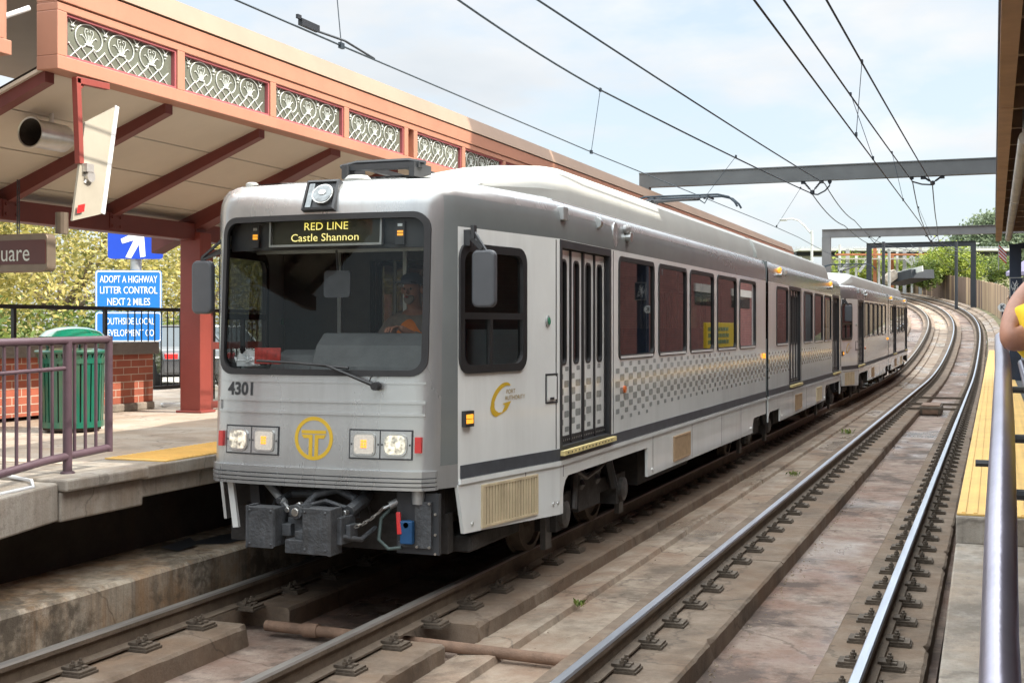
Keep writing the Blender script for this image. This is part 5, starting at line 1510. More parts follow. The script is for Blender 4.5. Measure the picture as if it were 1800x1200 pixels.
for s_ in (1, -1):
    mb.add([_c + _w * s_ - _u * .04, _c + _w * s_ + _u * .05, _c + _w * s_ + _u * .05 + _v * .07, _c + _w * s_ - _u * .04 + _v * .07], [(0, 1, 2, 3)])
mb.build("red_sticker", M['red'], hp, normals=False)

# station name board on a chain
sb = thing("station_sign", "maroon hanging name board ending in quare, cut off at the left edge", "sign", (-8.55, 9.3, 2.74))
mb = MB(); y_, z0_, z1_ = 9.3, 2.53, 2.87
mb.prism(rrect(-9.9, -8.13, 2.53, 2.885, .05, 4), lambda u, v: (u, y_, v), lambda u, v: (u, y_ + .12, v)); mb.build("sign_frame", M['signframe'], sb, bevel=.01)
mb = MB(); mb.prism(rrect(-9.85, -8.145, 2.60, 2.825, .02, 4), lambda u, v: (u, y_ - .006, v), lambda u, v: (u, y_ + .02, v)); mb.build("sign_face", M['signbrown'], sb)
mb = MB(); mb.text("Station Square", .225, lambda u, v: (-8.32 + u, y_ - .010, 2.70 + v), align='RIGHT', sx=.86, offset=.0); mb.build("sign_lettering", M['ornament'], sb, normals=False)
for x in (-8.52, -9.6):
    mb = MB()
    for k in range(9):
        z = 2.89 + k * .055
        mb.tube([(x - .012, y_ + .06, z), (x + .012, y_ + .06, z), (x + .012, y_ + .06, z + .065), (x - .012, y_ + .06, z + .065)] if k % 2 else [(x, y_ + .048, z), (x, y_ + .072, z), (x, y_ + .072, z + .065), (x, y_ + .048, z + .065)], .006, 5, closed=True)
    mb.build("chain", M['black'], sb)
mb = MB(); mb.lathe([(.06, 0), (.06, .2)], 12, (-8.22, y_ + .3, 2.9)); mb.build("pendant_tube", M['signframe'], sb)

# glazed wind screen beside the column
ws = thing("wind_screen", "red framed glass wind screen between the red column and the tram front", "shelter", (-9.45, 14.6, PZ))
mb = MB()
for y in (13.75, 15.2, 16.65): mb.box(-9.50, -9.40, y - .05, y + .05, PZ, 3.05)
for z in (1.02, 1.78, 2.98): mb.box(-9.49, -9.41, 13.8, 16.6, z - .045, z + .045)
mb.build("frame", M['darkred'], ws)
for y0, y1 in ((13.8, 15.15), (15.25, 16.6)):
    for z0, z1 in ((1.065, 1.735), (1.825, 2.935)):
        g = MB(); g.quad((-9.45, y0, z0), (-9.45, y1, z0), (-9.45, y1, z1), (-9.45, y0, z1)); g.build("pane", M['shelter_glass'], ws, normals=False)

# plum railing at the head of the left ramp
rl = thing("platform_railing", "plum painted tubular railing in front of the green bin", "railing", (-6.32, 7.4, PZ))
RXX = -6.32; r_ = .030
top = [(RXX, 3.0, 1.70), (RXX, 6.2, 1.895), (RXX, 6.55, 1.91), (RXX, 7.9, 1.925)]
bot = [(RXX, 3.0, .72), (RXX, 6.0, .93), (RXX, 6.6, 1.00), (RXX, 7.2, 1.065), (RXX, 7.9, 1.10)]
mb = MB(); mb.tube(top, r_, 12); mb.tube(bot, r_, 12); mb.tube([(RXX, 7.9, 1.07), (RXX, 7.9, 1.952)], r_, 12); mb.tube([(RXX, 3.0, 1.48), (RXX, 6.5, 1.695), (RXX, 7.42, 1.72)], .016, 8)
mb.build("rails", M['plum'], rl, smooth=50)
def lerp_poly(pts, y):
    for a, b in zip(pts, pts[1:]):
        if a[1] <= y <= b[1]: return a[2] + (b[2] - a[2]) * (y - a[1]) / (b[1] - a[1])
    return pts[-1][2]
for y in (4.6, 7.44):
    mb = MB(); mb.tube([(RXX, y, lerp_poly(bot, y) - .25 if y < 7 else .952), (RXX, y, lerp_poly(top, y))], .034, 12); mb.lathe([(.055, 0), (.05, .015), (.036, .02)], 14, (RXX, y, .95 if y > 7 else .5)); mb.build("post", M['plum'], rl, smooth=50)
y = 3.15
while y < 7.85:
    if abs(y - 7.44) > .06:
        mb = MB(); mb.tube([(RXX, y, lerp_poly(bot, y)), (RXX, y, lerp_poly(top, y))], .0125, 8); mb.build("baluster", M['plum'], rl, smooth=50)
    y += .118

# green slatted bin
bn = thing("litter_bin", "round green slatted litter bin with a domed lid behind the plum railing", "bin", (-8.86, 10.5, PZ))
bx, by = -8.86, 10.5
mb = MB(); mb.lathe([(.285, .02), (.285, .70)], 28, (bx, by, PZ), 0)
mb.build("liner", M['void'], bn, smooth=40)
mb = MB()
for k in range(36):
    a = 2 * pi * k / 36; T = Matrix.Translation((bx, by, PZ)) @ Matrix.Rotation(a, 4, 'Z')
    vs = []
    for z, rr in ((.05, .30), (.72, .315), (.80, .345)):
        for u, v in ((rr - .006, -.019), (rr + .006, -.019), (rr + .006, .019), (rr - .006, .019)): vs.append(T @ Vector((u, v, z)))
    mb.add(vs, [(0, 1, 5, 4), (1, 2, 6, 5), (2, 3, 7, 6), (3, 0, 4, 7), (4, 5, 9, 8), (5, 6, 10, 9), (6, 7, 11, 10), (7, 4, 8, 11), (3, 2, 1, 0), (8, 9, 10, 11)])
mb.build("slats", M['binGreen'], bn)
mb = MB()
for z, h, rr in ((.05, .06, .318), (.70, .06, .332)):
    mb = MB(); mb.lathe([(rr - .012, z), (rr, z), (rr, z + h), (rr - .012, z + h)], 36, (bx, by, PZ)); mb.build("hoop", M['binGreen'], bn, smooth=40)
mb = MB()
mb.lathe([(.25, .78), (.36, .80), (.37, .82), (.36, .835), (.22, .85)], 36, (bx, by, PZ))
for k in range(4): mb.tube([(bx + .24 * cos(k * pi / 2 + .4), by + .24 * sin(k * pi / 2 + .4), PZ + .82), (bx + .28 * cos(k * pi / 2 + .4), by + .28 * sin(k * pi / 2 + .4), PZ + .98)], .014, 6)
mb.build("rim", M['binGreen'], bn, smooth=40)
mb = MB(); mb.lathe([(.325, .965), (.33, .975), (.27, 1.03), (.16, 1.065), (.02, 1.078)], 36, (bx, by, PZ)); mb.build("lid", M['lid'], bn, smooth=50)

mb = MB(); mb.tube([(-6.2, 5.2, .76), (-6.17, 6.0, .845), (-6.22, 6.5, .895), (-6.15, 6.9, .925), (-6.30, 7.05, .945), (-6.8, 7.2, .962)], .012, 6)
tag(mb.build("cable", M['whitepaper'], smooth=60), "pale cable lying along the edge of the left ramp", "cable")
# brick planter with slate coping
pl = thing("brick_planter", "low red brick planter wall with dark coping behind the green bin", "wall", (-10.6, 12, PZ))
mb = MB(); mb.box(-11.6, -10.33, 8.6, 13.8, PZ + .05, PZ + .72); mb.build("brickwork", M['brick'], pl)
mb = MB(); mb.box(-11.64, -10.27, 8.55, 13.86, PZ + .72, PZ + .88); mb.build("coping", M['cap'], pl, bevel=.015)
mb = MB(); mb.box(-11.58, -10.28, 12.5, 13.78, PZ, PZ + .10); mb.build("footing", M['slab'], pl, bevel=.02)
# black fence behind it
fn = thing("metal_fence", "black metal fence with thin pickets running behind the brick planter", "fence", (-10.9, 13, PZ))
mb = MB(); mb.bar((-10.9, 7.0, 2.265), (-10.9, 20.0, 2.265), .05, .05); mb.build("top_rail", M['blackfence'], fn)
mb = MB(); mb.bar((-10.9, 13.9, 1.18), (-10.9, 20.0, 1.18), .04, .04); mb.build("bottom_rail", M['blackfence'], fn)
for y in (11.9, 13.55, 16.0, 18.4):
    mb = MB(); mb.bar((-10.9, y, PZ if y > 13.9 else PZ + .88), (-10.9, y, 2.26), .045, .045); mb.build("post", M['blackfence'], fn)
y = 14.02
while y < 18.3:
    mb = MB(); mb.tube([(-10.9, y, 1.18), (-10.9, y, 2.26)], .009, 6); mb.build("picket", M['blackfence'], fn); y += .145
mb = MB()
tag(mb.tube([(-10.55, 14.3, PZ + .02), (-10.3, 14.0, PZ + .04), (-10.1, 14.5, PZ + .03)], .03, 6).build("ground_cover_strip", M['whitepaper']), "pale folded strip lying on the paving by the red column", "debris")

# blue road signs on one post
rs = thing("road_sign", "blue road signs with a white arrow behind the black fence", "road sign", (-16.0, 20.6, .6))
fwd = Vector((-16.0, 20.6, 0)).normalized()
fwd = (fwd + Vector((0.18, 0, 0))).normalized()
rt = Vector((fwd.y, -fwd.x, 0))
def SP(u, z, o=0.0): 
    p = Vector((-16.0, 20.6, 0)) + rt * u - fwd * o
    return (p.x, p.y, z)
mb = MB(); mb.tube([SP(0.12, .6, -.15), SP(0.12, 5.0, -.15)], .11, 14); mb.build("post", M['galv'], rs, smooth=50)
def board(name, u0, u1, z0, z1, m_, border=True):
    mb = MB(); mb.prism(rrect(u0, u1, z0, z1, .06, 4), lambda u, v: SP(u, v, 0), lambda u, v: SP(u, v, -.03)); o = mb.build(name, m_, rs)
    if border:
        mb = MB(); mb.ring(rrect(u0 + .012, u1 - .012, z0 + .012, z1 - .012, .05, 4), rrect(u0 + .035, u1 - .035, z0 + .035, z1 - .035, .035, 4), lambda u, v: SP(u, v, .004), lambda u, v: SP(u, v, -.01)); mb.build("sign_border", M['signwhite'], o)
    return o
bd1 = board("sign_board", -.64, .64, 2.345, 3.145, M['sign_blue'])
mb = MB()
mb.text("ADOPT A HIGHWAY", .20, lambda u, v: SP(u + .0, 2.96 + v, .005), sx=.59, offset=.001); mb.text("LITTER CONTROL", .20, lambda u, v: SP(u, 2.745 + v, .005), sx=.68, offset=.001); mb.text("NEXT 2 MILES", .20, lambda u, v: SP(u, 2.515 + v, .005), sx=.68, offset=.001)
mb.build("sign_lettering", M['signwhite'], bd1, normals=False)
bd2 = board("sign_board", -.64, .64, 1.72, 2.325, M['sign_blue'])
mb = MB(); mb.text("SOUTHSIDE LOCAL", .19, lambda u, v: SP(u, 2.13 + v, .005), sx=.60, offset=.0); mb.text("DEVELOPMENT CO", .19, lambda u, v: SP(u, 1.90 + v, .005), sx=.60, offset=.0); mb.build("sign_lettering", M['signwhite'], bd2, normals=False)
bd3 = board("sign_board", -.40, .66, 3.37, 4.40, M['sign_blue2'], False)
mb = MB()
ar = [(-.045, -.44), (-.29, -.0), (-.15, .06)]
def AR(u, v): # arrow pointing up and left-right leaning
    a = radians(-12); return SP(.17 + u * cos(a) - v * sin(a), 3.86 + u * sin(a) + v * cos(a), .005)
def AR(u, v): return SP(u, v, .005)
mb.prism([(-.06, 3.40), (.05, 3.385), (.20, 3.66), (.225, 3.40), (.325, 3.42), (.285, 3.98), (-.15, 3.76), (-.12, 3.67), (.10, 3.74)], AR, lambda u, v: tuple(Vector(AR(u, v)) + fwd * .006))
mb.build("arrow", M['signwhite'], bd3)

# ------------------------------------------------------------------ parked cars
def parked_car(label, x, y, rz, paint):
    root = thing("parked_car", label, "car", (x, y, .6), "cars in the car park behind the left platform", (0, 0, rz))
    B = lambda mb, name, m, par=None, **k: mb.build(name, m, par or root, world=False, **k)
    prof = [(-2.2, .35), (-2.25, .62), (-2.15, .82), (-1.5, .92), (-1.0, .98), (1.45, .98), (2.1, .90), (2.25, .70), (2.2, .35), (1.75, .30), (1.68, .5), (1.4, .66), (1.1, .5), (1.03, .25), (-1.0, .25), (-1.07, .5), (-1.35, .66), (-1.65, .5), (-1.72, .30)]
    mb = MB(); mb.prism(prof, lambda u, v: (u, -.86, v), lambda u, v: (u, .86, v)); B(mb, "body", paint, bevel=.06, smooth=45)
    mb = MB()
    cab = [(-1.2, .95, .80), (-.45, 1.42, .62), (.75, 1.45, .62), (1.5, .97, .80)]
    vs = [(u, -w, v) for u, v, w in cab] + [(u, w, v) for u, v, w in cab]
    mb.add(vs, [(0, 1, 2, 3), (7, 6, 5, 4), (0, 4, 5, 1), (1, 5, 6, 2), (2, 6, 7, 3)]); B(mb, "cabin_glass", M['carglass'], bevel=.03)
    mb = MB(); mb.box(-.5, .8, -.63, .63, 1.415, 1.465)
    for sg in (1, -1):
        for (u0, v0, u1, v1) in ((-1.2, .95, -.45, 1.43), (1.5, .97, .75, 1.45), (.12, .97, .10, 1.44)): mb.bar((u0, sg * .80 * (1 if u0 != .12 else .985), v0), (u1, sg * .625, v1), .06, .05)
    B(mb, "roof", paint, bevel=.02)
    for wx in (-1.36, 1.39):
        for sg in (1, -1):
            mb = MB(); mb.lathe([(.20, -.1), (.31, -.09), (.32, 0), (.31, .09), (.20, .1)], 20, (wx, sg * .80, .32), 0, axis='Y'); w = B(mb, "wheel", M['tyre'], smooth=40)
            mb = MB(); mb.lathe([(.19, -.105), (.19, .105)], 16, (wx, sg * .80, .32), 0, axis='Y'); B(mb, "rim", M['galv'], w)
    for sg in (1, -1):
        mb = MB(); mb.cbox((-2.2, sg * .62, .70), (.08, .34, .14)); B(mb, "headlight", M['clear'], bevel=.02)
        mb = MB(); mb.cbox((2.2, sg * .66, .76), (.08, .30, .14)); B(mb, "tail_light", M['red'], bevel=.02)
    return root
parked_car("dark grey parked car seen through the fence pickets, nearest of the cars", -18.6, 25.6, radians(-38), M['carpaint_dark'])
parked_car("white parked car just above the dark grey one, behind the fence pickets", -22.6, 33.2, radians(-35), M['carpaint_white'])
parked_car("silver parked car beyond the white one, behind the fence pickets", -26.0, 38.4, radians(-35), M['carpaint_silver'])
parked_car("small red parked car farthest back behind the fence pickets", -29.5, 43.5, radians(-35), M['carpaint_red'])
parked_car("white parked car glimpsed beside the red column", -21.0, 38.0, radians(-35), M['carpaint_white'])

# ------------------------------------------------------------------ trees
def tree(name, label, cat, loc, crown, n, size, leaf, trunk_r=.16, th=3.0, group=None, seed=0, limbs=9):
    leaf2 = {id(M['leaf_yel']): M['leaf_olive'], id(M['leaf_grn']): M['leaf_deep'], id(M['leaf_lime']): M['leaf_grn']}.get(id(leaf))
    rnd = random.Random(seed)
    root = thing(name, label, cat, loc, group)
    loc = Vector(loc)
    mb = MB()
    if trunk_r:
        lean_ = Vector((rnd.uniform(-.3, .3), rnd.uniform(-.3, .3), 0))
        fork = loc + lean_ + Vector((0, 0, th))
        mb.tube([loc - Vector((0, 0, .1)), loc + lean_ * .4 + Vector((0, 0, th * .5)), fork], [trunk_r * 1.25, trunk_r, trunk_r * .8], 10)
        for k in range(limbs):
            c, r = crown[k % len(crown)]
            d = Vector((rnd.gauss(0, 1), rnd.gauss(0, 1), rnd.gauss(.2, .7))).normalized()
            tip = loc + Vector(c) + Vector((d.x * r[0], d.y * r[1], d.z * r[2])) * .75
            mid = fork.lerp(tip, .5) + Vector((rnd.uniform(-.3, .3), rnd.uniform(-.3, .3), .3))
            mb.tube([fork - Vector((0, 0, .2)), mid, tip], [trunk_r * .55, trunk_r * .32, .015], 6)
        mb.build("trunk", M['bark'], root, smooth=50)
    lv = MB(); tot = sum(r[0] * r[1] * r[2] for _, r in crown)
    for c, r in crown:
        m_ = int(n * r[0] * r[1] * r[2] / tot)
        ncl = max(6, m_ // 40)
        for q in range(ncl):
            while True:
                d = Vector((rnd.uniform(-1, 1), rnd.uniform(-1, 1), rnd.uniform(-1, 1)))
                if .30 < d.length < 1: break
            rad = d.length ** .55; d.normalize()
            wob = 1 + .22 * sin(d.x * 5.1 + seed) * sin(d.y * 4.3 + 1.7 * seed) + .12 * sin(d.z * 9 + seed)
            cc = loc + Vector(c) + Vector((d.x * r[0], d.y * r[1], d.z * r[2])) * (rad * wob)
            cs = rnd.uniform(.45, 1.2) * min(r) * .24
            ci = 1 if (leaf2 and rnd.random() < .35) else 0
            for _ in range(40):
                p = cc + Vector((rnd.gauss(0, 1), rnd.gauss(0, 1), rnd.gauss(0, .75))) * cs
                a = Vector((rnd.gauss(0, 1), rnd.gauss(0, 1), rnd.gauss(0, .6))).normalized(); b = a.cross(Vector((rnd.gauss(0, 1), rnd.gauss(0, 1), rnd.gauss(0, 1)))).normalized()
                s = size * rnd.uniform(.55, 1.3)
                lv.add([p - a * s, p + b * s * .45, p + a * s, p - b * s * .45], [(0, 1, 2, 3)], ci)
    lv.build("crown", [leaf, leaf2] if leaf2 else leaf, root, normals=False)
    return root
gl = "yellow-green trees behind the left platform"
for i, (x, y, h, w, lab) in enumerate(((-22.0, 21.5, 5.2, 3.0, "yellowing tree with a pale trunk at the left edge under the name board"), (-25.5, 30.0, 6.2, 3.6, "yellowing tree between the name board and the arrow sign"), (-25.5, 37.0, 6.0, 3.4, "yellowing tree right behind the blue arrow sign"), (-29.0, 27.0, 7.0, 3.8, "tall yellowing tree farthest left behind the others"), (-24.5, 45.0, 6.5, 3.6, "yellowing tree seen between the arrow sign and the red column"))):
    tree("tree", lab, "tree", (x, y, .6), [((0, 0, h * .72), (w, w, h * .42)), ((.8, -.6, h * .45), (w * .8, w * .8, h * .28)), ((-.9, .5, h * .5), (w * .8, w * .8, h * .3))], 15000, .085, M['leaf_yel'], .17, h * .3, gl, seed=i + 3)
for i, (x, y, lab) in enumerate(((-19.5, 18.5, "green bush low at the left edge above the railing"), (-20.8, 24.0, "green bush behind the green bin lid"), (-24.0, 31.0, "green bush behind the adopt a highway board"))):
    tree("bush", lab, "bush", (x, y, .6), [((0, 0, .9), (1.9, 1.9, 1.0)), ((1.0, .8, .7), (1.2, 1.2, .8))], 7000, .075, M['leaf_grn'], .05, .4, "bushes behind the left platform", seed=i + 20)

# ------------------------------------------------------------------ overhead line
def wire(name, label, pts, r, droppers=(), insul=(), group="overhead wires"):
    root = thing(name, label, "wire", pts[0], group)
    mb = MB(); mb.tube(pts, r, 6); mb.build("cable", M['wire'], root, smooth=60)
    for (a, b) in droppers:
        mb = MB(); mb.tube([a, b], .0045, 5)
        for p in (a, b): mb.cbox(p, (.025, .06, .045))
        mb.build("dropper", M['wire'], root)
    return root
def contact_pts(X, z, s0, s1): return [tp(s, X, z) for s in srange(s0, s1)]
V = Vector
def lin(a, b, y): 
    t = (y - a[1]) / (b[1] - a[1]); return V(a).lerp(V(b), t)
def sag(pts, d):
    out = []
    for a, b in zip(pts, pts[1:]):
        for k in range(8):
            t = k / 8; p = V(a).lerp(V(b), t); p.z -= d * 4 * t * (1 - t); out.append(p)
    return out + [V(pts[-1])]
CL = [V((-4.8, -4, 4.25)), V((-4.77, 8.74, 4.22)), V((-4.77, 15.3, 4.24)), V((-4.77, 28.7, 4.36))] + [tp(s, C1 + .25 * sin(s * .1), 4.40) for s in range(34, 118, 3)]
mL = [(-5.7, -1, 6.2), (-4.91, 11.36, 5.23), (-4.65, 15.3, 5.02), (-3.78, 28.6, 4.99)]
mL2 = [(-3.78, 28.6, 4.99), (-4.3, 40, 5.15), (-5.55, 65.2, 6.1), tuple(tp(88, C1, 5.0)), tuple(tp(112, C1, 5.0))]
wire("contact_wire", "thin contact wire dropping to the raised pantograph of the leading tram", CL, .0075)
wire("messenger_wire", "thick messenger wire over the leading tram with hangers to its contact wire", sag(mL, .03) + sag(mL2, .12)[1:], .0125, [(lin(mL[2], mL[3], 15.3), V((-4.77, 15.3, 4.24))), (lin(mL[1], mL[2], 11.4) + V((-.02, -2.6, .25)), V((-4.77, 8.74, 4.22))), (lin(mL[2], mL[3], 22.0), V((-4.77, 22, 4.30))), (lin(mL[2], mL[3], 27.4), V((-4.7, 29.5, 4.36)))])
fL = [(-6.2, -1, 6.4), (-4.56, 12.7, 5.52), (-3.50, 28.6, 5.20)]
fL2 = [(-3.50, 28.6, 5.20), (-4.0, 40, 5.3), (-5.2, 65.2, 6.2), tuple(tp(88, C1 + .4, 5.2)), tuple(tp(112, C1 + .4, 5.2))]
wire("feeder_wire", "second thick wire just right of the left messenger, ending at the first gantry's left insulators", sag(fL, .03) + sag(fL2, .12)[1:], .0125)
CR = [V((-1.52, -4, 4.25)), V((-1.52, 8.5, 4.24)), V((-1.5, 28.7, 4.30))] + [tp(s, C2 + .2 * sin(s * .1), 4.40) for s in range(34, 118, 3)]
wire("contact_wire", "thin contact wire over the empty right track, leftmost of the three there", CR, .009)
mR = [(-2.0, -1, 5.9), (-1.83, 11.8, 5.07), (-1.64, 28.6, 5.17)]
mR2 = [(-1.64, 28.6, 5.17), (-2.0, 40, 5.15), (-2.85, 65.2, 6.2), tuple(tp(88, C2, 5.0)), tuple(tp(112, C2, 5.0))]
wire("messenger_wire", "middle thick wire over the right track", sag(mR, .02) + sag(mR2, .12)[1:], .012, [(lin(mR[1], mR[2], 17.2), V((-1.5, 17.4, 4.27))), (lin(mR[1], mR[2], 23.5), V((-1.5, 23.4, 4.28))), (lin(mR2[0], mR2[1], 34.5) + V((0, 0, -.02)), tp(35, C2, 4.40))])
fR = [(-1.62, -1, 5.9), (-1.46, 11.8, 5.07), (-1.23, 28.6, 5.09)]
fR2 = [(-1.23, 28.6, 5.09), (-1.6, 40, 5.15), (-2.5, 65.2, 6.2), tuple(tp(88, C2 + .3, 5.1)), tuple(tp(112, C2 + .3, 5.1))]
wire("feeder_wire", "rightmost thick wire over the right track", sag(fR, .02) + sag(fR2, .12)[1:], .012, [(lin(fR[1], fR[2], 15.0), V((-1.5, 15.2, 4.27)))])
mb = MB(); mb.cbox((-4.775, 8.25, 4.27), (.035, .26, .05)); mb.cbox((-4.775, 8.1, 4.30), (.02, .05, .03)); mb.tube([(-4.775, 8.3, 4.25), (-4.77, 8.8, 4.27), (-4.77, 9.3, 4.23)], .010, 5)
tag(mb.build("wire_clamp", M['gantrydark']), "dark clamp on the contact wire above the canopy roof", "clamp")

def gantry(label, xl, y, ztop, xr, beam_h, col_w, mm, zb_l, zb_r, insul=(), bw=.22):
    root = thing("gantry", label, "gantry", (xl, y, zb_l), "overhead line gantries over the tracks")
    mb = MB(); h = beam_h; t = .025
    mb.box(xl, xr, y - bw / 2, y + bw / 2, ztop - t, ztop); mb.box(xl, xr, y - bw / 2, y + bw / 2, ztop - h, ztop - h + t); mb.box(xl + .002, xr - .002, y - .09, y + .05, ztop - h + t, ztop - t)
    mb.build("beam", mm, root)
    for x, zb in ((xl + col_w / 2, zb_l), (xr - col_w / 2, zb_r)):
        mb = MB(); mb.box(x - col_w / 2, x + col_w / 2, y - bw / 2 + .004, y + bw / 2 - .004, zb, ztop - h + .001); mb.build("column", mm, root)
    for (x, dx, z) in insul:
        mb = MB()
        p = V((x, y - .02, z))
        for s in (-1, 1):
            q = V((x + dx * s, y - .02, ztop - h)) 
            mb.tube([p, p.lerp(q, .3)], .012, 5)
            for k in range(5):
                c = p.lerp(q, .35 + k * .13); mb.lathe([(.012, -.018), (.034, 0), (.012, .018)], 8, c)
            mb.tube([p.lerp(q, .9), q], .012, 5); mb.cbox(q - V((0, 0, .03)), (.09, .09, .06))
        mb.lathe([(.02, -.05), (.05, -.03), (.05, .03), (.02, .05)], 10, p)
        mb.build("insulator", M['gantrydark'], root)
    return root
gantry("nearest grey steel gantry crossing above both trams' pantograph wires", -7.75, 28.7, 5.62, 2.2, .34, .24, M['gantry'], .6, PZ, [(-3.78, .20, 5.03), (-1.23, .20, 5.13)])
mb = MB()
for x, z in ((-3.40, 5.16), (-1.66, 5.20)):
    mb.tube([(x, 28.68, 5.28), (x, 28.68, z)], .012, 6); mb.lathe([(.012, -.03), (.034, 0), (.012, .03)], 8, (x, 28.68, (5.28 + z) / 2)); mb.cbox((x, 28.68, 5.26), (.08, .08, .06))
mb.tube([(-3.80, 28.66, 4.99), (-3.66, 28.66, 4.97), (-3.5, 28.66, 5.05), (-3.40, 28.66, 5.16)], .018, 6); mb.tube([(-1.66, 28.66, 5.18), (-1.45, 28.66, 5.11), (-1.23, 28.66, 5.09)], .018, 6)
tag(mb.build("wire_hanger", M['gantrydark']), "dark hangers and bent bars below the nearest gantry beam", "hanger")
z2 = tp(65.2, 0, 0).z
gantry("light grey gantry second from the front, with its left column above the trailing tram", -8.1, 65.2, 6.95, 2.0, .42, .42, M['gantrylight'], z2 - .4, z2 - .2, [(-5.55, .25, 6.2), (-2.85, .25, 6.25)], .35)
z3 = tp(112, 0, 0).z
gantry("dark gantry farthest back with both columns standing by the curve", -10.1, 111, 9.15, -1.35, .42, .42, M['gantrydark'], z3 - .6, z3 - .2, [(-6.6, .3, 8.4), (-3.6, .3, 8.4)], .4)

def px_at(px, py, d):
    """measured direction of the photo at a depth: used to set out far buildings at their real distance"""
    a = (px - 900) / 2215.07; b = (574.92 - py) / 2215.07; c, s = cos(.36502), sin(.36502)
    return V((d * (a * c - s), d * (a * s + c), 2.0187 + d * b))
# slim line masts and lamps in the distance
def mast(name, label, cat, px, ytop, ybot, d, r, extra=None, mm='gantrydark'):
    a, b = px_at(px, ybot, d), px_at(px, ytop, d)
    root = thing(name, label, cat, a)
    mb = MB(); mb.tube([(a.x, a.y, a.z - 2.5), (a.x, a.y, b.z)], r, 8); mb.build("pole", M[mm], root)
    if extra: extra(root, a, b)
    return root
mast("line_mast", "dark mast standing on the curve between the two far gantries", "mast", 1553, 425, 500, 96, .12)
mast("line_mast", "dark mast in front of the timber fence below the lime tree", "mast", 1681, 425, 530, 104, .13)
mast("line_mast", "grey mast left of the far bridge abutment", "mast", 1563, 437, 500, 108, .12, None, 'galv')
def lamp_arm(root, a, b):
    mb = MB(); q = px_at(1376, 384, 90)
    n = 12
    pts = [px_at(1425, 410, 90), px_at(1415, 398, 90), px_at(1404, 388, 90), px_at(1392, 384.5, 90), px_at(1378, 386, 90)]
    mb.tube(pts, .05, 6); mb.build("arm", M['galv'], root)
    mb = MB(); mb.cbox(px_at(1377, 386.5, 90), (.5, .3, .14)); mb.build("lamp_head", M['galv'], root, bevel=.04)
mast("street_lamp", "slim curved street lamp beyond the station roof end", "street lamp", 1427, 405, 455, 90, .09, lamp_arm, 'bridge')

# ------------------------------------------------------------------ far structures
def hbar(mb, x0, x1, y, d, hpx, thick, mi=0):
    a, b = px_at(x0, y, d), px_at(x1, y, d); h = hpx / 2215.07 * d
    mb.bar(a, b, thick, h, mi)
ov = thing("highway_overpass", "pale elevated road deck with girders behind the far gantries", "bridge", px_at(1500, 445, 150))
mb = MB(); hbar(mb, 1395, 1770, 441, 150, 4, 6.0); mb.build("deck", M['bridge'], ov)
mb = MB(); hbar(mb, 1395, 1770, 446.8, 150.6, 7, 3.0); mb.build("girder", M['gantrydark'], ov)
for px in (1418, 1466, 1510, 1586, 1640, 1745):
    mb = MB(); a, b = px_at(px, 449, 151), px_at(px, 520, 151); mb.bar((a.x, a.y, -1), (a.x, a.y, a.z), 1.0, 1.0); mb.build("pier", M['bridge'], ov)
mb = MB()
for px in range(1400, 1760, 7): a = px_at(px, 439, 149); mb.bar(a, a + V((0, 0, .45)), .05, .05)
hbar(mb, 1395, 1770, 434.5, 149, 1.0, .1); mb.build("guard_rail", M['galv'], ov)
sbg = thing("steel_bridge", "low steel bridge with a rust orange beam and many posts behind the trailing tram", "bridge", px_at(1540, 450, 125))
mb = MB(); hbar(mb, 1470, 1660, 447.5, 125, 3.2, .8); mb.build("beam", M['rustbeam'], sbg)
mb = MB(); hbar(mb, 1500, 1720, 437, 128, 1.6, .5); hbar(mb, 1530, 1720, 428, 128, 2, .5); hbar(mb, 1470, 1600, 455, 126, 2, .5); hbar(mb, 1560, 1700, 442, 127, 1.2, .4); mb.build("rail", M['bridge'], sbg)
for k, px in enumerate((1476, 1490, 1505, 1538, 1545, 1568, 1577, 1590, 1603, 1618)):
    mb = MB(); a, b = px_at(px, 430 + (k % 3) * 8, 126.5), px_at(px, 500, 126.5); mb.bar((a.x, a.y, 0), a, .22 + .12 * (k % 2), .25); mb.build("post", M['rustbeam'] if k in (3, 5) else M['galv' if k % 2 else 'bridge'], sbg)
mb = MB()
for (x0, y0, x1, y1) in ((1476, 478, 1490, 462), (1510, 478, 1527, 455), (1592, 456, 1608, 470), (1600, 452, 1612, 462), (1586, 476, 1620, 470)):
    mb.bar(px_at(x0, y0, 124), px_at(x1, y1, 124), .22, .22)
mb.build("brace", M['galv'], sbg)
ab = thing("far_building", "pale block with dark windows behind the far steel bridge", "building", px_at(1590, 490, 160))
mb = MB()
a, b = px_at(1470, 452, 160), px_at(1625, 452, 160)
mb.bar((a.x, a.y, 3.5), (b.x, b.y, 3.5), 6, 13); mb.build("wall", M['bridge'], ab)
mb = MB()
for k in range(10):
    a = px_at(1478 + k * 15, 470, 156.5); b = px_at(1486 + k * 15, 470, 156.5); mb.bar(a, b, .2, 2.2)
mb.build("window_band", M['carglass'], ab)
rp_ = thing("entry_ramp", "dark sloping walkway roof rising to the right before the far bridge", "ramp", px_at(1590, 485, 118))
mb = MB(); mb.bar(px_at(1570, 494, 118), px_at(1622, 481, 114), 2.5, .8); mb.build("deck", M['gantrydark'], rp_)
mb = MB(); mb.bar(px_at(1565, 486, 117), px_at(1622, 472, 113), .1, .5); mb.build("parapet", M['bridge'], rp_)
mb = MB(); a = px_at(1572, 490, 116)
mb.bar(px_at(1555, 494, 116), px_at(1574, 480, 116), 1.2, .8); mb.build("abutment", M['slab'], rp_)

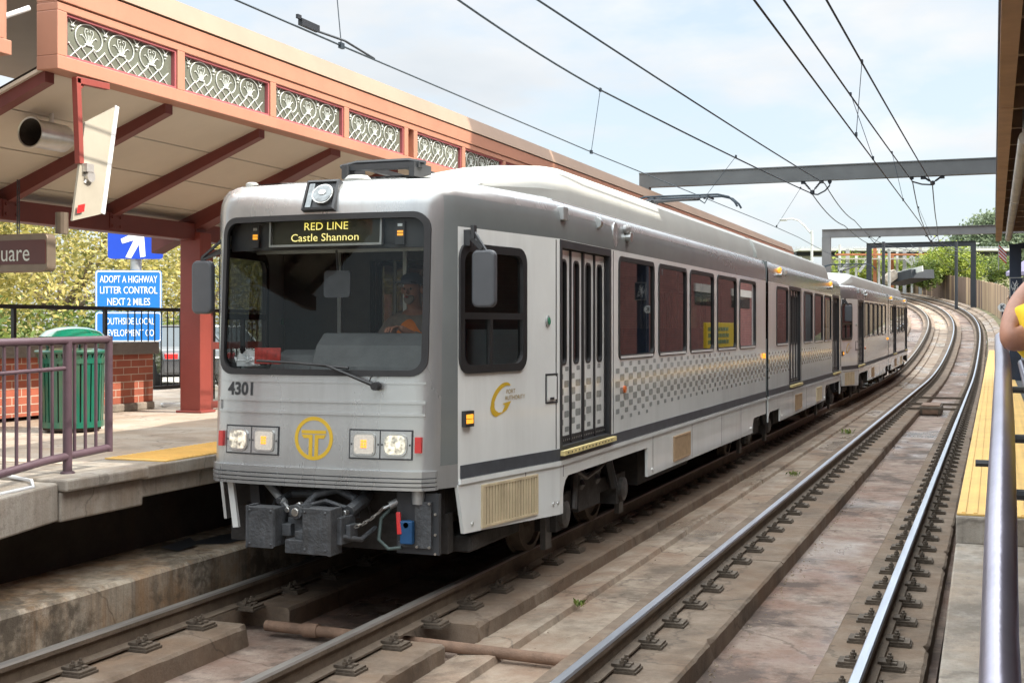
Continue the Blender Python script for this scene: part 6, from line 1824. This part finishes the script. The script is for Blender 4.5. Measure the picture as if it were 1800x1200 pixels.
# far hill
hl = MB(); n = 26
for k in range(n):
    t = k / (n - 1)
ridge = [(1640, 452), (1665, 440), (1690, 424), (1704, 408), (1720, 396), (1738, 384), (1760, 374), (1820, 360), (1900, 355), (2000, 362)]
vs = []; 
for (px, py) in ridge:
    a = px_at(px, py, 420); b = px_at(px, py, 330)
    vs += [V((b.x, b.y, -1)), V((a.x, a.y, a.z * .55)), V((a.x * 1.02, a.y * 1.02, a.z)), V((a.x * 1.3, a.y * 1.3, a.z * .9)), V((a.x * 1.3, a.y * 1.3, -1))]
m_ = len(ridge)
hl.add(vs, [(i * 5 + k, i * 5 + k + 1, (i + 1) * 5 + k + 1, (i + 1) * 5 + k) for i in range(m_ - 1) for k in range(4)])
tag(hl.build("hill", M['grass'], smooth=60), kind="structure")
rnd = random.Random(5); lv = MB()
for i in range(m_ - 1):
    for k in range(150):
        t = rnd.random(); u = rnd.random()
        a = V(vs[i * 5 + 1]).lerp(V(vs[i * 5 + 6]), t); b = V(vs[i * 5 + 2]).lerp(V(vs[i * 5 + 7]), t)
        c = a.lerp(b, u) + V((rnd.uniform(-4, 4), rnd.uniform(-6, -1), .3))
        for q in range(34):
            d = V((rnd.gauss(0, 1), rnd.gauss(0, 1), rnd.gauss(0, .8))); p = c + d * 1.5
            e = V((rnd.gauss(0, 1), rnd.gauss(0, 1), rnd.gauss(0, 1))).normalized(); f = e.cross(V((rnd.gauss(0, 1), rnd.gauss(0, 1), rnd.gauss(0, 1)))).normalized()
            lv.add([p - e * .55, p + f * .4, p + e * .55, p - f * .4], [(0, 1, 2, 3)])
tag(lv.build("hillside_wood", M['leaf_hill'], normals=False), "green wooded hillside rising behind the right canopy end", "wood", kind="stuff")

# timber fence on the outside of the curve
tf = thing("timber_fence", "tall weathered timber plank fence along the outside of the far curve", "fence", tp(80, .7, 0))
ss = 62.3; k = 0; rnd = random.Random(2)
pk = MB(); mats_p = [M['plank'], mat("dark_plank", (.15, .10, .075), .9, 0, .3, 3, stretch=(1.5, 1.5, .1)), mat("pale_plank", (.42, .30, .19), .85, 0, .25, 3, stretch=(1.5, 1.5, .1))]
while ss < 147:
    X = .62 + max(0, min(1, (ss - 70) / 40)) * .8
    w = .30; h = 3.1 - max(0, min(1, (ss - 60) / 50)) * 1.05 + rnd.uniform(-.05, .05)
    a0, a1 = tp(ss, X, -.3), tp(ss + w - .015, X, -.3); dx = (tp(ss, X + .05, -.3) - a0)
    dz = rnd.uniform(.6, 1.0) * dx
    vs_ = [a0, a1, a1 + dx, a0 + dx]; H = V((0, 0, h + .3))
    vs_ = vs_ + [p + H for p in vs_]
    blk = int(ss / 5.3)
    if ss < 88: mi = rnd.choice((0, 1, 1, 0, 1, 2))
    elif ss < 113: mi = rnd.choice((2, 2, 0, 2, 2, 1)) if blk % 3 else rnd.choice((0, 1, 2))
    else: mi = rnd.choice((1, 1, 0, 1, 2))
    pk.add(vs_, [(0, 3, 2, 1), (4, 5, 6, 7), (0, 1, 5, 4), (1, 2, 6, 5), (2, 3, 7, 6), (3, 0, 4, 7)], mi)
    ss += w; k += 1
pk.build("planks", mats_p, tf)
ss = 63.0
while ss < 132:
    X = .72 + max(0, min(1, (ss - 70) / 40)) * .8
    mb = MB(); mb.bar(tp(ss, X + .1, -.4), tp(ss, X + .1, 1.9), .15, .15); mb.build("post", M['gantrydark'], tf); ss += 6
kb = MB(); sweep(kb, [(-.30, -.345), (-.30, -.22), (.10, -.20), (.12, -.08), (.55, -.05), (.55, -.5), (-.30, -.5)], srange(62, S_END))
tag(kb.build("kerb_walk", M['mid_conc']), kind="structure")

gl = "trees beyond the timber fence"
tree("tree", "bright lime green tree above the timber fence", "tree", px_at(1668, 505, 120), [((0, 0, 2.3), (2.3, 2.3, 1.7)), ((1.5, .6, 1.6), (1.5, 1.5, 1.3)), ((-1.7, -.6, 1.4), (1.5, 1.5, 1.2))], 12000, .13, M['leaf_lime'], .22, 2.0, gl, 31)
tree("tree", "darker green bush hanging over the fence left of the lime tree", "tree", px_at(1624, 508, 118), [((0, 0, 1.5), (1.1, 1.1, 1.2)), ((.4, -.4, .7), (.8, .8, .8))], 4500, .11, M['leaf_grn'], .12, 1.0, gl, 32)
tree("tree", "green tree at the right behind the fence by the dark gantry's column", "tree", px_at(1742, 520, 125), [((0, 0, 2.6), (2.4, 2.4, 1.3)), ((1.6, -1.0, 1.7), (1.8, 1.8, 1.2))], 7000, .13, M['leaf_grn'], .2, 1.5, gl, 33)
tree("tree", "yellow-green tree low behind the far steel bridge", "tree", px_at(1515, 505, 132), [((0, 0, 1.8), (3.0, 3.0, 1.9)), ((3.5, 0, 1.4), (2.4, 2.4, 1.5))], 5000, .22, M['leaf_lime'], .15, .6, gl, 34)

# signal box between the rails, weeds, drain pipe
jb = thing("track_box", "brown metal box with cross bars lying between the right track's rails", "box", tp(36.5, C2, FL))
mb = MB(); a = tp(36.5, C2 - .05, FL)
mb.box(a.x - .28, a.x + .28, a.y - .9, a.y + .5, FL, FL + .24); mb.build("housing", M['clip'], jb, bevel=.02)
mb = MB(); mb.box(a.x - .24, a.x + .24, a.y - .86, a.y + .46, FL + .238, FL + .27); mb.box(a.x - .20, a.x + .20, a.y - .91, a.y - .895, FL + .03, FL + .16); mb.build("lid", M['pipe_rust'], jb, bevel=.01)
for dy_ in (-1.3, .9, 4.2):
    mb = MB(); mb.box(a.x - .75, a.x + .75, a.y + dy_, a.y + dy_ + .1, FL + .17, FL + .23); mb.build("cross_bar", M['clip'], jb)
dp = thing("drain_pipe", "rusty pipe crossing the gap in the rail plinths", "pipe", (-4, 8.3, FL))
mb = MB(); mb.tube([(-5.2, 8.34, FL + .085), (-4.2, 8.31, FL + .08), (-2.60, 8.22, FL + .07)], .042, 12); mb.build("tube", M['pipe_rust'], dp, smooth=50)
mb = MB(); mb.tube([(-4.86, 8.33, FL + .083), (-4.74, 8.328, FL + .083)], .055, 12); mb.build("coupling", M['pipe_rust'], dp, smooth=50)
def weed(label, x, y, z, s, seed, grp="weeds growing in the cracks beside the tracks"):
    s *= .65; rnd = random.Random(seed); mb = MB(); x0, y0 = x, y
    for k in range(34):
        a = rnd.uniform(0, 2 * pi); ln = s * rnd.uniform(.25, .8); ox, oy = rnd.gauss(0, .25) * s, rnd.gauss(0, .45) * s; x, y = x0 + ox, y0 + oy; tip = V((x + cos(a) * ln * .6, y + sin(a) * ln * .6, z + ln * rnd.uniform(.35, 1)))
        mid = V((x, y, z)).lerp(tip, .5) + V((0, 0, ln * .15)); sd = V((-sin(a), cos(a), 0)) * ln * .16
        mb.add([V((x, y, z)), mid + sd, tip, mid - sd], [(0, 1, 2, 3)])
    tag(mb.build("weed", M['leaf_grn'], normals=False), label, "weed", grp)
wz = FL + .05
weed("bright green weed in the crack beside the nearest plinth end", -3.22, 10.0, wz, .16, 1)
weed("weed tuft on the apron near the leading tram's joint", -2.95, 20.2, wz - .03, .22, 3)
weed("weed tuft on the apron below the trailing tram's nose", -3.0, 28.5, wz - .03, .3, 4)
weed("bushy weed beside the right rail where the fence starts", .0, 64.0, .1, .8, 5)
weed("weed at the foot of the fence behind the bushy one", .1, 69.0, .35, .8, 6)
# litter on the ledge
mb = MB(); mb.add([(-6.5, 9.05, .163), (-6.15, 9.25, .163), (-6.1, 9.9, .163), (-6.35, 10.1, .163), (-6.45, 9.6, .163)], [(0, 1, 2, 3, 4)]); mb.add([(-6.55, 8.85, .168), (-6.3, 8.75, .17), (-6.28, 9.0, .19), (-6.5, 9.2, .2)], [(0, 1, 2, 3)])
tag(mb.build("broken_plate", M['black'], normals=False), "black broken plate lying on the concrete ledge under the platform", "debris")

# ------------------------------------------------------------------ right side: railing, canopy, buildings
rr = thing("platform_railing", "worn violet steel tube railing running up the right-hand edge of the picture", "railing", (.02, 4, .6))
rail_pts = [(.005, -1.5, 1.37), (.006, .8, 1.49), (.008, 1.9, 1.585), (.012, 2.3, 1.70), (.02, 3.1, 1.792), (.03, 4.6, 1.895), (.03, 6.2, 1.97)]
mb = MB(); mb.tube(rail_pts, .0255, 16); mb.build("hand_rail", M['steelpipe'], rr, smooth=50)
for y in (-.9, 6.1):
    mb = MB(); zt = 1.95 if y > 5 else 1.36; mb.tube([(.03, y, rz(y)), (.03, y, zt)], .0255, 12); mb.build("post", M['steelpipe'], rr, smooth=50)
mb = MB(); mb.tube([(.115, 6.0, 1.86), (.115, 4.75, 1.80), (.115, 3.0, 1.66), (.115, 1.2, 1.44)], .016, 10)
mb.build("inner_rail", M['steelpipe'], rr, smooth=50)
for y, z in ((4.75, 1.80), (3.7, 1.715), (2.95, 1.655)):
    mb = MB(); mb.tube([(.03, y, z - .0), (.115, y, z)], .012, 8); mb.build("bracket", M['black'], rr)
mb = MB(); mb.tube([(-.045, 3.55, 1.66), (.0, 3.55, 1.66)], .01, 6); mb.build("stub", M['black'], rr)

rc = thing("station_canopy", "dark timber canopy with a tan fascia overhanging along the right edge", "canopy", (.4, 15, PZ))
CE = 28.0
mb = MB(); mb.box(.045, .085, -5, CE, 3.83, 4.20); mb.build("fascia", M['darkred'], rc)
mb = MB()
y = -5
while y < CE: 
    mb.box(.040, .15, y, min(CE, y + 3.98), 3.795, 3.828); y += 4.0
mb.build("fascia_board", M['fasciatan'], rc)
mb = MB(); mb.box(.03, .046, -5, CE, 4.10, 4.26); mb.box(.086, 3.9, -5, CE, 4.22, 4.28); mb.build("roof", M['navy'], rc)
mb = MB(); mb.box(.087, 3.85, -5, CE - .02, 4.15, 4.19); mb.build("soffit", M['darkred'], rc)
y = -4.4
while y < CE - .3:
    mb = MB(); mb.box(.152, 3.8, y - .045, y + .045, 3.90, 4.148); mb.build("rafter", M['raftertan'], rc); y += 1.15
mb = MB(); mb.box(.75, .95, -5, CE - .03, 3.62, 3.895); mb.build("beam", M['darkred'], rc)
for y in (27.4, 17.0, 6.5):
    mb = MB(); mb.box(.62 if y < 20 else .30, .82 if y < 20 else .52, y - .11, y + .11, PZ if y > 7.6 else .6, 3.62); mb.build("column", M['navy'], rc)
mb = MB(); mb.bar((.30, 27.4, 3.62), (.85, 27.4, 3.7), .15, .12); mb.build("bracket", M['navy'], rc)
lt = thing("strip_light", "long pale tube fitting hung under the right canopy", "lamp", (.29, 16, 3.6))
mb = MB(); mb.tube([(.25, 11.5, 3.62), (.25, 17.0, 3.62)], .055, 10); mb.tube([(.25, 17.1, 3.62), (.25, 24.5, 3.62)], .055, 10); mb.build("tube", mat("dusty_tube", (.5, .47, .43), .6), lt, smooth=50)
for y in (12, 17.05, 24):
    mb = MB(); mb.tube([(.25, y, 3.66), (.25, y, 4.16)], .014, 6); mb.build("hanger", M['galv'], lt)
for (px, py, d, w, h, lab) in ((1777, 493, 27.2, 0, 0, "poster"),): pass
ps = thing("framed_notice", "dark notice with a pale scribbled drawing on the navy column", "sign", (.42, 27.26, 2.9))
mb = MB(); mb.box(.30, .56, 27.25, 27.28, 2.62, 3.02); mb.build("board", M['galv'], ps)
mb = MB(); mb.box(.318, .542, 27.243, 27.252, 2.64, 3.0); mb.build("face", M['navy'], ps)
mb = MB(); rnd = random.Random(9)
pts = [V((.33 + rnd.random() * .2, 27.238, 2.66 + rnd.random() * .32)) for _ in range(14)]
mb.tube(pts, .006, 4); mb.build("drawing", M['signwhite'], ps)
ks = thing("round_sign", "small round white sign with a letter K by the navy column", "sign", (.22, 27.0, 2.4))
mb = MB(); n = 28; mb.prism([(.165 + .085 * cos(2 * pi * k / n), 2.41 + .085 * sin(2 * pi * k / n)) for k in range(n)], lambda u, v: (u, 26.9, v), lambda u, v: (u, 26.93, v)); mb.build("disc", M['signwhite'], ks)
mb = MB(); mb.text("K", .13, lambda u, v: (.165 + u, 26.895, 2.41 + v), offset=.004); mb.build("letter", M['navy'], ks, normals=False)
mb = MB(); mb.tube([(.165, 26.94, PZ), (.165, 26.94, 2.42)], .02, 6); mb.build("post", M['navy'], ks)
fl = thing("flag", "small red and white striped flag drooping at the right canopy end", "flag", (.1, 27.8, 3.6))
mb = MB()
for k in range(7):
    z = 3.72 - k * .035
    mb.add([(.10, 27.9, z), (.25, 27.9, z - .16), (.25, 27.9, z - .195), (.10, 27.9, z - .035)], [(0, 1, 2, 3)], k % 2)
mb.build("cloth", [M['red'], M['signwhite']], fl, normals=False)
mb = MB(); mb.tube([(.10, 27.92, 3.2), (.10, 27.92, 3.83)], .012, 6); mb.build("staff", M['galv'], fl)
um = thing("parasol", "lavender parasol standing on the right platform beyond the navy column", "parasol", (.85, 44, PZ))
mb = MB(); c = (.92, 44, 3.80); n = 8
for k in range(n):
    a0, a1 = 2 * pi * k / n, 2 * pi * (k + 1) / n
    mb.add([(c[0], c[1], c[2] + .38), (c[0] + .55 * cos(a0), c[1] + .55 * sin(a0), c[2]), (c[0] + .55 * cos(a1), c[1] + .55 * sin(a1), c[2]), (c[0] + .54 * cos(a0), c[1] + .54 * sin(a0), c[2] - .12), (c[0] + .54 * cos(a1), c[1] + .54 * sin(a1), c[2] - .12)], [(0, 1, 2), (1, 3, 4, 2)])
mb.build("canvas", M['lavender'], um, normals=False)
mb = MB(); mb.tube([(.92, 44, PZ), (.92, 44, 4.16)], .025, 8); mb.build("pole", M['galv'], um)

# the brick buildings across the right platform: they shade the tracks and show up in the tram's windows
def brick_building(label, y0, y1, h, windows, shade_blocks=()):
    root = thing("brick_building", label, "building", (4, (y0 + y1) / 2, 0), "brick buildings along the right platform")
    b = MB(); b.box(4.0, 12, y0, y1, -.9, h); b.build("wall", M['brick_wall'], root)
    b = MB(); b.box(3.9, 12.1, y0 + .01, y1 - .01, h + .002, h + .25); b.build("cornice", M['stone'], root)
    for (a, c, z0, z1) in windows:
        w = MB(); w.box(3.985, 4.02, a, c, z0, z1); f = w.build("window", M['carglass'], root)
        w = MB(); w.box(3.93, 4.01, a - .15, c + .15, z1 + .002, z1 + .32); w.build("lintel", M['stone'], f)
    for (a, c, hh) in shade_blocks:
        b = MB(); b.box(4.1, 5.5, a, c, h + .25, h + hh); b.build("shade_block", M['brick_wall'], root)  # unseen rooftop block, added to throw streaks of shade on the left canopy
    return root
W = lambda ys, z0, z1: [(y, y + 1.3, z0, z1) for y in ys]
brick_building("long dark brick building opposite the leading tram, mirrored in its windows", -14, 15.3, 9.9, W((-6, -1), 1.8, 3.4) + W((-8, -4, 0, 4, 8, 12), 6.0, 7.6))
brick_building("taller brick building farther along the right platform, with a block added on its roof to break the sun", 15.4, 22.0, 10.9, W((17.0, 20.0), 5.6, 7.2), [(18.4, 22.0, 5.0)])
brick_building("tallest brick building at the far end of the right platform", 22.1, 93, 15.2, [(48.6, 51.6, 2.9, 3.42), (56.0, 60.5, 2.9, 3.42)] + W((24, 29, 34, 39, 44, 49, 54, 59, 64), 6, 8))
yb = thing("notice_board", "yellow board with rows of green panels on the right platform, mirrored in the tram windows", "notice board", (1.2, 40, PZ))
mb = MB(); mb.box(1.16, 1.26, 37.6, 42.4, 1.38, 2.16); mb.build("board", M['yellowbox'], yb, bevel=.01)
mb = MB(); rb_ = random.Random(3)
for q in range(3):
    y = 37.8
    while y < 40.9:
        w = rb_.uniform(.10, .34); mb.box(1.145, 1.158, y, y + w, 1.50 + q * .20, 1.62 + q * .20); y += w + rb_.uniform(.06, .14)
mb.build("panels", M['binGreen'], yb)
for y in (37.9, 42.1):
    mb = MB(); mb.box(1.17, 1.25, y - .05, y + .05, PZ, 1.379); mb.build("post", M['black'], yb)

# ------------------------------------------------------------------ the two people
def person(label, loc, parts): ...
# passer-by at the right edge: elbow on the railing, arm raised to a camera
pp = thing("person", "person in a yellow T-shirt with a bare elbow over the right railing", "person", (.52, 4.55, rz(4.5)))
f0 = rz(4.5)
J = [  # x, y, z, radius
 (.50, 4.62, f0 + .94, .155), (.50, 4.62, f0 + 1.12, .150), (.49, 4.60, f0 + 1.30, .165), (.48, 4.58, f0 + 1.44, .12), (.47, 4.56, f0 + 1.53, .062),   # 0-4 pelvis..neck
 (.46, 4.50, f0 + 1.62, .078), (.455, 4.47, f0 + 1.72, .092), (.46, 4.49, f0 + 1.79, .06),                                                        # 5-7 head
 (.30, 4.50, 2.085, .080), (.17, 4.42, 2.015, .064), (.038, 4.36, 1.972, .050), (.095, 4.47, 2.10, .052), (.20, 4.60, 2.24, .034), (.27, 4.70, 2.335, .024),    # 8-13 left arm: shoulder, mid, elbow, forearm, wrist
 (.70, 4.52, f0 + 1.42, .068), (.80, 4.58, f0 + 1.20, .048), (.76, 4.72, f0 + 1.35, .040), (.62, 4.80, 2.33, .026),                                        # 14-17 right arm
 (.40, 4.62, f0 + .86, .105), (.38, 4.60, f0 + .48, .068), (.37, 4.66, f0 + .10, .045), (.37, 4.56, f0 + .04, .04),                                         # 18-21 left leg
 (.60, 4.62, f0 + .86, .105), (.62, 4.60, f0 + .48, .068), (.63, 4.66, f0 + .10, .045), (.63, 4.56, f0 + .04, .04)]
E_ = [(0, 1), (1, 2), (2, 3), (3, 4), (4, 5), (5, 6), (6, 7), (3, 8), (8, 9), (9, 10), (10, 11), (11, 12), (12, 13), (3, 14), (14, 15), (15, 16), (16, 17), (0, 18), (18, 19), (19, 20), (20, 21), (0, 22), (22, 23), (23, 24), (24, 25)]
skin_body("body", J, E_, M['skin'], pp)
def hand(parent, wrist, dirv, side, m):
    dirv = V(dirv).normalized(); up = V((0, 0, 1)); sd = dirv.cross(up).normalized() * side; nn = sd.cross(dirv)
    js = [(*(V(wrist)), .022, .016), (*(V(wrist) + dirv * .04), .032, .014), (*(V(wrist) + dirv * .08), .036, .013)]; es = [(0, 1), (1, 2)]
    skin_body("hand", js, es, m, parent)
    for k, ln in enumerate((.062, .072, .068, .052)):
        b = V(wrist) + dirv * .085 + sd * (.027 - .018 * k)
        q = [b - dirv * .02, b + dirv * ln * .45 + nn * .004, b + dirv * ln * .8 - nn * .012, b + dirv * ln - nn * .03]
        skin_body("finger", [(*p, r) for p, r in zip(q, (.0095, .009, .008, .0065))], [(0, 1), (1, 2), (2, 3)], m, parent, sub=1)
    b = V(wrist) + dirv * .025 + sd * .026
    skin_body("thumb", [(*(b), .011), (*(b + sd * .025 + dirv * .025), .0105), (*(b + sd * .03 + dirv * .055 - nn * .01), .008)], [(0, 1), (1, 2)], m, parent, sub=1)
hand(pp, (.28, 4.72, 2.35), (.5, .6, .35), -1, M['skin'])
hand(pp, (.61, 4.80, 2.34), (-.5, .4, .3), 1, M['skin'])
ST = [(.50, 4.62, f0 + .86, .175), (.50, 4.62, f0 + 1.10, .172), (.49, 4.60, f0 + 1.30, .185), (.48, 4.58, f0 + 1.445, .135), (.475, 4.565, f0 + 1.50, .078), (.30, 4.50, 2.075, .125), (.19, 4.43, 2.025, .112), (.098, 4.385, 2.0, .100), (.075, 4.375, 1.995, .098),
      (.70, 4.52, f0 + 1.42, .095), (.775, 4.56, f0 + 1.27, .080)]
skin_body("t_shirt", ST, [(0, 1), (1, 2), (2, 3), (3, 4), (3, 5), (5, 6), (6, 7), (7, 8), (3, 9), (9, 10)], M['shirt_yellow'], pp)
TR = [(.50, 4.62, f0 + .97, .165), (.40, 4.62, f0 + .84, .12), (.38, 4.60, f0 + .48, .085), (.37, 4.66, f0 + .10, .065), (.60, 4.62, f0 + .84, .12), (.62, 4.60, f0 + .48, .085), (.63, 4.66, f0 + .10, .065)]
skin_body("trousers", TR, [(0, 1), (1, 2), (2, 3), (0, 4), (4, 5), (5, 6)], M['denim'], pp)
skin_body("hair", [(.46, 4.54, f0 + 1.70, .09), (.46, 4.51, f0 + 1.80, .075), (.46, 4.59, f0 + 1.64, .06)], [(0, 1), (0, 2)], M['hair'], pp)
cm = MB(); cm.cbox((.44, 4.84, 2.37), (.15, .05, .10)); cm.lathe([(.04, 0), (.045, .08)], 14, (.44, 4.865, 2.37), 0, axis='Y')
tag(cm.build("camera_held", M['black'], bevel=.01), "black camera held up by the person in the yellow T-shirt", "camera")

# driver in the cab
DUP = .10
dr = thing("person", "tram driver in a dark cap and orange vest behind the windshield", "person", (C1 + .42, 9.55, .95))
dx, dy = C1 + .25, 8.3
D_ = [(dx, dy + 1.32, 1.42, .15), (dx, dy + 1.34, 1.62, .145), (dx, dy + 1.30, 1.84, .165), (dx, dy + 1.28, 1.98, .11), (dx, dy + 1.25, 2.07, .055), (dx, dy + 1.21, 2.15, .068), (dx, dy + 1.19, 2.24, .086), (dx, dy + 1.21, 2.31, .06),
      (dx - .21, dy + 1.26, 1.95, .066), (dx - .29, dy + 1.10, 1.72, .048), (dx - .16, dy + .84, 1.74, .036), (dx - .10, dy + .74, 1.80, .026),
      (dx + .21, dy + 1.26, 1.95, .066), (dx + .29, dy + 1.08, 1.74, .048), (dx + .18, dy + .80, 1.86, .036), (dx + .12, dy + .70, 1.92, .026),
      (dx - .12, dy + 1.0, 1.40, .085), (dx - .13, dy + .82, 1.36, .06), (dx - .13, dy + .86, 1.05, .045), (dx + .12, dy + 1.0, 1.40, .085), (dx + .13, dy + .82, 1.36, .06), (dx + .13, dy + .86, 1.05, .045)]
D_ = [(a, b, c + DUP, r) for a, b, c, r in D_]
DE = [(0, 1), (1, 2), (2, 3), (3, 4), (4, 5), (5, 6), (6, 7), (3, 8), (8, 9), (9, 10), (10, 11), (3, 12), (12, 13), (13, 14), (14, 15), (0, 16), (16, 17), (17, 18), (0, 19), (19, 20), (20, 21)]
skin_body("body", D_, DE, M['skin'], dr)
def grow(idx, add, js): return [(*js[i][:3], js[i][3] + add) for i in idx]
idx = [0, 1, 2, 3, 8, 9, 10, 12, 13, 14]
mp_ = {v: k for k, v in enumerate(idx)}
skin_body("shirt", grow(idx, .014, D_), [(mp_[a], mp_[b]) for a, b in DE if a in mp_ and b in mp_], M['shirt_grey'], dr)
skin_body("vest", [(dx, dy + 1.32, 1.60, .172), (dx, dy + 1.32, 1.82, .175), (dx, dy + 1.26, 2.0, .19), (dx - .11, dy + 1.23, 2.09, .135), (dx + .11, dy + 1.23, 2.09, .135)], [(0, 1), (1, 2), (2, 3), (2, 4)], M['vest'], dr)
idx = [0, 16, 17, 18, 19, 20, 21]; mp_ = {v: k for k, v in enumerate(idx)}
skin_body("trousers", grow(idx, .016, D_), [(mp_[a], mp_[b]) for a, b in DE if a in mp_ and b in mp_], M['denim'], dr)
mb = MB(); mb.lathe([(.092, 0), (.098, .03), (.085, .07), (.04, .095)], 20, (dx, dy + 1.20, 2.275 + DUP)); mb.box(dx - .07, dx + .07, dy + 1.02, dy + 1.13, 2.28 + DUP, 2.292 + DUP); mb.build("cap", M['navy'], dr, smooth=50)
for sg in (-1, 1):
    mb = MB(); mb.lathe([(.002, -.010), (.010, 0), (.002, .010)], 8, (dx + sg * .03, dy + 1.108, 2.235 + DUP)); mb.build("eye", M['hair'], dr)
mb = MB(); mb.add([(dx, dy + 1.075, 2.195 + DUP), (dx - .016, dy + 1.11, 2.19 + DUP), (dx + .016, dy + 1.11, 2.19 + DUP), (dx, dy + 1.105, 2.24 + DUP)], [(0, 1, 3), (0, 3, 2), (0, 2, 1)]); mb.build("nose", M['skin'], dr)
skin_body("beard", [(dx, dy + 1.125, 2.15 + DUP, .036), (dx - .045, dy + 1.15, 2.175 + DUP, .022), (dx + .045, dy + 1.15, 2.175 + DUP, .022), (dx, dy + 1.13, 2.10 + DUP, .026)], [(0, 1), (0, 2), (0, 3)], mat("grey_beard", (.22, .19, .17), .9), dr)
mb = MB(); mb.lathe([(.002, -.02), (.008, 0), (.002, .02)], 8, (dx, dy + 1.092, 2.168 + DUP), 0, axis='X'); mb.build("mouth", M['redpaper'], dr)
for sg in (-1, 1):
    mb = MB(); mb.lathe([(.004, -.03), (.014, -.01), (.016, .012), (.005, .03)], 8, (dx + sg * .088, dy + 1.20, 2.225 + DUP)); mb.build("ear", M['skin'], dr, smooth=60)
for sg, w in ((-1, 11), (1, 15)):
    hand(dr, D_[w][:3], (sg * -.2, -.9, -.1), sg, M['skin'])
mb = MB(); mb.tube([(dx + .18, dy + .55, 1.80), (dx + .27, dy + .50, 1.92)], .022, 10)
tag(mb.build("cab_microphone", M['galv'], smooth=50), "silver microphone on the tram dashboard in front of the driver", "microphone")
